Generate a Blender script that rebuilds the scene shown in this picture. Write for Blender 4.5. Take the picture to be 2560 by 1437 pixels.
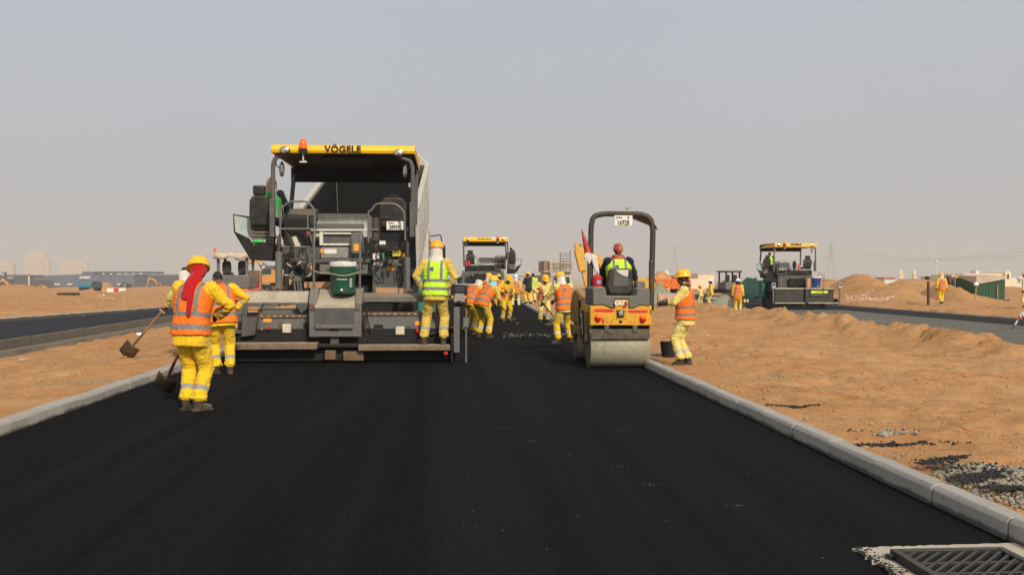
import bpy, math, random
import numpy as np
from mathutils import Vector, Matrix, noise as mnoise
R = math.radians
scene = bpy.context.scene
for _o in list(bpy.data.objects):
    bpy.data.objects.remove(_o, do_unlink=True)
C = scene.collection
random.seed(7)

# ------------------------------------------------------------------ camera
CAM_H, FPX = 1.6, 2400.0
YAW = math.atan((1280 - 1123) / FPX)          # road runs a little left of the lens axis
PITCH = math.atan((718.5 - 689) / FPX)
cam_d = bpy.data.cameras.new('camera')
cam = bpy.data.objects.new('camera', cam_d); C.objects.link(cam)
cam.location = (0, 0, CAM_H)
cam.rotation_euler = (math.pi / 2 - PITCH, 0, -YAW)
cam_d.sensor_width = 36.0
cam_d.lens = 36.0 * FPX / 2560
cam_d.clip_start, cam_d.clip_end = 0.05, 12000
scene.camera = cam

# ------------------------------------------------------------------ sky, sun, exposure
SUN_EL, SUN_AZ = R(33), R(161)                 # azimuth clockwise from +Y (straight ahead)
world = bpy.data.worlds.new('World'); scene.world = world
world.use_nodes = True
wn, wl = world.node_tree.nodes, world.node_tree.links
wn.clear()
w_out = wn.new('ShaderNodeOutputWorld'); w_bg = wn.new('ShaderNodeBackground')
w_sky = wn.new('ShaderNodeTexSky'); w_sky.sky_type = 'NISHITA'; w_sky.sun_disc = False
w_sky.sun_elevation, w_sky.sun_rotation = SUN_EL, SUN_AZ
w_sky.altitude, w_sky.air_density, w_sky.dust_density, w_sky.ozone_density = 0, 1.0, 8.0, 1.5
w_mix = wn.new('ShaderNodeMix'); w_mix.data_type = 'RGBA'; w_mix.inputs[0].default_value = 0.78
w_mix.inputs[7].default_value = (5.75, 6.03, 6.48, 1)   # even veil of dust over the whole sky
wl.new(w_sky.outputs[0], w_mix.inputs[6])
w_tc = wn.new('ShaderNodeTexCoord'); w_no = wn.new('ShaderNodeTexNoise'); w_no.inputs['Scale'].default_value = 2.2; w_no.inputs['Detail'].default_value = 4; wl.new(w_tc.outputs['Generated'], w_no.inputs['Vector'])
w_mr = wn.new('ShaderNodeMapRange'); w_mr.inputs[3].default_value, w_mr.inputs[4].default_value = 0.95, 1.05; wl.new(w_no.outputs['Fac'], w_mr.inputs[0])   # uneven dust, the same all round
w_mu = wn.new('ShaderNodeVectorMath'); w_mu.operation = 'SCALE'; wl.new(w_mix.outputs[2], w_mu.inputs[0]); wl.new(w_mr.outputs[0], w_mu.inputs['Scale']); wl.new(w_mu.outputs[0], w_bg.inputs[0])
w_bg.inputs[1].default_value = 0.10
wl.new(w_bg.outputs[0], w_out.inputs[0])

sun_d = bpy.data.lights.new('sun', 'SUN'); sun = bpy.data.objects.new('sun', sun_d); C.objects.link(sun)
sun_d.energy, sun_d.angle, sun_d.color = 3.4, R(3.0), (1.0, 0.90, 0.75)
sun_dir = Vector((math.sin(SUN_AZ) * math.cos(SUN_EL), math.cos(SUN_AZ) * math.cos(SUN_EL), math.sin(SUN_EL)))
sun.rotation_euler = sun_dir.to_track_quat('Z', 'Y').to_euler()
sun.location = (20, -40, 60)

scene.view_settings.view_transform = 'Standard'
scene.view_settings.look = 'None'
scene.view_settings.exposure = 0.0
scene.view_settings.gamma = 1.0
scene.cycles.use_denoising = True
scene.cycles.max_bounces = 6
scene.cycles.diffuse_bounces = 3
scene.cycles.volume_bounces = 1
scene.cycles.transparent_max_bounces = 8

# ------------------------------------------------------------------ measuring helper: photo point at a distance along the road
_cy, _sy, _cp, _sp = math.cos(YAW), math.sin(YAW), math.cos(PITCH), math.sin(PITCH)
def P(px, py, Y):
    a, b = (px - 1280) / FPX, (718.5 - py) / FPX
    fwd, up = _cp + b * _sp, -_sp + b * _cp
    dx, dy = a * _cy + fwd * _sy, -a * _sy + fwd * _cy
    t = Y / dy
    return Vector((dx * t, Y, CAM_H + up * t))
def G(px, py, z=0.0):
    a, b = (px - 1280) / FPX, (718.5 - py) / FPX
    up = -_sp + b * _cp; fwd = _cp + b * _sp
    dx, dy = a * _cy + fwd * _sy, -a * _sy + fwd * _cy
    t = (z - CAM_H) / up
    return Vector((dx * t, dy * t, z))

# ------------------------------------------------------------------ materials
MATS = {}
def _n(nt, t, **kw):
    n = nt.nodes.new(t)
    for k, v in kw.items(): setattr(n, k, v)
    return n
def _ramp(nt, src, stops, interp='LINEAR'):
    r = _n(nt, 'ShaderNodeValToRGB'); r.color_ramp.interpolation = interp
    el = r.color_ramp.elements
    while len(el) < len(stops): el.new(0.5)
    for e, (p, c) in zip(el, stops):
        e.position = p; e.color = (*c, 1) if len(c) == 3 else c
    nt.links.new(src, r.inputs[0]); return r.outputs[0]
def _noise(nt, co, scale, detail=4, rough=0.55, dist=0.0):
    n = _n(nt, 'ShaderNodeTexNoise'); n.inputs['Scale'].default_value = scale
    n.inputs['Detail'].default_value = detail; n.inputs['Roughness'].default_value = rough
    n.inputs['Distortion'].default_value = dist
    nt.links.new(co, n.inputs['Vector']); return n.outputs['Fac']
def _mixc(nt, f, a, b, mode='MIX'):
    m = _n(nt, 'ShaderNodeMix', data_type='RGBA', blend_type=mode)
    for i, v in ((0, f), (6, a), (7, b)):
        if hasattr(v, 'is_linked'): nt.links.new(v, m.inputs[i])
        else: m.inputs[i].default_value = v if i == 0 else (*v[:3], 1)
    return m.outputs[2]
def _math(nt, op, a, b=0.0, clamp=False):
    m = _n(nt, 'ShaderNodeMath', operation=op); m.use_clamp = clamp
    for i, v in ((0, a), (1, b)):
        if hasattr(v, 'is_linked'): nt.links.new(v, m.inputs[i])
        else: m.inputs[i].default_value = v
    return m.outputs[0]
def _bump(nt, h, strength, dist, prev=None):
    b = _n(nt, 'ShaderNodeBump'); b.inputs['Strength'].default_value = strength
    b.inputs['Distance'].default_value = dist
    nt.links.new(h, b.inputs['Height'])
    if prev is not None: nt.links.new(prev, b.inputs['Normal'])
    return b.outputs[0]
def base_mat(name):
    m = bpy.data.materials.new(name); m.use_nodes = True; nt = m.node_tree
    b = nt.nodes['Principled BSDF']; co = _n(nt, 'ShaderNodeTexCoord')
    return m, nt, b, co
def paint(name, col, rough=0.5, metal=0.0, dirt=0.35, dirtcol=(0.22, 0.16, 0.10), scale=3.0, bump=0.15, spec=0.5, dust=0.25, var=0.2):
    """worn surface: tonal variation, grime patches with their own shape, settled dust on upward faces"""
    if name in MATS: return MATS[name]
    m, nt, b, co = base_mat(name); O = co.outputs['Object']
    n1 = _noise(nt, O, scale, 6, 0.62); n2 = _noise(nt, O, scale * 6, 4, 0.6); n3 = _noise(nt, O, scale * 30, 2)
    c = _mixc(nt, _ramp(nt, n2, [(0.3, (0, 0, 0)), (0.7, (1, 1, 1))]), tuple(x * (1 - var) for x in col), tuple(min(1, x * (1 + var * 0.6)) for x in col))
    g = _math(nt, 'MULTIPLY', _ramp(nt, n1, [(0.46, (0, 0, 0)), (0.72, (1, 1, 1))]), dirt)
    c = _mixc(nt, g, c, dirtcol)
    if dust > 0:
        geo = _n(nt, 'ShaderNodeNewGeometry'); sx = _n(nt, 'ShaderNodeSeparateXYZ')
        nt.links.new(geo.outputs['Normal'], sx.inputs[0])
        up = _ramp(nt, sx.outputs[2], [(0.45, (0, 0, 0)), (0.95, (1, 1, 1))])
        up = _math(nt, 'MULTIPLY', _math(nt, 'MULTIPLY', up, dust), _ramp(nt, n2, [(0.25, (0.4,) * 3), (0.65, (1, 1, 1))]))
        c = _mixc(nt, up, c, (0.42, 0.31, 0.20))
    nt.links.new(c, b.inputs['Base Color'])
    nt.links.new(_math(nt, 'ADD', _math(nt, 'MULTIPLY', n1, 0.3), rough - 0.15, True), b.inputs['Roughness'])
    b.inputs['Metallic'].default_value = metal; b.inputs['Specular IOR Level'].default_value = spec
    if bump: nt.links.new(_bump(nt, n3, bump, 0.004), b.inputs['Normal'])
    MATS[name] = m; return m
def plain(name, col, rough=0.6, metal=0.0, emit=None, es=1.0, alpha=None, trans=0.0):
    if name in MATS: return MATS[name]
    m, nt, b, co = base_mat(name)
    n = _noise(nt, co.outputs['Object'], 12, 4)
    c = _mixc(nt, n, tuple(x * 0.85 for x in col), tuple(min(1, x * 1.12) for x in col))
    nt.links.new(c, b.inputs['Base Color'])
    b.inputs['Roughness'].default_value = rough; b.inputs['Metallic'].default_value = metal
    if trans: b.inputs['Transmission Weight'].default_value = trans
    if emit: b.inputs['Emission Color'].default_value = (*emit, 1); b.inputs['Emission Strength'].default_value = es
    if alpha is not None: b.inputs['Alpha'].default_value = alpha
    MATS[name] = m; return m

# ------------------------------------------------------------------ mesh builder
class MB:
    def __init__(s, mirror=False): s.v = []; s.f = []; s.mirror = mirror
    def add(s, vs, fs):
        o = len(s.v); s.v += [tuple(v) for v in vs]; s.f += [tuple(i + o for i in f) for f in fs]; return s
    def box(s, x0, x1, y0, y1, z0, z1):
        if x0 > x1: x0, x1 = x1, x0
        if y0 > y1: y0, y1 = y1, y0
        if z0 > z1: z0, z1 = z1, z0
        return s.add([(x0,y0,z0),(x1,y0,z0),(x1,y1,z0),(x0,y1,z0),(x0,y0,z1),(x1,y0,z1),(x1,y1,z1),(x0,y1,z1)],
                     [(0,3,2,1),(4,5,6,7),(0,1,5,4),(1,2,6,5),(2,3,7,6),(3,0,4,7)])
    def obox(s, c, size, rot=None):
        hx, hy, hz = (k / 2 for k in size); c = Vector(c)
        m = rot if rot is not None else Matrix.Identity(3)
        vs = [c + m @ Vector((a*hx, b*hy, d*hz)) for d in (-1,1) for b in (-1,1) for a in (-1,1)]
        return s.add(vs, [(0,2,3,1),(4,5,7,6),(0,1,5,4),(1,3,7,5),(3,2,6,7),(2,0,4,6)])
    def bar(s, p0, p1, w, h, upv=(0,0,1)):
        """rectangular bar from p0 to p1"""
        p0, p1 = Vector(p0), Vector(p1); d = (p1 - p0); L = d.length
        if L < 1e-6: return s
        d.normalize(); u = Vector(upv)
        if abs(d.dot(u)) > 0.95: u = Vector((0,1,0))
        x = d.cross(u).normalized(); z = x.cross(d).normalized()
        m = Matrix((x, d, z)).transposed()
        return s.obox((p0 + p1) / 2, (w, L, h), m)
    def cyl(s, p0, p1, r, r2=None, n=12, caps=True):
        return s.tube([p0, p1], [r, r if r2 is None else r2], n, caps)
    def tube(s, pts, r, n=8, caps=True):
        pts = [Vector(p) for p in pts]; k = len(pts)
        rs = r if isinstance(r, (list, tuple)) else [r] * k
        t0 = (pts[1] - pts[0]).normalized()
        u = t0.orthogonal().normalized(); vs = []; fs = []
        for i, p in enumerate(pts):
            t = ((pts[min(i+1,k-1)] - pts[max(i-1,0)])).normalized()
            u = (u - t * u.dot(t))
            u = u.normalized() if u.length > 1e-6 else t.orthogonal().normalized()
            w = t.cross(u)
            rr = rs[i]
            for j in range(n):
                a = 2 * math.pi * j / n
                vs.append(p + (u * math.cos(a) + w * math.sin(a)) * rr)
        for i in range(k - 1):
            for j in range(n):
                j2 = (j + 1) % n
                fs.append((i*n+j, i*n+j2, (i+1)*n+j2, (i+1)*n+j))
        if caps:
            fs.append(tuple(range(n-1, -1, -1))); fs.append(tuple((k-1)*n + j for j in range(n)))
        return s.add(vs, fs)
    def loft(s, rings, caps=True):
        n = len(rings[0]); vs = [v for r in rings for v in r]; fs = []
        for i in range(len(rings) - 1):
            for j in range(n):
                j2 = (j+1) % n; fs.append((i*n+j, i*n+j2, (i+1)*n+j2, (i+1)*n+j))
        if caps: fs.append(tuple(range(n-1,-1,-1))); fs.append(tuple((len(rings)-1)*n+j for j in range(n)))
        return s.add(vs, fs)
    def prism(s, poly, axis, a, b):
        """extrude a 2-D outline between a and b along axis 'x' (pts y,z), 'y' (pts x,z) or 'z' (pts x,y)"""
        mk = {'x': lambda p, t: (t, p[0], p[1]), 'y': lambda p, t: (p[0], t, p[1]), 'z': lambda p, t: (p[0], p[1], t)}[axis]
        n = len(poly); vs = [mk(p, a) for p in poly] + [mk(p, b) for p in poly]
        fs = [tuple(range(n)), tuple(range(2*n-1, n-1, -1))] + [(j, j+n, (j+1)%n+n, (j+1)%n) for j in range(n)]
        ar = sum(poly[j][0]*poly[(j+1)%n][1] - poly[(j+1)%n][0]*poly[j][1] for j in range(n))
        flip = (ar > 0) == (b > a)
        if axis == 'y': flip = not flip
        if flip: fs = [tuple(reversed(f)) for f in fs]
        return s.add(vs, fs)
    def lathe(s, prof, c=(0,0,0), n=24, sx=1, sy=1, axis='z'):
        """prof: list of (r, h) from bottom to top; closed with fans where r is 0"""
        c = Vector(c); rings = []
        for r, h in prof:
            ring = []
            for j in range(n):
                a = 2*math.pi*j/n; x, y = max(r,1e-4)*math.cos(a)*sx, max(r,1e-4)*math.sin(a)*sy
                p = {'z': (x, y, h), 'y': (y, h, x), 'x': (h, x, y)}[axis]
                ring.append(c + Vector(p))
            rings.append(ring)
        return s.loft(rings)
    def ell(s, c, r, n=14, m=9, rot=None):
        c = Vector(c); rot = rot if rot is not None else Matrix.Identity(3); rings = []
        for i in range(m + 1):
            t = -math.pi/2 + math.pi * min(max(i/m, 0.004), 0.996)
            rings.append([c + rot @ Vector((r[0]*math.cos(t)*math.cos(2*math.pi*j/n), r[1]*math.cos(t)*math.sin(2*math.pi*j/n), r[2]*math.sin(t))) for j in range(n)])
        return s.loft(rings)
    def mesh(s, name, smooth=None):
        me = bpy.data.meshes.new(name)
        vs, fs = s.v, s.f
        if s.mirror: vs = [(-v[0], v[1], v[2]) for v in vs]; fs = [tuple(reversed(f)) for f in fs]
        me.from_pydata(vs, [], fs); me.validate()
        if smooth:
            me.polygons.foreach_set('use_smooth', [True] * len(me.polygons))
            me.set_sharp_from_angle(angle=R(smooth))
        me.update(); return me
    def build(s, name, mat, parent=None, bevel=0, smooth=38, loc=None, segs=2):
        o = bpy.data.objects.new(name, s.mesh(name, smooth)); C.objects.link(o)
        ms = mat if isinstance(mat, (list, tuple)) else [mat]
        for m in ms: o.data.materials.append(m)
        if parent is not None: o.parent = parent
        if loc is not None: o.location = loc
        if bevel:
            b = o.modifiers.new('bevel', 'BEVEL'); b.width = bevel; b.segments = segs; b.limit_method = 'ANGLE'; b.angle_limit = R(40)
        return o
def tag(o, label=None, cat=None, group=None, kind=None):
    if label: o['label'] = label
    if cat: o['category'] = cat
    if group: o['group'] = group
    if kind: o['kind'] = kind
    return o
def thing(name, label, cat, loc=(0,0,0), rz=0, group=None):
    o = bpy.data.objects.new(name, None); C.objects.link(o); o.empty_display_size = 0.2
    o.location = loc; o.rotation_euler = (0, 0, rz)
    return tag(o, label, cat, group)
def arc(c, r, a0, a1, n, plane='xz', y=0.0):
    out = []
    for i in range(n + 1):
        a = R(a0 + (a1 - a0) * i / n); u, w = r*math.cos(a), r*math.sin(a)
        out.append((c[0]+u, y, c[1]+w) if plane == 'xz' else (y, c[0]+u, c[1]+w))
    return out
def text_mesh(txt, size, depth=0.004, offset=0.0, spacing=1.0, xs=1.0):
    """lettering as a mesh lying in x-z, centred, facing -y"""
    cu = bpy.data.curves.new('lettering', 'FONT'); cu.body = txt; cu.size = size; cu.extrude = depth
    cu.offset = offset; cu.align_x = 'CENTER'; cu.align_y = 'CENTER'; cu.resolution_u = 3; cu.space_character = spacing
    o = bpy.data.objects.new('lettering', cu); C.objects.link(o)
    dg = bpy.context.evaluated_depsgraph_get()
    me = bpy.data.meshes.new_from_object(o.evaluated_get(dg))
    bpy.data.objects.remove(o, do_unlink=True); bpy.data.curves.remove(cu)
    me.transform(Matrix.Diagonal((xs, 1, 1, 1)))
    me.transform(Matrix.Rotation(R(90), 4, 'X')); return me
def lettering(txt, size, mat, parent, loc, rx=0, rz=0, name='lettering', **kw):
    me = text_mesh(txt, size, **kw)
    o = bpy.data.objects.new(name, me); C.objects.link(o); me.materials.clear(); me.materials.append(mat)
    o.parent = parent; o.location = loc; o.rotation_euler = (rx, 0, rz); return o

# ---- vectorised value noise for terrain and cloth
_perm = np.random.RandomState(3).permutation(512)
def vnoise(x, y, z=0.0):
    x, y = np.asarray(x, float), np.asarray(y, float); z = np.zeros_like(x) + z
    xi, yi, zi = np.floor(x).astype(int), np.floor(y).astype(int), np.floor(z).astype(int)
    u, v, w = x - xi, y - yi, z - zi
    u, v, w = (t*t*t*(t*(t*6-15)+10) for t in (u, v, w))
    def h(a, b, c): return _perm[(_perm[(_perm[a & 511] + b) & 511] + c) & 511] / 255.5 - 1.0
    L = lambda a, b, t: a + (b - a) * t
    return L(L(L(h(xi,yi,zi), h(xi+1,yi,zi), u), L(h(xi,yi+1,zi), h(xi+1,yi+1,zi), u), v),
             L(L(h(xi,yi,zi+1), h(xi+1,yi,zi+1), u), L(h(xi,yi+1,zi+1), h(xi+1,yi+1,zi+1), u), v), w)
def fbm(x, y, z=0.0, o=4):
    s, a = 0, 1.0
    for k in range(o): s = s + a * vnoise(x * 2**k + 17.3*k, y * 2**k + 5.1*k, z * 2**k); a *= 0.5
    return s
def sstep(a, b, x):
    t = np.clip((x - a) / (b - a), 0, 1); return t*t*(3-2*t)
# ================================================================== SETTING
XR, XL = 3.365, -4.44                          # kerb faces of the new road
def road_dx(y):
    return 0.77 * np.clip((np.asarray(y, float) - 18) / 38, 0, 1.15) ** 1.5 + 0.03 * np.clip(np.asarray(y, float) - 61.7, 0, None)
def far_kerb_x(y): return -16.4 + (np.clip(y, 30, 70) - 35) * 0.16
HILLS = []
def hill(px, Y, topy, sx, sy, ground=None):
    p = P(px, topy, Y); HILLS.append((p.x, Y, p.z, sx, sy))
for a in [(2150, 76, 684, 2.3, 5.0), (2290, 84, 697, 4.5, 7.0), (2362, 74, 706, 1.4, 4.5), (2060, 84, 696, 3.5, 6.0), (2440, 60, 752, 1.8, 3.0),
          (2235, 70, 712, 2.0, 4.0), (2520, 120, 716, 6, 10),
          (1345, 66, 722, 1.5, 2.0), (1395, 60, 728, 1.6, 2.0), (1330, 72, 705, 1.6, 2.0), (1300, 78, 712, 1.5, 3.0),
          (30, 150, 711, 5, 14), (110, 130, 722, 6, 10), (262, 300, 704, 2.6, 8), (400, 210, 715, 7, 14), (350, 230, 717, 5, 12),
          (655, 120, 708, 3, 8), (222, 260, 722, 2.0, 4), (520, 160, 722, 9, 16)]:
    hill(*a)
def height(x, y):
    x = np.asarray(x, float); y = np.asarray(y, float)
    xr = x - road_dx(y)
    n0 = fbm(x*0.35, y*0.35, 1.7, 4); n1 = fbm(x*1.3, y*1.3, 4.2, 4); n2 = fbm(x*4.1, y*4.1, 8.8, 3)
    rg = 1 - np.abs(vnoise(x*2.1 + n1, y*2.1, 2.5))
    near = 1 - sstep(60, 160, y)
    n3 = vnoise(x*9.0, y*9.0, 5.5); rg2 = 1 - np.abs(vnoise(x*5.3 + 2*n2, y*5.3, 7.5)); rough = 0.050*n0 + 0.042*n1 + 0.024*n2 + 0.010*n3 + 0.04*(rg**4) + 0.022*(rg2**5)*(n1 > -0.3)
    # right hand side
    zr = 0.085 - 0.40 * sstep(4.0, 11.5, xr) + rough * (0.35 + 0.65*sstep(3.6, 5.5, xr))
    ridge = np.exp(-((xr - 13.3 - 0.2*n0) / 1.0)**2) * (0.22 + 0.14*n0 + 0.16*n1 + 0.09*n2 + 0.05*rg2**3)
    ridge += np.exp(-((xr - 12.2)/1.0)**2 - ((y - 27.5)/1.6)**2) * (0.26 + 0.15*n1) + np.exp(-((xr - 11.4)/0.8)**2 - ((y - 31.5)/1.5)**2) * 0.15
    ridge += np.exp(-((xr - 9.0)/2.5)**2 - ((y - 40)/6)**2) * 0.22
    zr = zr + ridge * sstep(9, 12, xr)
    pt = np.maximum(0, 1 - ((xr - 4.6)**2 + (y - 11.2)**2)/1.2)
    zr = zr + 0.02*pt*n2
    # lug prints of a machine that crossed the sand
    for (ax, ay, bx, by) in ((4.2, 20.5, 9.5, 17.4), (4.4, 23.0, 10.5, 18.6), (7.5, 25.5, 13.0, 19.2)):
        L = math.hypot(bx-ax, by-ay); dx, dy = (bx-ax)/L, (by-ay)/L
        t = (x-ax)*dx + (y-ay)*dy; d = -(x-ax)*dy + (y-ay)*dx
        zr = zr + np.exp(-(d/0.2)**4) * ((t > 0) & (t < L)) * (0.040*np.sin(t*2*math.pi/0.3) - 0.03)
    zr = np.where(xr > 14.6, np.where(xr < 22.2, -0.45, -0.10 + 0.10*sstep(22.2, 26, xr) - 0.62*sstep(27, 36, xr) + rough*1.4), zr)
    # left hand side
    zl = 0.085 - 0.42 * sstep(5.2, 9.6, -xr) + rough * (0.35 + 0.65*sstep(4.7, 6, -xr))
    fk = far_kerb_x(y)
    zl = np.where(x < -10.62, np.where(x > fk - 0.1, -0.3, 0.0 + 0.10*sstep(0, 3, fk - x) + rough*1.5 + 0.12*fbm(x*0.09, y*0.09, 3.3, 3)), zl)
    z = np.where(xr > 0, zr, zl)
    road = (xr > XL - 0.10) & (xr < XR + 0.10) & (y < 76)
    z = np.where(road, -0.12, z)
    z = z - 0.0165 * np.clip(y - 60, 0, 270) - 0.0088 * np.clip(y - 330, 0, 1500) + 0.5*sstep(90, 400, y)*fbm(x*0.012, y*0.012, 9.1, 3)
    off = (xr > 22.6) | (xr < -17.2) | (y > 57)
    zz = z
    for hx, hy, top, sx, sy in HILLS:
        k = np.exp(-((x-hx)/sx)**2 - ((y-hy)/sy)**2)
        zz = np.maximum(zz, z + (top - z)*k*(1 + 0.06*n1*(k < 0.97)) - 0.0*k)
    return np.where(off, zz, z)
def gz(x, y): return float(height(np.array([x]), np.array([y]))[0])

# ---- sand material
def sand_material():
    m, nt, b, co = base_mat('desert sand')
    geo = _n(nt, 'ShaderNodeNewGeometry'); O = geo.outputs['Position']
    big = _noise(nt, O, 0.16, 5, 0.6, 0.6); mid = _noise(nt, O, 1.1, 6, 0.65, 0.8); fine = _noise(nt, O, 9, 6, 0.7); gr = _noise(nt, O, 55, 3, 0.7)
    c = _ramp(nt, big, [(0.30, (0.43, 0.215, 0.083)), (0.52, (0.49, 0.262, 0.110)), (0.72, (0.55, 0.325, 0.160))])
    c2 = _ramp(nt, mid, [(0.30, (0.35, 0.155, 0.058)), (0.50, (0.49, 0.262, 0.110)), (0.75, (0.58, 0.37, 0.20))])
    c = _mixc(nt, 0.55, c, c2)
    c = _mixc(nt, _ramp(nt, fine, [(0.28, (0.85,)*3), (0.46, (0, 0, 0))]), c, (0.30, 0.135, 0.052))
    c = _mixc(nt, _ramp(nt, fine, [(0.62, (0, 0, 0)), (0.80, (0.5,)*3)]), c, (0.66, 0.45, 0.27))
    damp = _math(nt, 'MULTIPLY', _ramp(nt, _noise(nt, O, 2.6, 6, 0.75, 1.5), [(0.56, (0, 0, 0)), (0.70, (1, 1, 1))]), _ramp(nt, _noise(nt, O, 0.35, 3), [(0.42, (0, 0, 0)), (0.6, (0.75,)*3)]))
    c = _mixc(nt, damp, c, (0.27, 0.115, 0.042))
    nt.links.new(c, b.inputs['Base Color']); b.inputs['Roughness'].default_value = 0.95; b.inputs['Specular IOR Level'].default_value = 0.12
    n1 = _bump(nt, mid, 0.75, 0.09); n2 = _bump(nt, fine, 0.95, 0.035, n1); n3 = _bump(nt, gr, 0.35, 0.006, n2)
    nt.links.new(n3, b.inputs['Normal']); return m
M_SAND = sand_material()

def build_ground():
    nu, nv = 460, 860
    u = np.linspace(-1, 1, nu); t = 0.60*u + 2.6*u**7
    yb = np.linspace(-16, -0.5, 16); yf = np.geomspace(4, 5000, nv) - 4
    ys = np.concatenate([yb, yf]); w = np.maximum(ys, 0) + 4
    X = t[None, :] * w[:, None]; Y = np.repeat(ys[:, None], nu, 1)
    Z = height(X.ravel(), Y.ravel())
    n = len(ys); co = np.stack([X.ravel(), Y.ravel(), Z], 1)
    i = np.arange(n-1)[:, None]*nu + np.arange(nu-1)[None, :]
    f = np.stack([i, i+1, i+nu+1, i+nu], -1).reshape(-1, 4)
    me = bpy.data.meshes.new('ground'); me.vertices.add(len(co)); me.vertices.foreach_set('co', co.ravel())
    me.loops.add(f.size); me.loops.foreach_set('vertex_index', f.ravel().astype(np.int32))
    me.polygons.add(len(f)); me.polygons.foreach_set('loop_start', np.arange(0, f.size, 4, dtype=np.int32))
    me.polygons.foreach_set('use_smooth', np.ones(len(f), bool)); me.update(calc_edges=True); me.validate()
    o = bpy.data.objects.new('ground', me); C.objects.link(o); me.materials.append(M_SAND); tag(o, kind='structure')
build_ground()

# ---- asphalt
def asphalt_material(name, dark, light, spec=0.35, rough=0.72):
    m, nt, b, co = base_mat(name); geo = _n(nt, 'ShaderNodeNewGeometry'); O = geo.outputs['Position']
    mp = _n(nt, 'ShaderNodeMapping'); mp.inputs['Scale'].default_value = (1, 0.22, 1); nt.links.new(O, mp.inputs[0])
    big = _noise(nt, mp.outputs[0], 0.9, 5, 0.6, 0.4); fine = _noise(nt, O, 70, 4, 0.75); ag = _noise(nt, O, 190, 2, 0.6)
    c = _mixc(nt, _ramp(nt, big, [(0.32, (0, 0, 0)), (0.68, (1, 1, 1))]), dark, light)
    c = _mixc(nt, _ramp(nt, fine, [(0.38, (0, 0, 0)), (0.62, (1, 1, 1))]), c, tuple(k*1.9 for k in light))
    mp2 = _n(nt, 'ShaderNodeMapping'); mp2.inputs['Scale'].default_value = (1, 0.02, 1); nt.links.new(O, mp2.inputs[0])
    c = _mixc(nt, _ramp(nt, _noise(nt, mp2.outputs[0], 2.2, 5, 0.7), [(0.45, (0, 0, 0)), (0.62, (0.35,)*3)]), c, tuple(k*0.55 for k in dark))
    c = _mixc(nt, _ramp(nt, ag, [(0.62, (0, 0, 0)), (0.78, (0.6,)*3)]), c, tuple(k*2.6 for k in light))
    nt.links.new(c, b.inputs['Base Color'])
    nt.links.new(_math(nt, 'ADD', _math(nt, 'MULTIPLY', big, 0.25), rough - 0.12, True), b.inputs['Roughness'])
    b.inputs['Specular IOR Level'].default_value = spec
    n1 = _bump(nt, fine, 0.7, 0.006); n2 = _bump(nt, ag, 0.4, 0.003, n1); nt.links.new(n2, b.inputs['Normal']); return m
M_ASPH = asphalt_material('fresh asphalt', (0.0050, 0.0050, 0.0056), (0.0094, 0.0092, 0.0097), 0.02, 0.9)
M_ASPH_L = asphalt_material('older asphalt', (0.017, 0.017, 0.020), (0.023, 0.023, 0.027), 0.08, 0.85)
M_BASE = asphalt_material('grey road base', (0.075, 0.072, 0.058), (0.105, 0.10, 0.082), 0.2, 0.9)
def strip(name, xs_fn, ys, z, mat, bumps=True):
    xs0 = xs_fn(ys[0]); nc = len(xs0); co = []; f = []
    for y in ys:
        for x in xs_fn(y): co.append((x, y, 0))
    co = np.array(co); d = co[:, 0] - road_dx(co[:, 1])
    co[:, 2] = z + (0.0025*fbm(co[:,0]*0.8, co[:,1]*0.35, 2.0, 3) if bumps else 0)
    if name.startswith('road'):
        co[:, 2] += np.where(d < -0.08, 0.007, 0.0) - 0.006*np.exp(-((d + 0.07)/0.025)**2) + 0.004*np.exp(-((d+0.16)/0.05)**2)
    n = len(ys); f = [(i*nc+j, i*nc+j+1, (i+1)*nc+j+1, (i+1)*nc+j) for i in range(n-1) for j in range(nc-1)]
    mb = MB(); mb.v = [tuple(c) for c in co]; mb.f = f
    return tag(mb.build(name, mat, smooth=60), kind='structure')
_rx = np.concatenate([np.linspace(XL-0.06, -0.3, 22), np.linspace(-0.26, 0.05, 18), np.linspace(0.1, XR+0.06, 18)])
_ry = np.concatenate([np.linspace(-10, 20, 76), np.linspace(21, 77, 40)]); M_ASPH2 = asphalt_material('rolled asphalt', (0.0054, 0.0054, 0.0060), (0.0099, 0.0097, 0.0102), 0.024, 0.88)
strip('road', lambda y: _rx[_rx > -0.085] + float(road_dx(y)), _ry, 0.0, M_ASPH2)
strip('road_fresh_mat', lambda y: np.append(_rx[_rx <= -0.085], -0.078) + float(road_dx(y)), _ry, 0.0, M_ASPH)
_lx = np.linspace(0, 1, 8)
strip('side_road', lambda y: far_kerb_x(y) + (-10.8 - far_kerb_x(y))*_lx, np.linspace(12, 90, 40), -0.09, M_ASPH_L)
strip('side_road_base', lambda y: 14.7 + float(road_dx(y))*0 + _lx*7.3, np.linspace(10, 52.5, 30), -0.32, M_BASE)
strip('side_road_subbase', lambda y: 14.7 + _lx*7.3, np.linspace(52.6, 110, 30), -0.33, M_ASPH_L)

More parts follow.
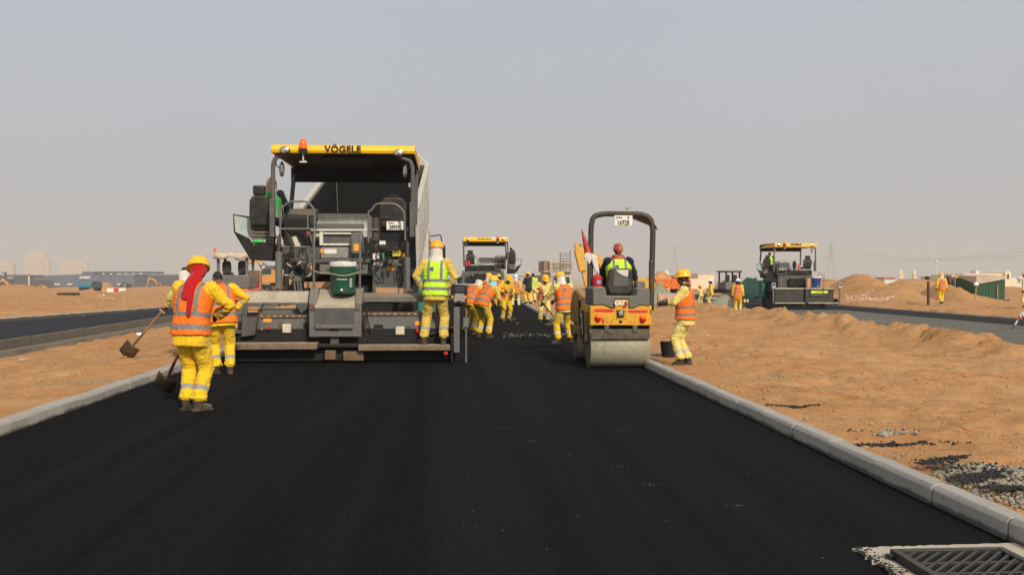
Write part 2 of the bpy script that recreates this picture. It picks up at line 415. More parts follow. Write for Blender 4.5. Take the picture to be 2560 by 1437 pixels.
# ---- kerbs: every stone is a piece of its own
def concrete(name, col, stain=(0.16, 0.14, 0.12), low=None):
    m, nt, b, co = base_mat(name); geo = _n(nt, 'ShaderNodeNewGeometry'); O = geo.outputs['Position']
    oi = _n(nt, 'ShaderNodeObjectInfo')
    n1 = _noise(nt, O, 2.4, 6, 0.65, 0.4); n2 = _noise(nt, O, 22, 5, 0.7); n3 = _noise(nt, O, 120, 3)
    c = _mixc(nt, n1, tuple(k*0.82 for k in col), tuple(k*1.12 for k in col))
    c = _mixc(nt, _math(nt, 'MULTIPLY', oi.outputs['Random'], 0.35), c, tuple(k*0.72 for k in col))
    c = _mixc(nt, _ramp(nt, n2, [(0.30, (0.5,)*3), (0.44, (0, 0, 0))]), c, stain)
    sx = _n(nt, 'ShaderNodeSeparateXYZ'); nt.links.new(O, sx.inputs[0])
    if low is not None:      # bitumen splash along the foot of the stone, ragged by noise
        h = _math(nt, 'ADD', sx.outputs[2], _math(nt, 'MULTIPLY', _math(nt, 'SUBTRACT', n1, 0.5), 0.10))
        c = _mixc(nt, _ramp(nt, h, [(low, (0.85,)*3), (low + 0.022, (0, 0, 0))]), c, (0.055, 0.05, 0.047))
    sp = _ramp(nt, _noise(nt, O, 5.5, 5, 0.7, 1.0), [(0.60, (0, 0, 0)), (0.74, (0.55,)*3)])
    c = _mixc(nt, sp, c, (0.46, 0.34, 0.23))
    nt.links.new(c, b.inputs['Base Color']); b.inputs['Roughness'].default_value = 0.88; b.inputs['Specular IOR Level'].default_value = 0.25
    nt.links.new(_bump(nt, n3, 0.35, 0.004, _bump(nt, n2, 0.3, 0.008)), b.inputs['Normal']); return m
M_KERB = concrete('pale kerb concrete', (0.41, 0.38, 0.335), low=0.018)
M_KERB_D = concrete('dark kerb concrete', (0.15, 0.148, 0.14))
M_KERB_M = concrete('weathered kerb concrete', (0.165, 0.152, 0.122))
M_HAUNCH = concrete('rough haunch concrete', (0.20, 0.18, 0.145))
def kerb_mesh(name, L, side, top, bottom, depth=0.15, jit=0.0):
    # outline across: face leans back, rounded nose, flat top
    pr = [(0, bottom), (0.006, top-0.034), (0.010, top-0.026), (0.030, top-0.005), (0.038, top-0.001), (depth-0.008, top+0.002), (depth, top-0.008), (depth, bottom)]
    mb = MB(); rings = []
    for y in (0, 0.006, L*0.33, L*0.66, L-0.006, L):
        k = 0.004 if y in (0, L) else 0.0
        rings.append([(side*(p[0]+k*(p[0] < 0.1)+random.uniform(-jit, jit)), y, p[1]-k*(p[1] > top-0.05)+random.uniform(-jit, jit)) for p in pr])
    if side > 0: rings = [list(reversed(r)) for r in rings]
    mb.loft(rings); return mb.mesh(name, 17)
def kerb_run(name, xfn, y0, y1, side, top, bottom, mat, L=0.915, depth=0.15, gaps=0.008):
    root = bpy.data.objects.new(name, None); C.objects.link(root); tag(root, kind='structure')
    meshes = [kerb_mesh('kerb_stone', L - gaps, side, top, bottom, depth, 0.0018) for _ in range(4)]
    for me in meshes: me.materials.append(mat)
    y = y0; k = 0
    while y < y1:
        xa, xb = float(xfn(y)), float(xfn(y + L))
        o = bpy.data.objects.new('kerb_stone', random.choice(meshes)); C.objects.link(o); o.parent = root
        o.location = (xa + random.uniform(-0.006, 0.006), y, random.uniform(-0.007, 0.004))
        o.rotation_euler = (0, 0, -math.atan((xb - xa)/L) + random.uniform(-0.005, 0.005)); y += L; k += 1
    return root
kerb_run('kerb_right', lambda y: XR + road_dx(y), 5.592 - 0.915*2, 74, 1, 0.140, -0.15, M_KERB, gaps=0.015)
kerb_run('kerb_left', lambda y: XL + road_dx(y), 7.3, 46, -1, 0.140, -0.15, M_KERB)
kerb_run('kerb_side_road_near', lambda y: -10.80, 18.0, 62, 1, 0.06, -0.19, M_KERB_M, depth=0.16)
kerb_run('kerb_side_road_far', far_kerb_x, 26.0, 68, -1, 0.06, -0.2, M_KERB, depth=0.15)
kerb_run('kerb_base_road_far', lambda y: 22.02, 30.0, 92, 1, -0.06, -0.42, M_KERB_D, L=1.0, depth=0.20)
kerb_run('kerb_base_road_near', lambda y: 14.70, 22.0, 60, -1, -0.21, -0.5, M_KERB_D, L=1.0, depth=0.15)
# lip of rough concrete poured behind the side road's near kerb
mb = MB(); rings = []
for i, y in enumerate(np.arange(17.5, 60, 0.3)):
    w = 0.16 + 0.05*mnoise.noise((y*0.8, 2, 0)) + 0.03*mnoise.noise((y*3, 1, 0)); t = -0.175 + 0.02*mnoise.noise((y*1.3, 9, 0))
    x0 = -10.645
    rings.append([(x0, y, -0.75), (x0, y, t), (x0+w*0.9, y, t-0.012), (x0+w, y, t-0.03), (x0+w+0.02, y, -0.75)])
mb.loft([list(reversed(r)) for r in rings]); tag(mb.build('kerb_haunch', M_HAUNCH, smooth=40), kind='structure')

# ---- storm drain with its grate and concrete surround
def build_drain():
    m_conc = concrete('washed drain concrete', (0.50, 0.43, 0.34), (0.10, 0.085, 0.07))
    m_iron = paint('black cast iron', (0.030, 0.030, 0.030), 0.55, 0.3, 0.25, (0.10, 0.085, 0.07), 5, 0.3, dust=0.10)
    t = thing('storm_drain', 'black cast iron storm drain grate in a pale concrete surround beside the kerb', 'drain', (2.81, 4.82, 0))
    rnd = random.Random(4)
    pts = []
    def rag(ax, ay, bx, by, n, j):
        for i in range(n):
            k = i/n; pts.append((ax+(bx-ax)*k+rnd.uniform(-j, j), ay+(by-ay)*k+rnd.uniform(-j, j)))
    rag(-0.46, 0.63, 0.10, 0.655, 22, 0.012); rag(0.10, 0.655, 0.55, 0.67, 14, 0.008); rag(0.55, 0.67, 0.55, -0.9, 6, 0.0); rag(0.55, -0.9, -0.40, -0.9, 6, 0.0); rag(-0.40, -0.9, -0.46, 0.60, 44, 0.024)
    hole = [(-0.335, -0.62), (0.335, -0.62), (0.335, 0.435), (-0.335, 0.435)]
    # surround as ring of quads between the ragged outline and the frame opening
    def near_rect(p):
        x = min(max(p[0], -0.335), 0.335); y = min(max(p[1], -0.62), 0.435)
        d = {'l': abs(x+0.335), 'r': abs(x-0.335), 'b': abs(y+0.62), 't': abs(y-0.435)}; k = min(d, key=d.get)
        return (-0.335 if k == 'l' else 0.335 if k == 'r' else x, -0.62 if k == 'b' else 0.435 if k == 't' else y)
    mb = MB(); n = len(pts); vs = [(p[0], p[1], 0.0125) for p in pts] + [(*near_rect(p), 0.0125) for p in pts] + [(p[0], p[1], -0.05) for p in pts] + [(*near_rect(p), -0.25) for p in pts]
    fs = [(j, (j+1) % n, (j+1) % n + n, j+n) for j in range(n)] + [(j, j+2*n, (j+1) % n+2*n, (j+1) % n) for j in range(n)] + [(j+n, (j+1) % n+n, (j+1) % n+3*n, j+3*n) for j in range(n)]
    mb.add(vs, [tuple(reversed(f)) for f in fs]); mb.build('surround', m_conc, t, smooth=None)
    mb = MB()
    for x0, x1, y0, y1 in ((-0.33, -0.285, -0.61, 0.43), (0.285, 0.33, -0.61, 0.43), (-0.285, 0.285, 0.385, 0.43), (-0.285, 0.285, -0.61, -0.565)):
        mb.box(x0, x1, y0, y1, -0.04, 0.062)
    mb.build('grate_frame', m_iron, t, 0.004)
    MB().box(-0.33, 0.33, -0.61, 0.43, -0.30, -0.29).build('sump_floor', plain('sump mud', (0.02, 0.018, 0.015), 0.9), t)
    rib = MB()
    for y in (0.19, 0.01, -0.17, -0.35): rib.box(-0.2845, 0.2845, y-0.012, y+0.012, 0.022, 0.052)
    rib.build('cross_rib', m_iron, t, 0.003)
    # slanting bars, clipped to the opening
    k = -0.95
    while k < 0.95:
        # x - y = k line inside [-0.285,0.285] x [-0.565,0.385]
        xa, xb = max(-0.285, k-0.565), min(0.285, k+0.385)
        if xb - xa > 0.05:
            MB().bar((xa, xa-k, 0.038), (xb, xb-k, 0.038), 0.020, 0.036).build('grate_bar', m_iron, t, 0.004)
        k += 0.072
    lug = MB().bar((-0.36, 0.385, 0.03), (-0.30, 0.40, 0.03), 0.05, 0.02); lug.build('hinge_lug', m_iron, t)
build_drain()

# ---- loose material: stones, asphalt crumbs, clods
def rock_verts(rng, n=12):
    t = (1+5**0.5)/2
    v = np.array([(-1,t,0),(1,t,0),(-1,-t,0),(1,-t,0),(0,-1,t),(0,1,t),(0,-1,-t),(0,1,-t),(t,0,-1),(t,0,1),(-t,0,-1),(-t,0,1)])/1.9
    return v * rng.uniform(0.72, 1.25, (12, 1)) * rng.uniform(0.7, 1.25, (1, 3))
ICO = [(0,11,5),(0,5,1),(0,1,7),(0,7,10),(0,10,11),(1,5,9),(5,11,4),(11,10,2),(10,7,6),(7,1,8),(3,9,4),(3,4,2),(3,2,6),(3,6,8),(3,8,9),(4,9,5),(2,4,11),(6,2,10),(8,6,7),(9,8,1)]
def scatter(name, pts, mat, label, cat, seed=1, flat=0.75, parent=None):
    rng = np.random.RandomState(seed); mb = MB()
    for (x, y, z, r) in pts:
        v = rock_verts(rng); a = rng.uniform(0, 6.28); ca, sa = math.cos(a), math.sin(a)
        v = np.stack([v[:,0]*ca - v[:,1]*sa, v[:,0]*sa + v[:,1]*ca, v[:,2]*flat], 1)*r + np.array((x, y, z + r*flat*0.45))
        mb.add(v, ICO)
    return tag(mb.build(name, mat, smooth=None), label, cat, kind='stuff')
rg = np.random.RandomState(11)
M_GRAVEL = paint('pale limestone gravel', (0.34, 0.315, 0.245), 0.9, 0, 0.3, (0.25, 0.2, 0.15), 30, 0.3, 0.2, dust=0.1, var=0.35)
M_CRUMB = asphalt_material('loose asphalt', (0.009, 0.009, 0.010), (0.014, 0.013, 0.013), 0.4, 0.6)
def settle(pts):
    zz = height(np.array([p[0] for p in pts]), np.array([p[1] for p in pts]))
    return [(p[0], p[1], p[2] + float(z), p[3]) for p, z in zip(pts, zz)]
def band(px0, py0, px1, py1, wid, n, rmin, rmax, z=0.09, taper=True):
    a, b = G(px0, py0, z), G(px1, py1, z); out = []
    for _ in range(n):
        k = rg.rand(); w = wid*(math.sin(math.pi*min(max(k, 0.08), 0.92)) if taper else 1)
        x = a.x+(b.x-a.x)*k + rg.normal(0, 1)*0.05; y = a.y+(b.y-a.y)*k + rg.normal(0, 1)*w
        out.append((x, y, 0.0, rg.uniform(rmin, rmax)*(1.6 if rg.rand() < 0.1 else 1)))
    return settle(out)
gp = []
for _ in range(5200):
    x, y = rg.uniform(3.58, 5.2), rg.uniform(5.4, 7.9)
    e = ((x-4.25)/0.72)**2 + ((y-6.35 + 0.25*(x-4.25))/1.05)**2 + 0.4*mnoise.noise((x*3, y*3, 0))
    if e < 0.95: gp.append((x, y, 0.06*max(0, 1-e), rg.uniform(0.007, 0.021)))
gp = settle(gp)
gp += band(2010, 1052, 2290, 1045, 0.08, 60, 0.004, 0.015) + band(2180, 1138, 2310, 1130, 0.05, 40, 0.005, 0.016) + band(1900, 985, 2080, 975, 0.07, 40, 0.004, 0.013)
gp += band(2200, 1085, 2260, 1085, 0.06, 40, 0.01, 0.03) + band(1925, 930, 1960, 945, 0.10, 50, 0.006, 0.016)
scatter('gravel', gp, M_GRAVEL, 'pale limestone gravel spilled on the sand behind the right kerb', 'gravel', 2)
cp = band(2310, 1178, 2400, 1158, 0.06, 420, 0.003, 0.014) + band(2400, 1215, 2548, 1200, 0.06, 520, 0.003, 0.015) + band(2475, 1245, 2570, 1250, 0.035, 460, 0.003, 0.013) + band(2380, 1225, 2440, 1222, 0.06, 160, 0.003, 0.014)
cp = [(x, y, z + 0.062, r) for x, y, z, r in cp]
cp += band(1930, 1020, 2045, 1022, 0.045, 260, 0.003, 0.015) + band(2120, 1104, 2300, 1104, 0.05, 420, 0.003, 0.016) + band(2290, 1108, 2410, 1105, 0.05, 24, 0.006, 0.02) + band(2120, 1080, 2300, 1075, 0.1, 14, 0.008, 0.02)
cp += [(x, y, z + 0.06, r) for x, y, z, r in band(2330, 1195, 2540, 1190, 0.28, 120, 0.006, 0.016)]
scatter('asphalt_crumbs', cp, M_CRUMB, 'black asphalt crumbs spilled in streaks on the sand behind the right kerb', 'asphalt crumbs', 3)
dp = []
for _ in range(420):
    k = rg.rand(); x = 2.37 + abs(rg.normal(0, 0.045)); y = 5.45 - 0.95*k + rg.normal(0, 0.03)
    dp.append((x - 0.02, y, 0.012, rg.uniform(0.003, 0.008)))
scatter('drain_crumbs', dp, M_CRUMB, 'fine asphalt crumbs strewn over the concrete round the drain', 'asphalt crumbs', 5)
sp = []
for _ in range(14000):
    s = rg.rand() < 0.70
    x = (3.6 + 11*rg.rand()**1.4) if s else -(4.7 + 5.6*rg.rand()); y = 5 + 27*rg.rand()**1.3
    sp.append((x + float(road_dx(y)), y, 0, rg.uniform(0.004, 0.017)*(2.4 if rg.rand() < 0.05 else 1)))
zz = height(np.array([p[0] for p in sp]), np.array([p[1] for p in sp]))
scatter('sand_clods', [(p[0], p[1], z - 0.004, p[3]) for p, z in zip(sp, zz)], M_SAND, 'small clods of orange sand scattered over the verges', 'sand clods', 6)
lp = band(60, 985, 330, 960, 0.12, 160, 0.006, 0.016, 0.0) + band(120, 930, 370, 905, 0.2, 160, 0.005, 0.015, 0.0) + band(2510, 830, 2560, 826, 0.4, 80, 0.02, 0.05, -0.2)
scatter('small_stones', lp, M_GRAVEL, 'fine grey stones lying in streaks on the sand left of the road', 'stones', 7)
gg = []
for _ in range(200):
    x, y = rg.uniform(-4.2, 3.2), 4.5 + 12*rg.rand()**1.5
    if mnoise.noise((x*0.6, y*0.5, 4)) > -0.05: gg.append((x, y, 0.004, rg.uniform(0.0018, 0.0045)))
for _ in range(120):
    p = G(1258 + 148*rg.rand()**1.3, 838 + rg.normal(0, 3.0)); gg.append((p.x, p.y, 0.004, rg.uniform(0.006, 0.024)))
for a, b in ((1170, 1060), (1265, 1070), (1330, 1103), (1540, 1165), (1630, 1212), (1850, 1265), (1560, 1077)):
    for _ in range(12):
        p = G(a + rg.normal(0, 14), b + rg.normal(0, 2)); gg.append((p.x, p.y, 0.004, rg.uniform(0.0015, 0.0045)))
scatter('road_grit', gg, M_GRAVEL, 'pale grit specks lying on the fresh black asphalt', 'grit', 8, 0.4)
def rock(name, px, py, z, r, label, mat, seed):
    p = G(px, py, z); rng = np.random.RandomState(seed); z0 = gz(p.x, p.y)
    mb = MB(); v = rock_verts(rng)*r*np.array((1.2, 1, 0.8)); mb.add(v, ICO)
    o = mb.build(name, mat, loc=(p.x, p.y, z0 + r*0.35)); s = o.modifiers.new('s', 'SUBSURF'); s.levels = s.render_levels = 2
    d = o.modifiers.new('b', 'BEVEL'); o.modifiers.remove(d); return tag(o, label, 'rock')
rock('rock', 60, 893, -0.25, 0.13, 'pinkish grey boulder on the sand left of the road', paint('boulder', (0.42, 0.33, 0.26), 0.9, 0, 0.4, (0.2, 0.13, 0.09), 8, 0.5), 4)
rock('crumpled_paper', 349, 838, -0.3, 0.10, 'crumpled white paper lying on the sand near the side road kerb', plain('white paper', (0.8, 0.78, 0.76), 0.8), 9)
# ================================================================== PEOPLE
def cloth_material(name, col, dark=None, bands=(), band_col=(0.34, 0.33, 0.29), attr='lt', dirt=0.42, dirtcol=(0.17, 0.115, 0.05)):
    """woven workwear; reflective bands sit at fixed places along sleeve or leg"""
    if name in MATS: return MATS[name]
    m, nt, b, co = base_mat(name); O = co.outputs['Object']
    n1 = _noise(nt, O, 3.5, 5, 0.6); n2 = _noise(nt, O, 14, 4, 0.6, 1.2); n3 = _noise(nt, O, 220, 2)
    mp = _n(nt, 'ShaderNodeMapping'); mp.inputs['Scale'].default_value = (1, 1, 0.35); nt.links.new(O, mp.inputs[0])
    fold = _noise(nt, mp.outputs[0], 9, 3, 0.5, 1.6)
    c = _mixc(nt, n2, tuple(k*0.88 for k in col), tuple(min(1, k*1.06) for k in col))
    c = _mixc(nt, _math(nt, 'MULTIPLY', _ramp(nt, n1, [(0.5, (0, 0, 0)), (0.78, (1, 1, 1))]), dirt), c, dirtcol)
    rough = 0.85
    st = _ramp(nt, _noise(nt, O, 7.5, 6, 0.72, 0.8), [(0.60, (0, 0, 0)), (0.80, (0.30,)*3)])
    if bands: c = _mixc(nt, st, c, tuple(k*0.30 for k in col))
    if bands:
        at = _n(nt, 'ShaderNodeAttribute', attribute_name=attr); tot = None
        for a, bb in bands:
            k = _math(nt, 'MULTIPLY', _math(nt, 'GREATER_THAN', at.outputs['Fac'], a), _math(nt, 'LESS_THAN', at.outputs['Fac'], bb))
            tot = k if tot is None else _math(nt, 'MAXIMUM', tot, k)
        c = _mixc(nt, tot, c, band_col)
    nt.links.new(c, b.inputs['Base Color']); b.inputs['Roughness'].default_value = rough; b.inputs['Specular IOR Level'].default_value = 0.2
    b.inputs['Sheen Weight'].default_value = 0.15
    nt.links.new(_bump(nt, n3, 0.15, 0.002, _bump(nt, fold, 0.9, 0.035)), b.inputs['Normal'])
    MATS[name] = m; return m
def vest_material(name, col, emblem=True, trim=(0.12, 0.06, 0.04)):
    if name in MATS: return MATS[name]
    m, nt, b, co = base_mat(name); O = co.outputs['Object']
    at = _n(nt, 'ShaderNodeAttribute', attribute_name='vc'); sx = _n(nt, 'ShaderNodeSeparateXYZ'); nt.links.new(at.outputs['Vector'], sx.inputs[0])
    X, Y, S = sx.outputs; AX = _math(nt, 'ABSOLUTE', X)
    n2 = _noise(nt, O, 9, 4, 0.6); fold = _noise(nt, O, 11, 3, 0.5, 1.5)
    c = _mixc(nt, n2, tuple(k*0.90 for k in col), tuple(min(1, k*1.04) for k in col))
    rng = lambda v, a, bb: _math(nt, 'MULTIPLY', _math(nt, 'GREATER_THAN', v, a), _math(nt, 'LESS_THAN', v, bb))
    h1, h2 = rng(S, 0.145, 0.195), rng(S, 0.005, 0.055)
    v = _math(nt, 'MULTIPLY', rng(AX, 0.085, 0.130), _math(nt, 'GREATER_THAN', S, 0.17))
    bd = _math(nt, 'MAXIMUM', _math(nt, 'MAXIMUM', h1, h2), v)
    c = _mixc(nt, bd, c, (0.215, 0.205, 0.19))
    edge = _math(nt, 'GREATER_THAN', at.outputs['Alpha'], 2.0)
    c = _mixc(nt, _math(nt, 'LESS_THAN', S, -0.098), c, trim)
    if emblem:
        e = _math(nt, 'MULTIPLY', _math(nt, 'MULTIPLY', rng(X, -0.082, -0.022), rng(S, 0.345, 0.405)), _math(nt, 'LESS_THAN', Y, 0.0))
        c = _mixc(nt, e, c, (0.03, 0.05, 0.16))
        e2 = _math(nt, 'MULTIPLY', _math(nt, 'MULTIPLY', rng(X, -0.066, -0.038), rng(S, 0.362, 0.388)), _math(nt, 'LESS_THAN', Y, 0.0))
        c = _mixc(nt, _math(nt, 'MULTIPLY', e2, n2), c, (0.35, 0.6, 0.25))
    c = _mixc(nt, _ramp(nt, _noise(nt, O, 6, 6, 0.7, 0.6), [(0.55, (0, 0, 0)), (0.75, (0.32,)*3)]), c, (0.32, 0.16, 0.06))
    nt.links.new(c, b.inputs['Base Color']); b.inputs['Roughness'].default_value = 0.62; b.inputs['Specular IOR Level'].default_value = 0.3
    nt.links.new(_bump(nt, fold, 0.8, 0.035), b.inputs['Normal'])
    MATS[name] = m; return m
LEG_B = ((1.50, 1.63),); ARM_B = ((3.30, 3.48),)
YEL = cloth_material('bright yellow coverall', (0.86, 0.55, 0.020), bands=LEG_B + ARM_B)
PALE = cloth_material('faded pale yellow coverall', (0.76, 0.64, 0.20), bands=LEG_B, band_col=(0.52, 0.50, 0.43))
MUST = cloth_material('dusty mustard coverall', (0.70, 0.50, 0.095), bands=LEG_B + ARM_B)
MUSTY = cloth_material('soiled yellow coverall', (0.72, 0.47, 0.025), bands=LEG_B, band_col=(0.6, 0.58, 0.55), dirt=0.6)
BLACKJ = cloth_material('black jacket', (0.018, 0.018, 0.022)); NAVY = cloth_material('navy sleeve', (0.012, 0.016, 0.035), dirt=0.1); OLIVE = cloth_material('dark green shirt', (0.03, 0.10, 0.05))
V_OR = vest_material('orange safety vest', (1.0, 0.185, 0.010)); V_GR = vest_material('lime safety vest', (0.56, 0.90, 0.035)); V_GN = vest_material('green safety vest', (0.05, 0.33, 0.09), False)
SKIN = [plain('dark brown skin', (0.075, 0.032, 0.018), 0.5), plain('brown skin', (0.16, 0.075, 0.042), 0.5)]
SHOE = paint('dusty work boot', (0.045, 0.036, 0.028), 0.8, 0, 0.5, (0.20, 0.14, 0.08), 12, 0.4, 0.2, dust=0.3)
H_YEL = paint('yellow hard hat', (0.90, 0.50, 0.012), 0.38, 0, 0.10, (0.45, 0.3, 0.1), 6, 0.03, 0.5, dust=0.08, var=0.06)
H_ORG = paint('amber hard hat', (0.88, 0.40, 0.010), 0.38, 0, 0.10, (0.45, 0.3, 0.1), 6, 0.03, 0.5, dust=0.08, var=0.06)
H_WHT = paint('white hard hat', (0.82, 0.82, 0.80), 0.4, 0, 0.1, (0.4, 0.35, 0.3), 6, 0.03, 0.5, dust=0.05, var=0.04)
S_RED = cloth_material('red scarf', (0.46, 0.006, 0.012), dirt=0.1); S_WHT = cloth_material('white neck cloth', (0.72, 0.66, 0.60), dirt=0.2)
S_TAN = cloth_material('tan hood', (0.42, 0.33, 0.21), dirt=0.15); S_BLU = cloth_material('light blue neck cloth', (0.30, 0.60, 0.72), dirt=0.1); S_BLK = cloth_material('black neck cloth', (0.03, 0.022, 0.022), dirt=0.1)
S_CHK = paint('red checked headscarf', (0.42, 0.05, 0.035), 0.9, 0, 0.85, (0.50, 0.40, 0.27), 16, 0.3, 0.1, dust=0, var=0.4)
DARKEYE = plain('dark eye', (0.01, 0.008, 0.008), 0.3)

def ik(a, t, l1, l2, pole):
    a, t, pole = Vector(a), Vector(t), Vector(pole); d = t - a; L = d.length
    if L > (l1+l2)*0.995: t = a + d.normalized()*(l1+l2)*0.995; d = t - a; L = d.length
    L = max(L, abs(l1-l2)*1.05); x = (l1*l1 - l2*l2 + L*L)/(2*L); h = math.sqrt(max(0, l1*l1 - x*x))
    n = d.normalized(); p = pole - n*pole.dot(n)
    p = p.normalized() if p.length > 1e-5 else n.orthogonal().normalized()
    return a + n*x + p*h, t
def remesh(mb, voxel, it=4):
    me = mb.mesh('tmp'); o = bpy.data.objects.new('tmp', me); C.objects.link(o)
    r = o.modifiers.new('r', 'REMESH'); r.mode = 'VOXEL'; r.voxel_size = voxel; r.use_smooth_shade = True
    if it: s = o.modifiers.new('s', 'SMOOTH'); s.factor = 0.5; s.iterations = it
    dg = bpy.context.evaluated_depsgraph_get(); out = bpy.data.meshes.new_from_object(o.evaluated_get(dg))
    bpy.data.objects.remove(o, do_unlink=True); bpy.data.meshes.remove(me); return out
def seg_dist(Q, a, b):
    a, b = np.array(a), np.array(b); d = b - a; t = np.clip(((Q - a) @ d) / max(d @ d, 1e-9), 0, 1)
    return np.linalg.norm(Q - (a + t[:, None]*d), axis=1), t

def person(label, loc, face=0.0, H=1.74, lean=4, side=0, bend=None, drop=0.0, pelvis=(0, 0), feet=((-0.11, 0), (0.11, 0)), foot_yaw=(8, -8), foot_z=(0, 0),
           hands=None, elbow=((-1, -0.6, -0.2), (1, -0.6, -0.2)), knee=((-0.15, 1, 0), (0.15, 1, 0)), twist=0, head=(0, 0, 0), trousers=None, jacket=None, vest=V_OR, helmet=H_YEL,
           scarf=None, scarf_len=0.16, scarf_neck=False, skin=0, bare=0.0, bulk=1.08, voxel=0.0145, group=None, open_front=False, jacket_hem=0.17, grip=70, seat=False, vest_open=False, hood=None, vest_hem=-0.105):
    """one worker: a single skin of coverall, hands, head and boots, with vest, hard hat and neck cloth as clothing. Local frame: x right, y forward."""
    trousers = trousers or YEL; jacket = jacket or trousers; k = H/1.75
    rt = thing('person', label, 'person', loc, R(face), group)
    rng = random.Random(hash(label) % 1000 if False else sum(map(ord, label)))
    rot = lambda ang, ax: Matrix.Rotation(R(ang), 3, ax)
    b2 = bend if bend is not None else 0
    R1 = rot(side*0.6, 'Y') @ rot(-lean, 'X'); R2 = rot(twist, 'Z') @ rot(side, 'Y') @ rot(-(lean + b2), 'X')
    pv = Vector((pelvis[0], pelvis[1], 0.93*k - drop)); mid = pv + R1 @ Vector((0, 0, 0.25*k)); nb = mid + R2 @ Vector((0, 0, 0.29*k))
    sh = [nb + R2 @ Vector((s*0.185*k*bulk**0.5, -0.005, -0.055*k)) for s in (-1, 1)]
    Rh = R2 @ rot(lean*0.6 + b2*0.6, 'X') @ rot(head[2], 'Z') @ rot(head[1], 'Y') @ rot(-head[0], 'X')
    hc = nb + R2 @ Vector((0, 0.012, 0.06*k)) + Rh @ Vector((0, 0.022, 0.115*k))
    hips = [pv + Vector((s*0.092*k, 0, -0.03*k)) for s in (-1, 1)]
    mb = MB()
    # ---- torso, widening to a loose jacket hem
    hd = R1 @ Vector((0, 0, -1)); legdir = ((Vector((*feet[0], 0)) + Vector((*feet[1], 0)))/2 - Vector((pv.x, pv.y, pv.z))).normalized()
    hem = pv + (hd*0.5 + legdir*0.5).normalized()*jacket_hem*k
    spine = [(hem, R1, -jacket_hem, 0.192, 0.142), (pv*0.6 + hem*0.4, R1, -0.07, 0.188, 0.140), (pv + R1 @ Vector((0, 0, 0.04*k)), R1, 0.04, 0.178, 0.135), (pv + R1 @ Vector((0, 0.004, 0.14*k)), R1, 0.14, 0.172, 0.132),
             (mid + R2 @ Vector((0, 0.01, 0.04*k)), R1.lerp(R2, 0.6), 0.29, 0.188, 0.140), (mid + R2 @ Vector((0, 0.004, 0.14*k)), R2, 0.39, 0.196, 0.134), (mid + R2 @ Vector((0, 0, 0.22*k)), R2, 0.47, 0.172, 0.108),
             (mid + R2 @ Vector((0, 0, 0.265*k)), R2, 0.515, 0.105, 0.082), (nb + R2 @ Vector((0, 0.004, 0.012*k)), R2, 0.55, 0.068, 0.066)]
    rings = []; NN = 22
    for (c, Rm, s, w, d) in spine:
        ring = []
        for j in range(NN):
            a = 2*math.pi*j/NN; ca, sa = math.cos(a), math.sin(a)
            e = 0.78; x = w*k*bulk*math.copysign(abs(ca)**e, ca); y = d*k*bulk*math.copysign(abs(sa)**e, sa)
            ring.append(c + Rm @ Vector((x, y, 0)))
        rings.append(ring)
    mb.loft(rings)
    # ---- arms
    up, fo = 0.29*k, 0.265*k; segs = []; wr = []; els = []
    hands = hands or ((-0.27, 0.03, 0.80), (0.27, 0.03, 0.80))
    for i in (0, 1):
        e, w_ = ik(sh[i], Vector(hands[i]), up, fo, R2 @ Vector(elbow[i])); els.append(e); wr.append(w_)
        A = sh[i].lerp(e, 0.5); B = e.lerp(w_, 0.45); D = e.lerp(w_, 0.93 if bare == 0 else 1 - bare)
        mb.tube([sh[i].lerp(nb, 0.25), sh[i], A, e, B, D], [0.070*k*bulk, 0.082*k*bulk, 0.074*k, 0.065*k, 0.062*k, 0.060*k], 12)
        mb.ell(sh[i], (0.083*k*bulk,)*3, 10, 7)
        if bare > 0: mb.tube([e, w_], [0.045*k, 0.033*k], 10)
        segs.append((sh[i], e, 0.074*k, 1, 2.0, 3.0)); segs.append((e, w_, 0.06*k, 1, 3.0, 4.0))
    # ---- legs and boots
    th, shn = 0.445*k, 0.43*k
    for i in (0, 1):
        ank = Vector((feet[i][0], feet[i][1], 0.085*k + foot_z[i])); fy = rot(foot_yaw[i], 'Z')
        kn, an = ik(hips[i], ank, th, shn, knee[i])
        mb.tube([hips[i] + Vector((0, 0, 0.05)), hips[i].lerp(kn, 0.15), hips[i].lerp(kn, 0.6), kn, kn.lerp(an, 0.35), kn.lerp(an, 0.72), kn.lerp(an, 0.90)],
                [0.10*k, 0.112*k, 0.098*k, 0.086*k, 0.082*k, 0.083*k, 0.086*k], 14)
        segs.append((hips[i], kn, 0.10*k, 0, 0.0, 1.0)); segs.append((kn, an, 0.086*k, 0, 1.0, 2.0))
        tip = an + fy @ Vector((0, 0.165*k, -0.045*k)); heel = an + fy @ Vector((0, -0.045*k, -0.040*k))
        mb.tube([an + Vector((0, 0, 0.06)), an + Vector((0, 0, -0.02))], [0.052*k, 0.056*k], 10)
        mb.tube([heel, an + fy @ Vector((0, 0.05*k, -0.038*k)), an + fy @ Vector((0, 0.11*k, -0.045*k)), tip], [0.042*k, 0.050*k, 0.047*k, 0.034*k], 10)
        mb.obox(an + fy @ Vector((0, 0.055*k, -0.073*k)), (0.086*k, 0.25*k, 0.028), fy)
        segs.append((an + Vector((0, 0, -0.03)), tip, 0.05*k, 3, 5, 5)); segs.append((an + Vector((0, 0, -0.03)), heel, 0.045*k, 3, 5, 5))
    # ---- head and neck
    mb.tube([nb + R2 @ Vector((0, 0.004, -0.03)), nb + R2 @ Vector((0, 0.01, 0.05*k)), hc + Rh @ Vector((0, -0.02, -0.06*k))], [0.062*k, 0.056*k, 0.058*k], 10)
    body = remesh(mb, voxel)
    hm = MB(); hs = k
    hm.ell(hc + Rh @ Vector((0, -0.012, 0.02)), (0.076*hs, 0.098*hs, 0.098*hs), 16, 12, Rh)
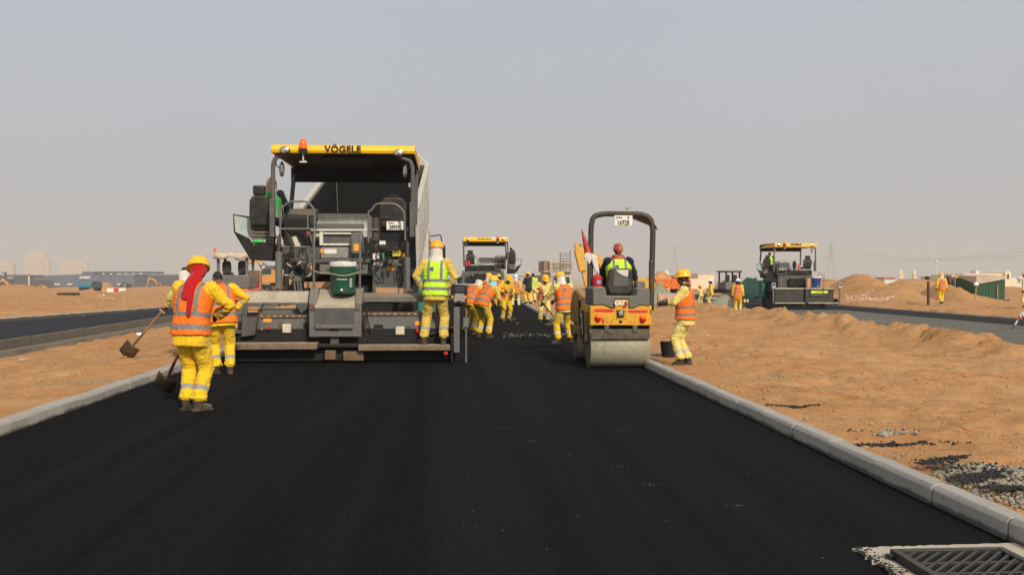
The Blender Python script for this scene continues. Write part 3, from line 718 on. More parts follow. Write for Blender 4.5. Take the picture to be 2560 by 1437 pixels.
    hm.ell(hc + Rh @ Vector((0, 0.030, -0.055*hs)), (0.056*hs, 0.062*hs, 0.066*hs), 14, 10, Rh)
    hm.ell(hc + Rh @ Vector((0, 0.098*hs, -0.022)), (0.014, 0.020, 0.024), 8, 6, Rh)
    hm.ell(hc + Rh @ Vector((0, 0.085*hs, 0.018)), (0.045, 0.014, 0.012), 8, 6, Rh)
    hm.ell(hc + Rh @ Vector((0, 0.082*hs, -0.062)), (0.024, 0.014, 0.011), 8, 6, Rh)
    for s in (-1, 1): hm.ell(hc + Rh @ Vector((s*0.078*hs, -0.008, -0.008)), (0.012, 0.024, 0.032), 8, 6, Rh)
    hm.tube([nb + R2 @ Vector((0, 0.0, -0.02)), hc + Rh @ Vector((0, -0.02, -0.05*k))], [0.054*k, 0.052*k], 10)
    headm = remesh(hm, 0.009, 2)
    # ---- hands: palm, four fingers of unequal length, thumb at the side
    pd = MB()
    for i in (0, 1):
        f = (wr[i] - els[i]).normalized(); s = -1 if i == 0 else 1
        latv = R2 @ Vector((0, 0, 1)); latv = (latv - f*latv.dot(f))
        if latv.length < 0.2: latv = Vector((0, 1, 0)) - f*f.y
        latv.normalize(); nrm = f.cross(latv)*s          # lat: toward thumb; nrm: palm side
        cpt = wr[i] + f*0.045*k
        pm = Matrix((latv, f, nrm)).transposed()
        pd.ell(cpt, (0.042*k, 0.058*k, 0.020*k), 10, 7, pm)
        pd.tube([wr[i] - f*0.05, wr[i] + f*0.02], [0.031*k, 0.030*k], 8)
        for q, (off, ln) in enumerate(((0.029, 0.074), (0.010, 0.082), (-0.010, 0.076), (-0.029, 0.060))):
            p0 = cpt + latv*off*k + f*0.042*k; d = f.copy(); pts = [p0 - f*0.02]; pts.append(p0); ang = 0
            for z in range(3):
                ang += R(grip*(0.9 if z else 0.7)); dd = f*math.cos(ang) - nrm*math.sin(ang)*(-1)
                pts.append(pts[-1] + dd*ln*k*(0.42, 0.33, 0.25)[z])
            pd.tube(pts, [0.010*k, 0.0105*k, 0.0098*k, 0.009*k, 0.0072*k], 6)
        t0 = cpt + latv*0.034*k - f*0.025*k; t1 = t0 + (latv*0.75 + f*0.5 + nrm*0.3).normalized()*0.036*k; t2 = t1 + (f*0.8 + nrm*0.55 - latv*0.1).normalized()*0.032*k
        pd.tube([t0, t1, t2], [0.0125*k, 0.0115*k, 0.0085*k], 6)
    # ---- label the coverall vertices by the nearest limb
    nv = len(body.vertices); Q = np.empty(nv*3); body.vertices.foreach_get('co', Q); Q = Q.reshape(-1, 3)
    NR = np.empty(nv*3); body.vertices.foreach_get('normal', NR); NR = NR.reshape(-1, 3)
    best = np.full(nv, 9.0); lab = np.zeros(nv, int); lt = np.zeros(nv)
    tS = np.zeros(nv); tX = np.zeros(nv); tY = np.zeros(nv); td = np.full(nv, 9.0)
    for a, b in zip(spine[:-1], spine[1:]):
        d, t = seg_dist(Q, a[0], b[0]); Rm = np.array(a[1].lerp(b[1], 0.5)); c = np.array(a[0])[None]*(1-t[:, None]) + np.array(b[0])[None]*t[:, None]
        l = (Q - c) @ Rm; w = (a[3]*(1-t) + b[3]*t)*k*bulk; dp = (a[4]*(1-t) + b[4]*t)*k*bulk
        rad = np.sqrt((l[:, 0]/w)**2 + (l[:, 1]/dp)**2); e = (rad - 1)*0.13 + np.abs(l[:, 2])*0.8
        u = e < td; td = np.where(u, e, td); tS = np.where(u, a[2]*(1-t) + b[2]*t, tS); tX = np.where(u, l[:, 0]/k, tX); tY = np.where(u, l[:, 1]/k, tY)
    d_n, _ = seg_dist(Q, nb, hc)
    for a, b, r, lb, t0, t1 in segs:
        d, t = seg_dist(Q, a, b); d = d - r
        u = d < best; best = np.where(u, d, best); lab = np.where(u, lb + 10*(t0 >= 2 and t0 < 5), lab); lt = np.where(u, t0 + (t1-t0)*t, lt)
    for i in (0, 1):
        az = 0.085*k + foot_z[i]; dd = np.hypot(Q[:, 0]-feet[i][0], Q[:, 1]-feet[i][1]); ft = (Q[:, 2] < az + 0.035) & (Q[:, 2] > az - 0.2) & (dd < 0.30)
        lab = np.where(ft, 3, lab)
    # arms: 11, legs: 0, shoes: 3
    tor = (td < best + np.where(lab == 11, -0.004, 0.02)) & (lab != 3) & (tS > -jacket_hem - 0.02)
    lab = np.where(tor, 1, lab); lab = np.where((d_n < 0.075*k) & (tS > 0.53) & tor, 2, lab)
    if bare > 0:
        lab = np.where((lab == 11) & (lt > 4 - bare*1.02), 2, lab)
    lt = np.where(lab == 1, 9, lt)
    # cloth folds: shallow creases that run round limbs
    cl = (lab == 0) | (lab == 1) | (lab == 11)
    fz = np.where(lab == 0, 15.0, 9.0); sd = rng.uniform(0, 50)
    amp = np.where(lab == 0, 0.0108, 0.0088)*(1 + 0.8*(lt > 1.75)*(lab == 0) + 0.5*(lab == 11))
    wv = fbm(Q[:, 0]*7 + sd, Q[:, 1]*7, Q[:, 2]*fz*0.75, 3)
    cr = (1 - np.abs(vnoise(Q[:, 0]*6 + sd, Q[:, 1]*6 + 3*wv, Q[:, 2]*fz)))**3
    Q2 = Q + NR*((amp*(wv*0.55 + cr*1.1 - 0.4))*cl)[:, None]
    body.vertices.foreach_set('co', Q2.ravel())
    # ---- vest from the torso surface
    if vest is not None:
        nf = len(body.polygons); fv = [tuple(p.vertices) for p in body.polygons]
        ok = (lab == 1) & (tS > vest_hem) & (tS < 0.522 - 0.0*tX)
        neck = (tY > 0) & (np.abs(tX) < (0.105*np.clip((tS - 0.22)/0.26, 0, 1)) + (0.03 if vest_open else 0))
        ok &= ~neck
        vf = [f for f in fv if all(ok[list(f)])]
        used = sorted({i for f in vf for i in f}); mp_ = {g: i for i, g in enumerate(used)}
        if used:
            U = np.array(used); fl = np.clip((0.12 - tS[U])/0.22, 0, 1)
            off = 0.013 + 0.016*fl + 0.006*fbm(Q[U, 0]*5 + sd, Q[U, 1]*5, Q[U, 2]*3, 2)
            VQ = Q[U] + NR[U]*off[:, None]
            vm = bpy.data.meshes.new('vest'); vm.from_pydata([tuple(v) for v in VQ], [], [tuple(mp_[i] for i in f) for f in vf])
            at = vm.attributes.new('vc', 'FLOAT_VECTOR', 'POINT'); at.data.foreach_set('vector', np.stack([tX[U], tY[U], tS[U]], 1).ravel())
            vm.polygons.foreach_set('use_smooth', [True]*len(vm.polygons)); vm.materials.append(vest)
            vo = bpy.data.objects.new('vest', vm); C.objects.link(vo); vo.parent = rt
            sm = vo.modifiers.new('s', 'SMOOTH'); sm.factor = 0.5; sm.iterations = 3
            so = vo.modifiers.new('t', 'SOLIDIFY'); so.thickness = 0.006; so.offset = 1
    # ---- join head and hands into the one body mesh
    hn = len(headm.vertices); HQ = np.empty(hn*3); headm.vertices.foreach_get('co', HQ); HQ = HQ.reshape(-1, 3)
    hl = (HQ - np.array(hc)) @ np.array(Rh)
    hlab = np.full(hn, 2); eye = np.zeros(hn, bool)
    for s in (-1, 1): eye |= np.linalg.norm(hl - np.array((s*0.032, 0.088*hs, 0.002)), axis=1) < 0.016
    hair = (hl[:, 2] > 0.035) | ((hl[:, 1] < -0.045) & (hl[:, 2] > -0.045)) | ((np.abs(hl[:, 0]) > 0.06) & (hl[:, 1] < 0.0) & (hl[:, 2] > 0.0))
    hlab = np.where(hair | eye, 4, hlab)
    vs = [tuple(v) for v in Q2] + [tuple(v) for v in HQ] + [tuple(v) for v in pd.v]
    fs = [tuple(p.vertices) for p in body.polygons] + [tuple(i + nv for i in p.vertices) for p in headm.polygons] + [tuple(i + nv + hn for i in f) for f in pd.f]
    al = np.concatenate([lab, hlab, np.full(len(pd.v), 2)]); alt = np.concatenate([lt, np.full(hn + len(pd.v), 9.0)])
    me = bpy.data.meshes.new('body'); me.from_pydata(vs, [], fs); bpy.data.meshes.remove(body); bpy.data.meshes.remove(headm)
    at = me.attributes.new('lt', 'FLOAT', 'POINT'); at.data.foreach_set('value', alt)
    for m in (trousers, jacket, SKIN[skin], SHOE, plain('black hair', (0.012, 0.010, 0.009), 0.7)): me.materials.append(m)
    MI = {0: 0, 1: 1, 11: 1, 2: 2, 3: 3, 4: 4}
    mi = [MI[int(sorted(al[i] for i in f)[len(f)//2])] for f in fs]
    me.polygons.foreach_set('material_index', mi); me.polygons.foreach_set('use_smooth', [True]*len(fs)); me.update()
    bo = bpy.data.objects.new('body', me); C.objects.link(bo); bo.parent = rt
    # ---- hard hat
    M4 = Matrix.Translation(hc + Rh @ Vector((0, -0.008, 0.045*hs))) @ Rh.to_4x4()
    if helmet is not None:
        h = MB(); prof = [(0.155, -0.006), (0.150, 0.0), (0.128, 0.006), (0.126, 0.030), (0.120, 0.060), (0.104, 0.090), (0.076, 0.112), (0.040, 0.124), (0.0, 0.127)]
        n = 28; rings = []
        for r, z in prof:
            ring = []
            for j in range(n):
                a = 2*math.pi*j/n; ca, sa = math.cos(a), math.sin(a); ext = 0
                if r > 0.14: r2 = 0.134 + 0.048*max(0, sa)**1.5
                else: r2 = r
                ring.append((r2*ca*0.96, r2*sa*1.10, z - (0.012*max(0, sa) if r > 0.14 else 0)))
            rings.append(ring)
        inner = [[(p[0]*0.93, p[1]*0.93, p[2]-0.004) for p in rg_] for rg_ in (rings[2], rings[4], rings[6])]
        h.loft(rings, True)
        for a in (-0.022, 0, 0.022):
            h.tube([(a, 0.12*math.cos(t)*1.02, 0.062+0.068*math.sin(t)) for t in [R(12 + 156*i/10) for i in range(11)]], 0.006, 6)
        ho = h.build('helmet', helmet, rt, smooth=50); ho.matrix_local = M4 @ Matrix.Scale(hs*1.02, 4)
    # ---- neck cloth hanging under the hat
    if scarf is not None:
        s = MB(); rings = []; n = 20
        levels = [(0.055, 0.094, 0.112, -0.012), (0.0, 0.100, 0.118, -0.014), (-0.05, 0.108, 0.116, -0.012), (-0.10, 0.106, 0.108, -0.012), (-0.14, 0.116, 0.114, -0.012), (-0.14 - scarf_len*0.4, 0.135, 0.125, -0.012), (-0.14 - scarf_len, 0.15, 0.135, -0.01)]
        for z, w, d, yo in (levels[3:] if scarf_neck else levels):
            ring = []
            for j in range(n + 1):
                a = R(-212 + 244*j/n); jj = 1 + 0.05*mnoise.noise((math.cos(a)*3 + sd, math.sin(a)*3, z*14))
                ring.append(hc + Rh @ Vector((w*jj*math.cos(a)*hs, yo + d*jj*math.sin(a)*hs, z*hs)) if z > -0.09 else
                            hc + Rh @ Vector((0, 0, -0.09*hs)) + R2 @ Vector((w*jj*math.cos(a)*hs, yo + d*jj*math.sin(a)*hs, (z + 0.09)*hs)))
            rings.append(ring)
        vs = [p for r_ in rings for p in r_]; w_ = n + 1
        s.add(vs, [(i*w_+j, i*w_+j+1, (i+1)*w_+j+1, (i+1)*w_+j) for i in range(len(rings)-1) for j in range(n)])
        so_ = s.build('neck_cloth', scarf, rt, smooth=80); t_ = so_.modifiers.new('t', 'SOLIDIFY'); t_.thickness = 0.012; t_.offset = 0
        ss = so_.modifiers.new('u', 'SUBSURF'); ss.levels = ss.render_levels = 1
    if hood is not None:
        h = MB().ell(hc + Rh @ Vector((0, -0.016, 0.022)), (0.094*hs, 0.114*hs, 0.106*hs), 18, 12, Rh); h.build('hood', hood, rt, smooth=80)
    info = dict(root=rt, hc=hc, Rh=Rh, nb=nb, R2=R2, pv=pv, R1=R1, wr=wr, k=k)
    return info
def world_of(info, v):
    rt = info['root']; return Vector(rt.location) + Matrix.Rotation(rt.rotation_euler.z, 3, 'Z') @ Vector(v)
# ================================================================== PAVERS
GRAPH = paint('graphite machine paint', (0.085, 0.088, 0.086), 0.5, 0.1, 0.65, (0.17, 0.135, 0.095), 2.5, 0.12, 0.4, dust=0.5)
GREY2 = paint('mid grey machine paint', (0.14, 0.142, 0.137), 0.5, 0.1, 0.65, (0.20, 0.155, 0.105), 2.5, 0.12, 0.4, dust=0.45)
LGREY = paint('light grey hood paint', (0.52, 0.53, 0.47), 0.5, 0.0, 0.35, (0.2, 0.16, 0.11), 2.0, 0.1, 0.4, dust=0.4)
BLK = paint('sooty black steel', (0.016, 0.016, 0.016), 0.7, 0.1, 0.3, (0.07, 0.055, 0.04), 3, 0.2, 0.25, dust=0.25)
RUBB = paint('black rubber', (0.014, 0.014, 0.014), 0.7, 0, 0.25, (0.08, 0.07, 0.055), 5, 0.15, 0.3, dust=0.2)
BEIGE = paint('dusty tread plate', (0.46, 0.41, 0.32), 0.75, 0.1, 0.5, (0.25, 0.19, 0.12), 4, 0.3, 0.3, dust=0.3)
RUST = paint('rusty steel', (0.20, 0.13, 0.085), 0.8, 0.2, 0.6, (0.10, 0.05, 0.025), 5, 0.4, 0.3, dust=0.35)
ROOFY = paint('yellow canopy paint', (0.93, 0.53, 0.010), 0.4, 0, 0.06, (0.5, 0.35, 0.1), 2, 0.02, 0.5, dust=0.12, var=0.04)
TEAL = paint('teal hopper paint', (0.010, 0.21, 0.155), 0.45, 0, 0.3, (0.15, 0.15, 0.11), 2, 0.08, 0.4, dust=0.3)
CREAM = paint('cream box paint', (0.60, 0.56, 0.44), 0.6, 0, 0.3, (0.25, 0.2, 0.13), 6, 0.08, 0.4, dust=0.2)
WHITEP = paint('white machine paint', (0.70, 0.68, 0.62), 0.5, 0, 0.25, (0.3, 0.24, 0.17), 3, 0.06, 0.4, dust=0.2)
ORANGE_L = plain('orange warning sticker', (0.95, 0.36, 0.012), 0.6); WHITE_L = plain('white sticker', (0.75, 0.73, 0.66), 0.6); BLACK_L = plain('black print', (0.012, 0.012, 0.012), 0.6)
RED_P = paint('red paint', (0.50, 0.012, 0.016), 0.45, 0, 0.15, (0.2, 0.08, 0.05), 6, 0.05)
CHROME = plain('lamp reflector', (0.62, 0.60, 0.56), 0.18, 0.9); AMBER = plain('amber lens', (0.90, 0.16, 0.006), 0.2); MIRR = plain('mirror glass', (0.40, 0.40, 0.39), 0.1, 0.9)
GLASSP = paint('dusty plexiglass', (0.42, 0.50, 0.48), 0.25, 0, 0.25, (0.45, 0.4, 0.33), 2, 0.02, 0.5, dust=0.1)
VINYL = paint('black vinyl seat', (0.022, 0.021, 0.020), 0.55, 0, 0.35, (0.16, 0.12, 0.08), 7, 0.15, 0.4, dust=0.3)
HOSE = paint('black hose', (0.020, 0.019, 0.018), 0.6, 0, 0.4, (0.12, 0.10, 0.075), 6, 0.2, 0.3, dust=0.3)
TIMBER = paint('weathered timber', (0.46, 0.27, 0.14), 0.85, 0, 0.5, (0.16, 0.08, 0.04), 6, 0.4, 0.2, dust=0.2)
PO = Vector((-1.90, 17.5, 0)); KS = 4.129
def L(cx, cy, d): return P(560 + cx/KS, 330 + cy/KS, PO.y + d) - PO
def rb(mb, x0, y0, x1, y1, d, t):
    a, b = L(x0, y1, d), L(x1, y0, d); return mb.box(a.x, b.x, d, d + t, a.z, b.z)
def pl(mb, pts, d, t):
    return mb.prism([(L(x, y, d).x, L(x, y, d).z) for x, y in pts], 'y', d, d + t)
Y2 = 1115      # lower half of the rear view starts this far down the same measuring grid
def rounded(pts, r, n=5):
    """round the corners of a polyline"""
    pts = [Vector(p) for p in pts]; out = [pts[0]]
    for a, b, c in zip(pts, pts[1:], pts[2:]):
        u, w = (a-b), (c-b); k = min(r, u.length*0.45, w.length*0.45); p, q = b + u.normalized()*k, b + w.normalized()*k
        for i in range(n+1):
            t = i/n; out.append(p*(1-t)**2 + b*2*t*(1-t) + q*t*t)
    return out + [pts[-1]]

def build_seat(rt, B, c, rz=0, detail=True, name='seat', w=0.50, hr=True):
    """c: base point of cushion rear (x, y, z); back faces the viewer at -y"""
    x, y, z = c; s = B(); s.box(x-w/2, x+w/2, y+0.02, y+0.52, z-0.02, z+0.12); so = s.build(name, VINYL, rt, 0.05, segs=3)
    tilt = 0.12
    b = B(); pts = [(-w/2*0.86, 0.02), (w/2*0.86, 0.02), (w/2, 0.20), (w/2*0.94, 0.52), (w/2*0.62, 0.62), (-w/2*0.62, 0.62), (-w/2*0.94, 0.52), (-w/2, 0.20)]
    mb0 = MB(); mb0.prism(pts, 'y', -0.06, 0.08)
    b.add([(x+v[0], y+v[1]-tilt*v[2], z+v[2]+0.04) for v in mb0.v], mb0.f); b.build('backrest', VINYL, so, 0.035, segs=3)
    if hr:
        h = B(); mb0 = MB().box(-w*0.30, w*0.30, -0.06, 0.05, 0.66, 0.86); h.add([(x+v[0], y+v[1]-tilt*v[2], z+v[2]) for v in mb0.v], mb0.f); h.build('headrest', VINYL, so, 0.04, segs=3)
    if detail:
        be = B()
        for i in range(4): be.box(x-0.20+0.012*(i % 2), x+0.20-0.012*(i % 2), y+0.08, y+0.44, z-0.30+i*0.068, z-0.30+i*0.068+0.058)
        be.build('bellows', paint('dusty bellows', (0.14, 0.12, 0.09), 0.8, 0, 0.4, (0.25, 0.2, 0.13), 8), so, 0.02)
    return so

def paver_upper(rt, B, detail=True, letters=True, plate=True, mirror=False, roof=None):
    """canopy, posts, operator deck, seats, hood and hopper: shared by every paver of this make"""
    sg = -1 if mirror else 1
    # canopy
    a, b = L(483, 205, 1.5), L(1972, 115, 1.5); zt, zb = (L(485, 112, 1.5).z + L(1960, 152, 1.5).z)/2, (L(485, 205, 1.5).z + L(1960, 240, 1.5).z)/2
    x0, x1 = L(485, 160, 1.5).x, L(1972, 200, 1.5).x
    zb = zb - (0.11 if roof or mirror else 0.0)
    r = B(); prof = [(1.50, zb), (1.47, zb+0.06), (1.50, zt-0.03), (1.56, zt), (3.0, zt+0.03), (4.42, zt-0.02), (4.60, zb+0.03), (4.60, zb), (4.52, zb), (4.45, zt-0.07), (3.0, zt-0.04), (1.60, zt-0.06), (1.56, zb)]
    r.prism(prof, 'x', x0, x1); RM = roof or ROOFY; ro = r.build('canopy', RM, rt, 0.022, segs=3)
    for s in (x0, x1-0.03): MB.build(B().box(s, s+0.03, 1.56, 4.5, zb+0.004, zt-0.075), 'canopy_side', RM, ro, 0.01)
    u = B().box(x0+0.04, x1-0.04, 1.58, 4.5, zb+0.02, zb+0.05); u.box(x0+0.95, x1-0.95, 1.9, 3.6, zb-0.035, zb+0.015); u.build('canopy_lining', BLK, ro, 0.01)
    h = B(); p, q = L(690, 515, 4.2), L(1985, 440, 4.2); h.box(p.x, q.x, 4.2, 4.32, p.z, zb+0.03); h.build('front_header', BLK, ro, 0.02)
    for (cx, cy) in ((630, 190), (1803, 220)):
        c = L(cx, cy, 1.46); MB.build(B().lathe([(0.0, 0.0), (0.098, 0.0), (0.098, 0.06), (0.0, 0.06)], (c.x, 1.41, c.z), 20, 0.74, 1.0, 'y'), 'lamp_housing', BLK, ro, 0.008)
        MB.build(B().lathe([(0.0, -0.012), (0.05, -0.008), (0.080, 0.0), (0.080, 0.01), (0.0, 0.01)], (c.x, 1.405, c.z), 20, 0.74, 1.0, 'y'), 'lamp_lens', CHROME, ro)
    c = L(818, 178, 1.42)
    be = B().lathe([(0.0, 0.10), (0.072, 0.10), (0.078, 0.13), (0.075, 0.20), (0.060, 0.265), (0.03, 0.295), (0.0, 0.30)], (c.x, 1.40, c.z-0.10), 18); bo = be.build('beacon', AMBER, ro)
    MB.build(B().lathe([(0.0, 0.0), (0.082, 0.0), (0.082, 0.085), (0.074, 0.105), (0.0, 0.105)], (c.x, 1.40, c.z-0.10), 18), 'beacon_base', BLK, bo)
    MB.build(B().tube([(c.x, 1.40, c.z-0.10), (c.x, 1.40, c.z-0.22), (c.x+0.05, 1.44, c.z-0.25)], 0.016, 8).box(c.x-0.07, c.x+0.07, 1.40, 1.43, c.z-0.262, c.z-0.235), 'beacon_bracket', CREAM, bo)
    if letters:
        c = L(1228, 178, 1.465); lettering('V\u00d6GELE', 0.185, BLACK_L, ro, (sg*c.x, 1.458, c.z-0.008), rx=R(4), depth=0.003, offset=0.006, spacing=1.06)
    # posts
    ps = [[(506, 1085), (506, 330), (535, 262), (650, 228)], [(1947, 1085), (1947, 360), (1922, 300), (1800, 262)]]
    for q in ps:
        MB.build(B().tube(rounded([L(x, y, 1.62) for x, y in q], 0.10), 0.042, 10), 'rear_post', GRAPH, rt)
    sl = B(); rb(sl, 468, 690, 520, 1085, 1.56, 0.13); sl.build('post_sleeve', GRAPH, rt, 0.01)
    sl = B(); rb(sl, 1914, 722, 1966, 1085, 1.56, 0.13); sl.build('post_sleeve', GRAPH, rt, 0.01)
    for t_, b_ in (((722, 448), (688, 836)), ((1985, 440), (1976, 960))):
        MB.build(B().bar(L(*t_, 4.2), L(*b_, 4.2), 0.085, 0.10, (0, 1, 0)), 'front_post', GRAPH, rt, 0.012)
    # mirrors
    for (cx, cy, s) in ((597, 385, 1), (1868, 400, -1)):
        c = L(cx, cy, 1.85); mo = B().ell(c, (0.055, 0.03, 0.155), 14, 9); k = mo.build('mirror', BLK, rt); MB.build(B().ell(c + Vector((0, -0.012, 0)), (0.045, 0.024, 0.14), 14, 9), 'mirror_glass', MIRR, k)
        MB.build(B().tube([c + Vector((0, 0.02, 0.0)), c + Vector((s*-0.10, -0.05, 0.06)), c + Vector((s*-0.12, -0.08, 0.30))], 0.012, 6), 'mirror_arm', GRAPH, k)
    # guard rails
    def rail(pts, d, r=0.019, nm='guard_rail'): return MB.build(B().tube(rounded([L(x, y, d) for x, y in pts], 0.09), r, 8), nm, GREY2, rt)
    rail([(582, 1190), (580, 800), (672, 718), (862, 716), (935, 800), (935, 1000)], 1.5)
    rail([(582, 1000), (930, 1000)], 1.5); rail([(582, 1187), (900, 1187)], 1.5); rail([(862, 850), (866, 1000), (905, 1120), (940, 1260)], 1.55, 0.016)
    rail([(1490, 1140), (1489, 825), (1525, 805), (1568, 740), (1772, 740), (1862, 820), (1872, 1120)], 1.5); rail([(1490, 1010), (1600, 1010)], 1.5)
    # operator deck, consoles, chassis
    d0 = B().box(-1.35, 1.30, 1.75, 3.6, 1.60, 1.70); d0.build('deck', BLK, rt, 0.01)
    ch = B().box(-1.18, 1.18, 2.05, 5.1, 0.62, 1.60); ch.build('chassis', BLK, rt, 0.03)
    cn = B(); a, b = L(610, 800, 2.55), L(945, 880, 2.55)
    cn.prism([(2.50, a.z-0.10), (2.62, a.z+0.02), (2.95, a.z+0.04), (3.0, a.z-0.2), (2.6, a.z-0.3)], 'x', a.x, b.x); cn.build('dashboard', GRAPH, rt, 0.02)
    cb = B(); rb(cb, 610, 880, 870, 1180, 2.35, 0.4); cb.build('console', BLK, rt, 0.03)
    w = L(628, 812, 2.45); st = []
    for i in range(17): aa = 2*math.pi*i/16; st.append((w.x+0.0+0.05*math.cos(aa), 2.45+0.12*math.sin(aa)*0.5, w.z+0.17*math.sin(aa)))
    MB.build(B().tube(st, 0.016, 6, False).cyl((w.x, 2.45, w.z), (w.x+0.05, 2.65, w.z-0.12), 0.02), 'steering_wheel', BLK, rt)
    # outboard platform with wind screen
    pf = B(); pl(pf, [(225, 1222), (300, 1165), (505, 1150), (505, 1328), (268, 1318)], 1.78, 1.1); pf.build('outboard_platform', BLK, rt, 0.012)
    sc = B(); pl(sc, [(104, 860), (275, 884), (345, 1098), (262, 1100), (112, 1028)], 2.30, 0.012); so = sc.build('wind_screen', GLASSP, rt)
    MB.build(B().tube([L(x, y, 2.295) for x, y in [(345, 1100), (262, 1290), (108, 1030), (98, 852), (280, 882), (352, 900)]], 0.016, 6), 'screen_frame', BLK, so)
    sd = B(); pl(sd, [(112, 1028), (262, 1100), (300, 1165), (262, 1292)], 2.28, 0.02); sd.build('screen_skirt', BLK, so)
    if detail:
        k = B(); pl(k, [(278, 886), (318, 892), (362, 1090), (345, 1096)], 2.36, 0.02); k.build('blue_panel', plain('navy panel', (0.015, 0.025, 0.12), 0.5), so)
        k = B(); pl(k, [(320, 893), (360, 900), (400, 1060), (364, 1090)], 2.38, 0.02); k.build('orange_panel', plain('orange panel', (0.65, 0.20, 0.012), 0.5), so)
    # seats
    c = L(375, 1000, 2.0); build_seat(rt, B, (c.x, 2.02, c.z), detail=True, w=0.42)
    c = L(1745, 1010, 1.95); build_seat(rt, B, (c.x, 2.0, c.z-0.02), detail=False, w=0.56, hr=not detail)
    # hood and engine bay in the middle
    hd = B(); a, b = L(925, 945, 3.3), L(1440, 842, 3.3); hd.prism([(3.3, a.z-0.30), (3.3, b.z), (5.0, b.z+0.0), (5.1, a.z-0.3)], 'x', a.x-0.45, b.x+0.1); hd.build('hood', LGREY, rt, 0.03)
    k = B(); rb(k, 925, 945, 1440, 998, 3.15, 0.15); k.build('hood_sill', GREY2, rt, 0.01)
    k = B(); rb(k, 893, 1001, 1492, 1020, 2.45, 0.10); k.build('white_rail', WHITEP, rt, 0.006)
    k = B(); rb(k, 985, 1030, 1020, 1170, 2.38, 0.10); rb(k, 1020, 1038, 1312, 1056, 2.40, 0.06); rb(k, 1020, 1150, 1312, 1171, 2.40, 0.06); k.build('heater_frame', WHITEP, rt, 0.006)
    k = B(); rb(k, 1020, 1056, 1312, 1150, 2.47, 0.2); k.build('heater_box', GRAPH, rt)
    k = B(); pl(k, [(1312, 1045), (1425, 1035), (1440, 1240), (1420, 1262), (1330, 1262), (1306, 1235)], 2.02, 0.30); k.build('switch_cabinet', GREY2, rt, 0.025)
    k = B(); rb(k, 1000, 1190, 1312, 1300, 2.28, 0.08); k.build('bulkhead_plate', paint('scuffed grey plate', (0.30, 0.285, 0.245), 0.6, 0.2, 0.6, (0.16, 0.12, 0.08), 3), rt, 0.008)
    # hopper and tracks
    for s in (-1, 1):
        k = B(); k.prism([(5.2, 0.55), (5.2, 1.85), (5.5, 1.95), (7.0, 1.45), (7.05, 0.75), (6.6, 0.55)], 'x', s*1.56, s*1.50); k.build('hopper_wing', TEAL, rt, 0.01)
        k = B(); k.prism([(2.0, 0.30), (2.25, 0.02), (4.75, 0.02), (5.05, 0.30), (5.05, 0.55), (4.75, 0.82), (2.25, 0.82), (2.0, 0.55)], 'x', s*0.90, s*1.24); k.build('crawler_track', RUBB, rt, 0.05, segs=3)
    k = B().prism([(5.1, 0.5), (5.1, 1.7), (5.2, 1.7), (5.25, 0.62), (6.9, 0.55), (6.9, 0.45)], 'x', -1.50, 1.50); k.build('hopper_floor', TEAL, rt)
    k = B().box(-1.50, 1.50, 6.95, 7.15, 0.45, 0.75); k.build('push_bar', GRAPH, rt, 0.03)

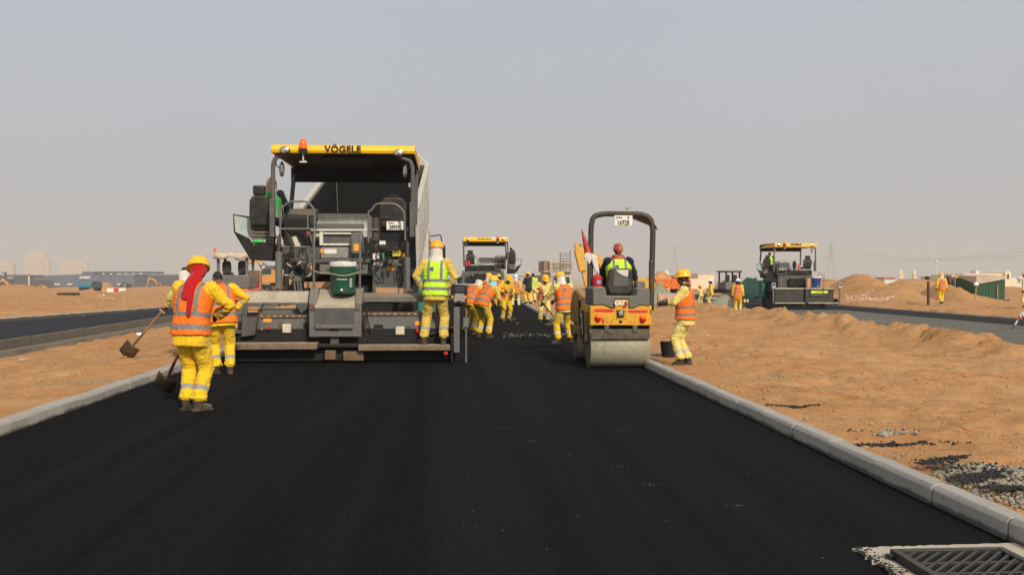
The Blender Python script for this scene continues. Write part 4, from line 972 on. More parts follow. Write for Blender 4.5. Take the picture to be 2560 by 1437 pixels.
def rear_paver():
    rt = thing('asphalt_paver', 'large paver with bright yellow canopy nearest the camera, its grey screed filling the left lane', 'paver', PO)
    B = MB
    paver_upper(rt, B)
    def bx(nm, mat, *a, bevel=0.008, par=None):
        m_ = MB(); rb(m_, *a); return m_.build(nm, mat, par or rt, bevel)
    # foot boards
    for a in ((35, Y2+1062, 955, Y2+1132), (1385, Y2+1082, 2332, Y2+1142)):
        fb = bx('foot_board', paint('worn foot board', (0.34, 0.26, 0.18), 0.8, 0.1, 0.7, (0.13, 0.075, 0.04), 6, 0.4), *a, 0.0, 0.34, bevel=0.006); p, q = L(a[0], a[3], 0), L(a[2], a[1], 0)
        te = MB(); n = 46
        for i in range(n): x = p.x + (q.x-p.x)*(i+0.5)/n; te.box(x-0.008, x+0.008, -0.012, 0.0, p.z+0.012, q.z-0.012)
        tag(te.build('board_teeth', RUST, fb), kind='stuff')
        for fx in (0.12, 0.5, 0.88):
            x = p.x + (q.x-p.x)*fx; MB().bar((x, 0.2, p.z-0.04), (x, 0.75, p.z+0.10), 0.04, 0.04).build('board_bracket', BLK, fb)
    sp = MB().box(-2.04, 2.02, 0.30, 1.0, 0.03, 0.26); sp.build('screed_plate', BLK, rt, 0.02)
    MB().box(-2.0, 1.98, 0.45, 1.1, 0.26, 0.62).build('screed_frame', BLK, rt, 0.01)
    bx('burner_cover', RUST, 1040, Y2+1140, 1150, Y2+1235, 0.12, 0.2); bx('burner_cover', RUST, 1230, Y2+1150, 1440, Y2+1245, 0.12, 0.2)
    bx('tow_lug', GRAPH, 1095, Y2+990, 1182, Y2+1078, 0.2, 0.2); bx('centre_step', BLK, 955, Y2+1075, 1390, Y2+1110, 0.12, 0.3)
    # walkway panel in the middle
    wp = bx('walkway_panel', GREY2, 878, Y2+665, 1418, Y2+1000, 0.12, 0.10, bevel=0.012)
    bx('panel_inset', GRAPH, 930, Y2+712, 1342, Y2+872, 0.108, 0.03, par=wp); k = MB(); pl(k, [(930, Y2+872), (1342, Y2+872), (1330, Y2+915), (945, Y2+915)], 0.06, 0.07); k.build('panel_lip', GREY2, wp, 0.008)
    bx('panel_slot', BLK, 1088, Y2+908, 1180, Y2+940, 0.112, 0.03, par=wp)
    for a in ((872, 960), (1348, 1424)):
        k = MB(); p, q = L(a[0], Y2+1000, 0.14), L(a[1], Y2+660, 0.14); tp = L(a[0], Y2+492, 0.5)
        k.prism([(0.14, q.z), (0.14, q.z+0.02), (0.42, tp.z), (0.66, tp.z), (0.66, q.z)], 'x', p.x, q.x); k.build('walkway_cheek', GREY2, wp, 0.01)
    p, q, tp = L(960, Y2+660, 0.15), L(1348, Y2+660, 0.15), L(960, Y2+505, 0.6)
    k = MB().prism([(0.15, q.z), (0.15, q.z+0.03), (0.60, tp.z), (0.64, tp.z), (0.64, q.z)], 'x', p.x, q.x); k.build('tread_plate', BEIGE, wp)
    bx('step_edge', BEIGE, 935, Y2+660, 1350, Y2+705, 0.10, 0.05, par=wp)
    for a in ((880, 930), (1350, 1402)): bx('hinge', RUST, a[0], Y2+655, a[1], Y2+722, 0.09, 0.04, par=wp)
    for x, dx in ((927, 18), (1400, -22)):
        q = [(x, Y2+495), (x+2, Y2+60), (x+4, 1080), (x+20, 1010)] if x < 1000 else [(x, Y2+495), (x+6, Y2+60), (x+12, 1090), (x+20, 1040)]
        MB().tube(rounded([L(a, b, 0.42 + 0.0*i) for i, (a, b) in enumerate(q[:-1])] + [L(*q[-1], 1.2)], 0.12), 0.022, 8).build('ladder_rail', GREY2, rt)
    # cross beams
    k = MB(); p, q = L(215, Y2+652, 0.5), L(868, Y2+527, 0.5); k.prism([(0.50, p.z), (0.50, p.z+0.11), (0.56, q.z-0.01), (0.62, q.z), (0.85, q.z), (0.85, p.z)], 'x', p.x, q.x); k.build('cross_beam', BEIGE, rt, 0.008)
    bx('beam_lip', GREY2, 200, Y2+642, 868, Y2+664, 0.46, 0.1)
    k = MB(); p, q = L(1424, Y2+640, 0.5), L(2085, Y2+545, 0.5); k.prism([(0.50, p.z), (0.50, p.z+0.10), (0.58, q.z), (0.85, q.z), (0.85, p.z)], 'x', p.x, q.x); k.build('cross_beam', paint('muddy beam', (0.17, 0.15, 0.12), 0.8, 0, 0.6, (0.10, 0.075, 0.05), 4, 0.4), rt, 0.01)
    k = MB(); pl(k, [(196, Y2+645), (400, Y2+652), (352, Y2+780), (318, Y2+980), (175, Y2+1000), (185, Y2+800)], 0.32, 0.14); k.build('swing_arm', GRAPH, rt, 0.01)
    k = MB(); pl(k, [(728, Y2+655), (868, Y2+655), (868, Y2+690), (800, Y2+755)], 0.40, 0.05); k.build('gusset', GRAPH, rt)
    # extending screed halves
    bx('screed_upper', GREY2, 380, Y2+712, 872, Y2+770, 0.62, 0.4); bx('bolt_strip', RUST, 372, Y2+770, 876, Y2+803, 0.47, 0.05)
    lo = bx('screed_half', GREY2, 320, Y2+803, 872, Y2+965, 0.50, 0.5, bevel=0.014); 
    bt = MB()
    for i in range(8): c = L(392 + i*65, Y2+786, 0.46); bt.cyl((c.x, 0.455, c.z), (c.x, 0.48, c.z), 0.013, n=8)
    tag(bt.build('bolt_heads', CREAM, lo), kind='stuff')
    bx('junction_box', CREAM, 600, Y2+865, 690, Y2+958, 0.40, 0.10, par=lo, bevel=0.012); bx('warning_sticker', ORANGE_L, 405, Y2+808, 490, Y2+846, 0.494, 0.006, par=lo, bevel=0)
    bx('recess_panel', GRAPH, 560, Y2+850, 700, Y2+962, 0.488, 0.02, par=lo); bx('dark_opening', BLK, 818, Y2+850, 875, Y2+935, 0.485, 0.02, par=lo)
    c = L(460, Y2+912, 0.42); MB().ell(c, (0.035, 0.05, 0.042), 12, 8).cyl((c.x, 0.42, c.z), (c.x, 0.50, c.z), 0.018).build('red_knob', RED_P, lo)
    c = L(390, Y2+900, 0.42); MB().cyl((c.x, 0.40, c.z-0.02), (c.x, 0.50, c.z-0.02), 0.032).cyl((c.x, 0.44, c.z-0.06), (c.x, 0.44, c.z+0.07), 0.02).build('valve', paint('dull valve metal', (0.35, 0.34, 0.32), 0.4, 0.8), lo)
    bx('bolt_strip', RUST, 1420, Y2+742, 2335, Y2+780, 0.47, 0.05)
    lo = bx('screed_half', GREY2, 1450, Y2+780, 2340, Y2+985, 0.50, 0.5, bevel=0.014)
    bt = MB()
    for i in range(12): c = L(1485 + i*70, Y2+763, 0.46); bt.cyl((c.x, 0.455, c.z), (c.x, 0.48, c.z), 0.013, n=8)
    tag(bt.build('bolt_heads', CREAM, lo), kind='stuff')
    bx('dark_opening', BLK, 1545, Y2+872, 1640, Y2+952, 0.485, 0.02, par=lo); bx('junction_box', CREAM, 1770, Y2+890, 1862, Y2+978, 0.40, 0.10, par=lo, bevel=0.012); bx('warning_sticker', ORANGE_L, 1972, Y2+838, 2042, Y2+880, 0.494, 0.006, par=lo, bevel=0)
    bx('recess_panel', GRAPH, 1755, Y2+875, 1930, Y2+980, 0.488, 0.02, par=lo)
    c = L(1997, Y2+938, 0.42); MB().ell(c, (0.035, 0.05, 0.05), 12, 8).cyl((c.x, 0.42, c.z), (c.x, 0.50, c.z), 0.018).build('red_knob', RED_P, lo)
    for x, yy in ((1440, 0), (1495, 10)):
        pts = [L(x-20, Y2+700, 0.45), L(x-10, Y2+850+yy, 0.36), L(x+30, Y2+960, 0.40), L(x, Y2+1060, 0.35)]; MB().tube(rounded(pts, 0.2), 0.014, 6).build('hose', HOSE, rt)
    pts = [L(2090, Y2+985, 0.42), L(2180, Y2+960, 0.38), L(2250, Y2+930, 0.42)]; MB().tube(rounded(pts, 0.2), 0.016, 6).build('hose', HOSE, rt)
    # left and right end gates
    bx('end_block', GREY2, 78, Y2+700, 200, Y2+770, 0.4, 0.4); eb = bx('end_box', GRAPH, 84, Y2+775, 180, Y2+965, 0.38, 0.4); bx('warning_sticker', ORANGE_L, 106, Y2+858, 140, Y2+902, 0.374, 0.006, par=eb, bevel=0); bx('black_switch', BLK, 143, Y2+838, 186, Y2+922, 0.36, 0.05, par=eb)
    for xx in (60, 2352):
        c = L(xx, Y2+1200, 0.3); MB().box(c.x-0.02, c.x+0.02, 0.05, 1.7, 0.02, 0.52).build('end_plate', BLK, rt, 0.01)
    po = bx('end_post', GREY2, 2372, Y2+690, 2432, Y2+1160, 0.02, 0.10); ho = MB()
    for i in range(14): c = L(2402 + (8 if i % 2 else -8), Y2+800 + i*25, 0.0); ho.cyl((c.x, 0.014, c.z), (c.x, 0.03, c.z), 0.009, n=8)
    tag(ho.build('post_holes', BLK, po), kind='stuff')
    cpn = MB(); pl(cpn, [(2352, Y2+455), (2490, Y2+462), (2512, Y2+520), (2508, Y2+650), (2480, Y2+672), (2375, Y2+670), (2340, Y2+630), (2338, Y2+520)], -0.02, 0.12); cp_ = cpn.build('control_panel', BLK, rt, 0.02, segs=3)
    k = MB(); pl(k, [(2385, Y2+552), (2475, Y2+552), (2492, Y2+640), (2370, Y2+635)], -0.032, 0.02); k.build('key_field', paint('worn grey keypad', (0.28, 0.27, 0.24), 0.6, 0, 0.4, (0.08, 0.07, 0.06), 20), cp_, 0.004)
    k = MB(); rb(k, 2385, Y2+478, 2480, Y2+538, -0.03, 0.02); k.build('display', plain('dim display', (0.05, 0.05, 0.055), 0.15), cp_, 0.004)
    for xx in (2358, 2492): bx('orange_button', ORANGE_L, xx-9, Y2+572, xx+9, Y2+604, -0.035, 0.03, par=cp_, bevel=0.004)
    c = L(2425, Y2+640, -0.04); MB().ell(c, (0.035, 0.03, 0.03), 10, 7).build('joystick', BLK, cp_); bx('panel_neck', BLK, 2382, Y2+665, 2448, Y2+765, 0.03, 0.08)
    c = L(2498, Y2+700, 0.1); MB().cyl((c.x, 0.12, c.z-1.0), (c.x, 0.12, c.z), 0.018, n=8).box(c.x-0.05, c.x+0.05, 0.06, 0.18, c.z-0.35, c.z-0.18).build('sensor_pole', GREY2, rt)
    bx('red_reflector', RED_P, 2268, Y2+1150, 2310, Y2+1186, 0.03, 0.03)
    # lift cylinders and the works behind them
    for x0_, x1_, ya, yb in ((530, 602, 120, 495), (1866, 1922, 180, 525)):
        a, b = L((x0_+x1_)/2, Y2+yb, 1.25), L((x0_+x1_)/2, Y2+ya, 1.25); cy_ = MB().cyl(a, b, (x1_-x0_)/2/KS/127, n=18).build('lift_cylinder', GREY2, rt)
        MB().cyl(b, b + Vector((0, 0, 0.30)), 0.035, n=12).build('piston_rod', paint('oily steel rod', (0.12, 0.11, 0.10), 0.35, 0.8), cy_); MB().box(a.x-0.13, a.x+0.10, 1.12, 1.38, a.z-0.02, a.z+0.035).build('cylinder_foot', RUST, cy_, 0.008)
    k = MB(); pl(k, [(360, Y2+232), (385, Y2+224), (410, Y2+236), (440, Y2+262), (520, Y2+264), (532, Y2+300), (430, Y2+302), (405, Y2+290), (365, Y2+255)], 1.32, 0.06); to = k.build('tow_arm', GREY2, rt, 0.01)
    for a in ((380, 243), (408, 276)): c = L(a[0], Y2+a[1], 1.3); MB().cyl((c.x, 1.312, c.z), (c.x, 1.325, c.z), 0.028, n=12).build('pin_hole', CREAM, to)
    rp = bx('rear_bulkhead', GRAPH, 1530, Y2+205, 1865, Y2+545, 1.72, 0.2, bevel=0.015); bx('warning_sticker', ORANGE_L, 1686, Y2+278, 1758, Y2+314, 1.714, 0.006, par=rp, bevel=0); bx('white_sticker', WHITE_L, 1546, Y2+226, 1632, Y2+256, 1.714, 0.006, par=rp, bevel=0); bx('white_sticker', WHITE_L, 1784, Y2+226, 1806, Y2+258, 1.714, 0.006, par=rp, bevel=0)
    c = L(1795, Y2+242, 1.705); lettering('C', 0.055, BLACK_L, rp, c, offset=0.002); c = L(1590, Y2+242, 1.705); MB().ell((c.x+0.045, 1.71, c.z), (0.016, 0.004, 0.022), 10, 6).box(c.x-0.06, c.x+0.01, 1.706, 1.713, c.z-0.018, c.z-0.006).build('sticker_print', BLACK_L, rp)
    bx('frame_beam', GRAPH, 620, Y2+190, 1505, Y2+232, 1.75, 0.12); bx('frame_plate', GREY2, 985, Y2+250, 1482, Y2+352, 1.72, 0.08, bevel=0.01); bx('frame_plate', GREY2, 800, Y2+236, 905, Y2+360, 1.74, 0.08)
    for i in range(3): bx('frame_rib', GRAPH, 640+i*80, Y2+170, 660+i*80, Y2+262, 1.70, 0.06)
    bx('warning_sticker', ORANGE_L, 842, Y2+268, 909, Y2+306, 1.73, 0.006, bevel=0)
    c = L(765, Y2+345, 1.6); fd = MB().lathe([(0, 0), (0.165, 0), (0.19, 0.05), (0.19, 0.16), (0, 0.16)], (c.x, 1.55, c.z), 24, 1, 1, 'y').build('fan_housing', GREY2, rt, 0.01)
    MB().lathe([(0, -0.004), (0.085, -0.004), (0.085, 0.01), (0, 0.01)], (c.x, 1.55, c.z+0.03), 20, 1, 1, 'y').build('fan_opening', BLK, fd)
    hs = [L(640, Y2+480, 1.45), L(640, Y2+372, 1.42), L(655, Y2+290, 1.40), L(700, Y2+225, 1.40), L(755, Y2+215, 1.40), L(800, Y2+265, 1.40), L(850, Y2+330, 1.40), L(890, Y2+385, 1.45)]
    MB().tube(rounded(hs, 0.08), 0.062, 14).build('air_duct', HOSE, rt)
    for i, j in ((1, 2), (2, 3), (4, 5), (6, 7)):
        a = hs[i].lerp(hs[j], 0.5 if i != 1 else 0.2); d = (hs[j]-hs[i]).normalized()*0.010; MB().cyl(a-d, a+d, 0.067, n=16).build('hose_clamp', CREAM, rt)
    for q, r_ in (([(575, Y2-60), (545, Y2+40), (560, Y2+130), (640, Y2+160), (700, Y2+110), (690, Y2+20), (640, Y2-80)], 0.018), ([(650, Y2-60), (690, Y2-20), (710, Y2+60), (660, Y2+170)], 0.022), ([(600, Y2+200), (650, Y2+300), (620, Y2+420)], 0.02), ([(540, Y2+60), (575, Y2+100), (590, Y2+60), (560, Y2+30), (545, Y2+70)], 0.016)):
        MB().tube(rounded([L(x, y, 1.45) for x, y in q], 0.12), r_, 7).build('hose', HOSE, rt)
    for x in (735, 770, 800): c = L(x, Y2+480, 1.4); MB().cyl((c.x, 1.4, c.z-0.08), (c.x-0.03, 1.45, c.z+0.08), 0.024, n=8).build('hydraulic_fitting', GRAPH, rt)
    bx('pump_block', BLK, 690, Y2+430, 870, Y2+530, 1.5, 0.3); k = MB(); pl(k, [(700, 1085), (740, 1075), (790, 1180), (740, 1200)], 1.5, 0.08); k.build('bracket_plate', CREAM, rt)
    # right hand console under the seat
    c = L(1565, 1000, 1.62); MB().cyl((c.x, 1.62, c.z-0.24), (c.x, 1.62, c.z+0.22), 0.075, n=14).build('fire_extinguisher_tube', paint('brown canister', (0.06, 0.04, 0.03), 0.35), rt, 0.01)
    bx('seat_pedestal', BLK, 1600, 1140, 1880, 1330, 1.85, 0.4); bx('yellow_box', plain('yellow box', (0.55, 0.45, 0.05), 0.6), 1738, 1228, 1824, 1285, 1.78, 0.1); bx('white_sticker', WHITE_L, 1604, 1124, 1668, 1162, 1.84, 0.006, bevel=0)
    for q in ([(1600, 1180), (1680, 1200), (1740, 1180), (1820, 1220)], [(1640, 1160), (1700, 1230), (1790, 1210)], [(1900, 1100), (1870, 1200), (1900, 1300)], [(1530, 1100), (1545, 1250), (1520, 1420)]):
        MB().tube(rounded([L(x, y, 1.7) for x, y in q], 0.1), 0.014, 6).build('hose', HOSE, rt)
    sc_ = MB(); rb(sc_, 1340, 1155, 1396, 1226, 2.013, 0.006); sc_.build('warning_sticker', ORANGE_L, rt)
    sc_ = MB(); rb(sc_, 1036, 1208, 1162, 1256, 2.272, 0.006); sc_.build('white_sticker', WHITE_L, rt); sc_ = MB(); rb(sc_, 992, 1208, 1030, 1246, 2.272, 0.006); sc_.build('warning_sticker', ORANGE_L, rt)
    # wiring, straps and small hoses tucked all over the back of the machine
    rr = random.Random(12)
    for i in range(26):
        left = i % 2; x = rr.uniform(590, 900) if left else rr.uniform(1500, 1900); y = rr.uniform(1060, 1400) if left else rr.uniform(1120, 1420); q = [L(x, y, 1.66)]
        for _ in range(3): x += rr.uniform(-70, 70); y += rr.uniform(20, 90); q.append(L(x, y, rr.uniform(1.50, 1.68)))
        MB().tube(rounded(q, 0.08), rr.choice((0.008, 0.011, 0.015)), 6).build('cable', HOSE if i % 3 else GRAPH, rt)
    for i in range(14):
        x, y = rr.choice(((rr.uniform(610, 860), rr.uniform(1230, 1480)), (rr.uniform(1510, 1880), rr.uniform(1260, 1420)))); w_ = rr.uniform(14, 40); h_ = rr.uniform(14, 40); bx('fitting', rr.choice((GRAPH, GREY2, RUST, BLK)), x, y, x+w_, y+h_, 1.56, 0.12)
    for x, y, mt in ((1550, 1290, WHITE_L), (1590, 1280, CREAM), (1640, 1285, plain('green can', (0.05, 0.25, 0.12), 0.4)), (1850, 1290, ORANGE_L)):
        c = L(x, y, 1.6); MB().cyl((c.x, 1.6, c.z-0.05), (c.x, 1.6, c.z+0.07), 0.032, n=12).build('canister', mt, rt)
    bx('front_bulkhead', GRAPH, 600, 1190, 985, 1420, 2.0, 0.1); bx('rail_label', RED_P, 852, 1025, 872, 1075, 1.5, 0.03)
    # registration plate
    c = L(1764, 967, 1.78); p, q = L(1676, 1012, 1.78), L(1853, 923, 1.78); np_ = MB().box(p.x, q.x, 1.78, 1.80, p.z, q.z).build('registration_plate', WHITE_L, rt, 0.008)
    lettering('28959', 0.105, BLACK_L, np_, (c.x-0.01, 1.777, c.z-0.032), offset=0.003, depth=0.002, xs=0.82); lettering('I', 0.05, BLACK_L, np_, (c.x+0.10, 1.777, c.z+0.048), offset=0.002, depth=0.002); lettering('DUBAI', 0.038, BLACK_L, np_, (c.x-0.075, 1.777, c.z+0.05), offset=0.001, depth=0.002)
    tag_ = MB(); rb(tag_, 1700, 1000, 1712, 1012, 1.9, 0.1)
    return rt
rear_paver()

# things lying on the big paver
def cooler(px, py, d, label, body, loc=None, scale=1.0, zfix=None):
    c = loc if loc is not None else PO + L(px, py, d)
    t = thing('water_cooler', label, 'cooler', c); t.scale = (scale,)*3
    MB().lathe([(0, 0), (0.205, 0), (0.222, 0.02), (0.228, 0.30), (0.233, 0.31), (0.233, 0.345), (0.242, 0.37), (0.248, 0.50), (0, 0.50)], n=36).build('tub', body, t, 0.006)
    MB().lathe([(0, 0.50), (0.250, 0.50), (0.255, 0.515), (0.250, 0.575), (0.235, 0.59), (0.12, 0.595), (0.10, 0.605), (0, 0.605)], n=36).build('lid', WHITEP if scale > 0.9 else WHITEP, t, 0.006)
    for s in (-1, 1): MB().tube(rounded([(s*0.235, -0.06, 0.44), (s*0.285, -0.05, 0.45), (s*0.285, 0.05, 0.45), (s*0.235, 0.06, 0.44)], 0.03), 0.018, 8).build('handle', body, t)
    MB().cyl((0, -0.265, 0.075), (0, -0.21, 0.075), 0.022, n=12).ell((0, -0.268, 0.075), (0.024, 0.016, 0.024), 12, 8).build('tap', WHITE_L, t)
    return t
GREENC = paint('dark green cooler plastic', (0.010, 0.080, 0.045), 0.45, 0, 0.15, (0.12, 0.10, 0.07), 5, 0.05, 0.4, dust=0.25)
tc = cooler(1230, Y2+540, 0.34, 'dark green drinks cooler with white lid on the step of the nearest paver', GREENC)
tc.location.z = PO.z + L(1230, Y2+556, 0.34).z
pt = MB()
for i in range(12):
    a = R(-112 + i*4); pt.obox((0.232*math.cos(a), 0.232*math.sin(a), 0.27 + 0.008*math.sin(i*2.3)), (0.010, 0.006, 0.012 + 0.008*(i % 3)), Matrix.Rotation(a + math.pi/2, 3, 'Z'))
pt.build('worn_print', WHITE_L, tc)
pt = MB()
for i in range(7):
    for j in range(3): a = R(-52 + j*5); pt.obox((0.231*math.cos(a), 0.231*math.sin(a), 0.13 + i*0.024 + 0.004*j), (0.012, 0.006, 0.010 + 0.004*((i+j) % 3)), Matrix.Rotation(a + math.pi/2, 3, 'Z'))
pt.build('worn_print', WHITE_L, tc)
rope = [PO + L(x, y, d) for x, y, d in ((930, Y2+320, 0.40), (1010, Y2+345, 0.30), (1100, Y2+345, 0.16), (1180, Y2+365, 0.075), (1260, Y2+372, 0.07), (1330, Y2+350, 0.16), (1398, Y2+330, 0.40))]
tag(MB().tube(rounded(rope, 0.1), 0.010, 6).build('rope', paint('frayed rope', (0.45, 0.38, 0.28), 0.9)), 'pale frayed rope tied round the green cooler', 'rope')
def timber(x0, y0, x1, y1, d, w, label):
    a, b = L(x0, y1, d), L(x1, y0, d); o = MB().box(a.x, b.x, d, d+w, a.z, b.z).build('timber_block', TIMBER, None, 0.006, loc=PO); return tag(o, label, 'timber')
timber(826, Y2+432, 1110, Y2+495, 0.95, 0.10, 'reddish timber beam lying behind the green cooler on the paver')
timber(1566, Y2+490, 1800, Y2+548, 0.70, 0.12, 'short timber offcut on the right cross beam of the nearest paver'); timber(1808, Y2+497, 1852, Y2+548, 0.66, 0.10, 'small timber cube beside the right lift cylinder of the paver')
timber(244, Y2+690, 364, Y2+716, 0.20, 0.14, 'upper of two pale wood shims on the left paver arm'); timber(244, Y2+722, 350, Y2+748, 0.20, 0.14, 'lower of two pale wood shims on the left paver arm')
a = PO + L(355, 1120, 2.0)
bt = thing('green_bottle', 'green plastic bottle lying by the outboard seat of the nearest paver', 'bottle', (a.x, a.y, a.z-0.06)); MB().tube([(-0.09, 0, 0.04), (0.04, 0, 0.045), (0.09, 0, 0.05), (0.12, 0, 0.05)], [0.04, 0.042, 0.018, 0.016], 12).build('bottle_body', plain('green bottle plastic', (0.03, 0.50, 0.10), 0.25), bt); MB().cyl((0.12, 0, 0.05), (0.145, 0, 0.05), 0.02, n=10).build('cap', WHITE_L, bt)
jk = MB(); c = PO + L(1745, 745, 2.15); jk.ell((0, 0, 0), (0.19, 0.06, 0.16), 16, 10).ell((-0.14, 0, -0.12), (0.07, 0.05, 0.16), 12, 8).ell((0.15, 0, -0.14), (0.07, 0.05, 0.17), 12, 8).ell((0, 0, 0.13), (0.12, 0.05, 0.06), 12, 8)
tag(jk.build('black_jacket', BLACKJ, loc=c), 'black jacket slung over the right seat of the nearest paver', 'jacket')
# ================================================================== TIPPER TRUCK in front of the big paver
def wheel(rt, c, r, w, nm='wheel', hub=None, n=28):
    t = MB().lathe([(r*0.55, -w/2), (r*0.9, -w/2), (r, -w*0.38), (r, w*0.38), (r*0.9, w/2), (r*0.55, w/2)], c, n, 1, 1, 'x').build(nm, RUBB, rt, 0.01)
    MB().lathe([(0, -w*0.35), (r*0.25, -w*0.42), (r*0.56, -w*0.30), (r*0.56, w*0.30), (r*0.25, w*0.42), (0, w*0.35)], c, 20, 1, 1, 'x').build('rim', hub or GREY2, t); return t
TRUCKW = paint('dusty white truck paint', (0.58, 0.56, 0.51), 0.5, 0, 0.35, (0.35, 0.27, 0.18), 2, 0.05, 0.4, dust=0.3)
BEDBLK = paint('asphalt stained bed', (0.012, 0.012, 0.013), 0.75, 0.1, 0.2, (0.05, 0.045, 0.04), 2, 0.3, 0.3, dust=0.0)
def tipper():
    yR = 24.3; xl, xr_ = P(755, 526, yR).x, P(1048, 520, yR).x; zc = P(761, 528, yR).z
    rt = thing('tipper_truck', 'white tipper truck with raised bed backed up to the nearest paver', 'truck', ((xl+xr_)/2, yR, 0), R(-1.3)); w = (xr_-xl)/2
    ang = R(16.5); Lb = 6.0; wall = 1.55; z0 = zc - wall*math.cos(ang)
    Mt = lambda v: (v[0], v[1]*math.cos(ang) - v[2]*math.sin(ang), z0 + v[1]*math.sin(ang) + v[2]*math.cos(ang))
    def bb(nm, mat, *a, par=None, bevel=0.015):
        m0 = MB().box(*a); m_ = MB(); m_.add([Mt(v) for v in m0.v], m0.f); return m_.build(nm, mat, par or rt, bevel)
    fl = bb('bed_floor', BEDBLK, -w+0.08, w-0.08, 0, Lb, -0.10, 0.0)
    for s in (-1, 1):
        sw = bb('side_wall', TRUCKW, s*(w-0.08), s*w, 0, Lb, -0.12, wall, par=rt); bb('top_rail', TRUCKW, s*(w-0.11), s*(w+0.03), -0.02, Lb, wall+0.003, wall+0.10, par=sw)
        bb('wall_liner', BEDBLK, s*(w-0.082), s*(w-0.10), 0.05, Lb-0.05, 0.002, wall-0.06, par=sw, bevel=0)
        for i in range(6): bb('wall_rib', TRUCKW, s*w, s*(w+0.018), 0.25+i*1.05, 0.36+i*1.05, -0.1, wall-0.02, par=sw, bevel=0.008)
    hb = MB(); m0 = MB().prism([(-w, -0.1), (w, -0.1), (w, wall+0.10), (w-0.34, wall+0.42), (-w+0.34, wall+0.42), (-w, wall+0.10)], 'y', Lb, Lb+0.08); hb.add([Mt(v) for v in m0.v], m0.f); ho = hb.build('headboard', TRUCKW, rt, 0.02)
    bb('headboard_liner', BEDBLK, -w+0.11, w-0.62, Lb-0.02, Lb-0.003, 0.0, wall+0.30, par=ho, bevel=0); bb('headboard_liner', BEDBLK, w-0.62, w-0.11, Lb-0.022, Lb-0.003, 0.0, wall-0.62, par=ho, bevel=0)
    bb('headboard_window', plain('dark dusty glass', (0.10, 0.075, 0.06), 0.2), w-0.52, w-0.16, Lb-0.02, Lb-0.003, wall-0.55, wall+0.05, par=ho, bevel=0.06); bb('window_frame', GREY2, w-0.55, w-0.13, Lb-0.012, Lb-0.003, wall-0.58, wall+0.08, par=ho, bevel=0.05)
    # chassis, mudguards, wheels, cab
    MB().box(-0.45, 0.45, -0.4, 8.6, 0.75, 1.05).build('chassis', BLK, rt, 0.02)
    for y in (1.2, 2.6, 6.9):
        for s in (-1, 1): wheel(rt, (s*(w-0.25), y, 0.5), 0.5, 0.42 if y < 5 else 0.3)
    for s in (-1, 1): MB().box(s*(w-0.5), s*w, 0.5, 3.3, 1.06, 1.12).build('mudguard', BLK, rt, 0.02)
    cab = MB().prism([(6.2, 0.8), (6.2, 3.0), (6.5, 3.15), (7.9, 3.1), (8.3, 2.2), (8.35, 0.7), (7.5, 0.7)], 'x', -w+0.05, w-0.05).build('cab', TRUCKW, rt, 0.05, segs=3)
    MB().box(-w+0.04, w-0.04, 7.0, 7.8, 2.0, 2.8).build('side_window', plain('cab glass', (0.03, 0.04, 0.045), 0.1), cab, 0.02)
    for s in (1, -1):
        MB().tube(rounded([(s*(w-0.05), 7.7, 2.9), (s*(w+0.30), 7.6, 2.95), (s*(w+0.36), 7.6, 2.6)], 0.08), 0.02, 7).build('mirror_arm', BLK, cab); MB().box(s*(w+0.26), s*(w+0.46), 7.55, 7.65, 1.85, 2.60).build('mirror', BLK, cab, 0.04)
tipper()

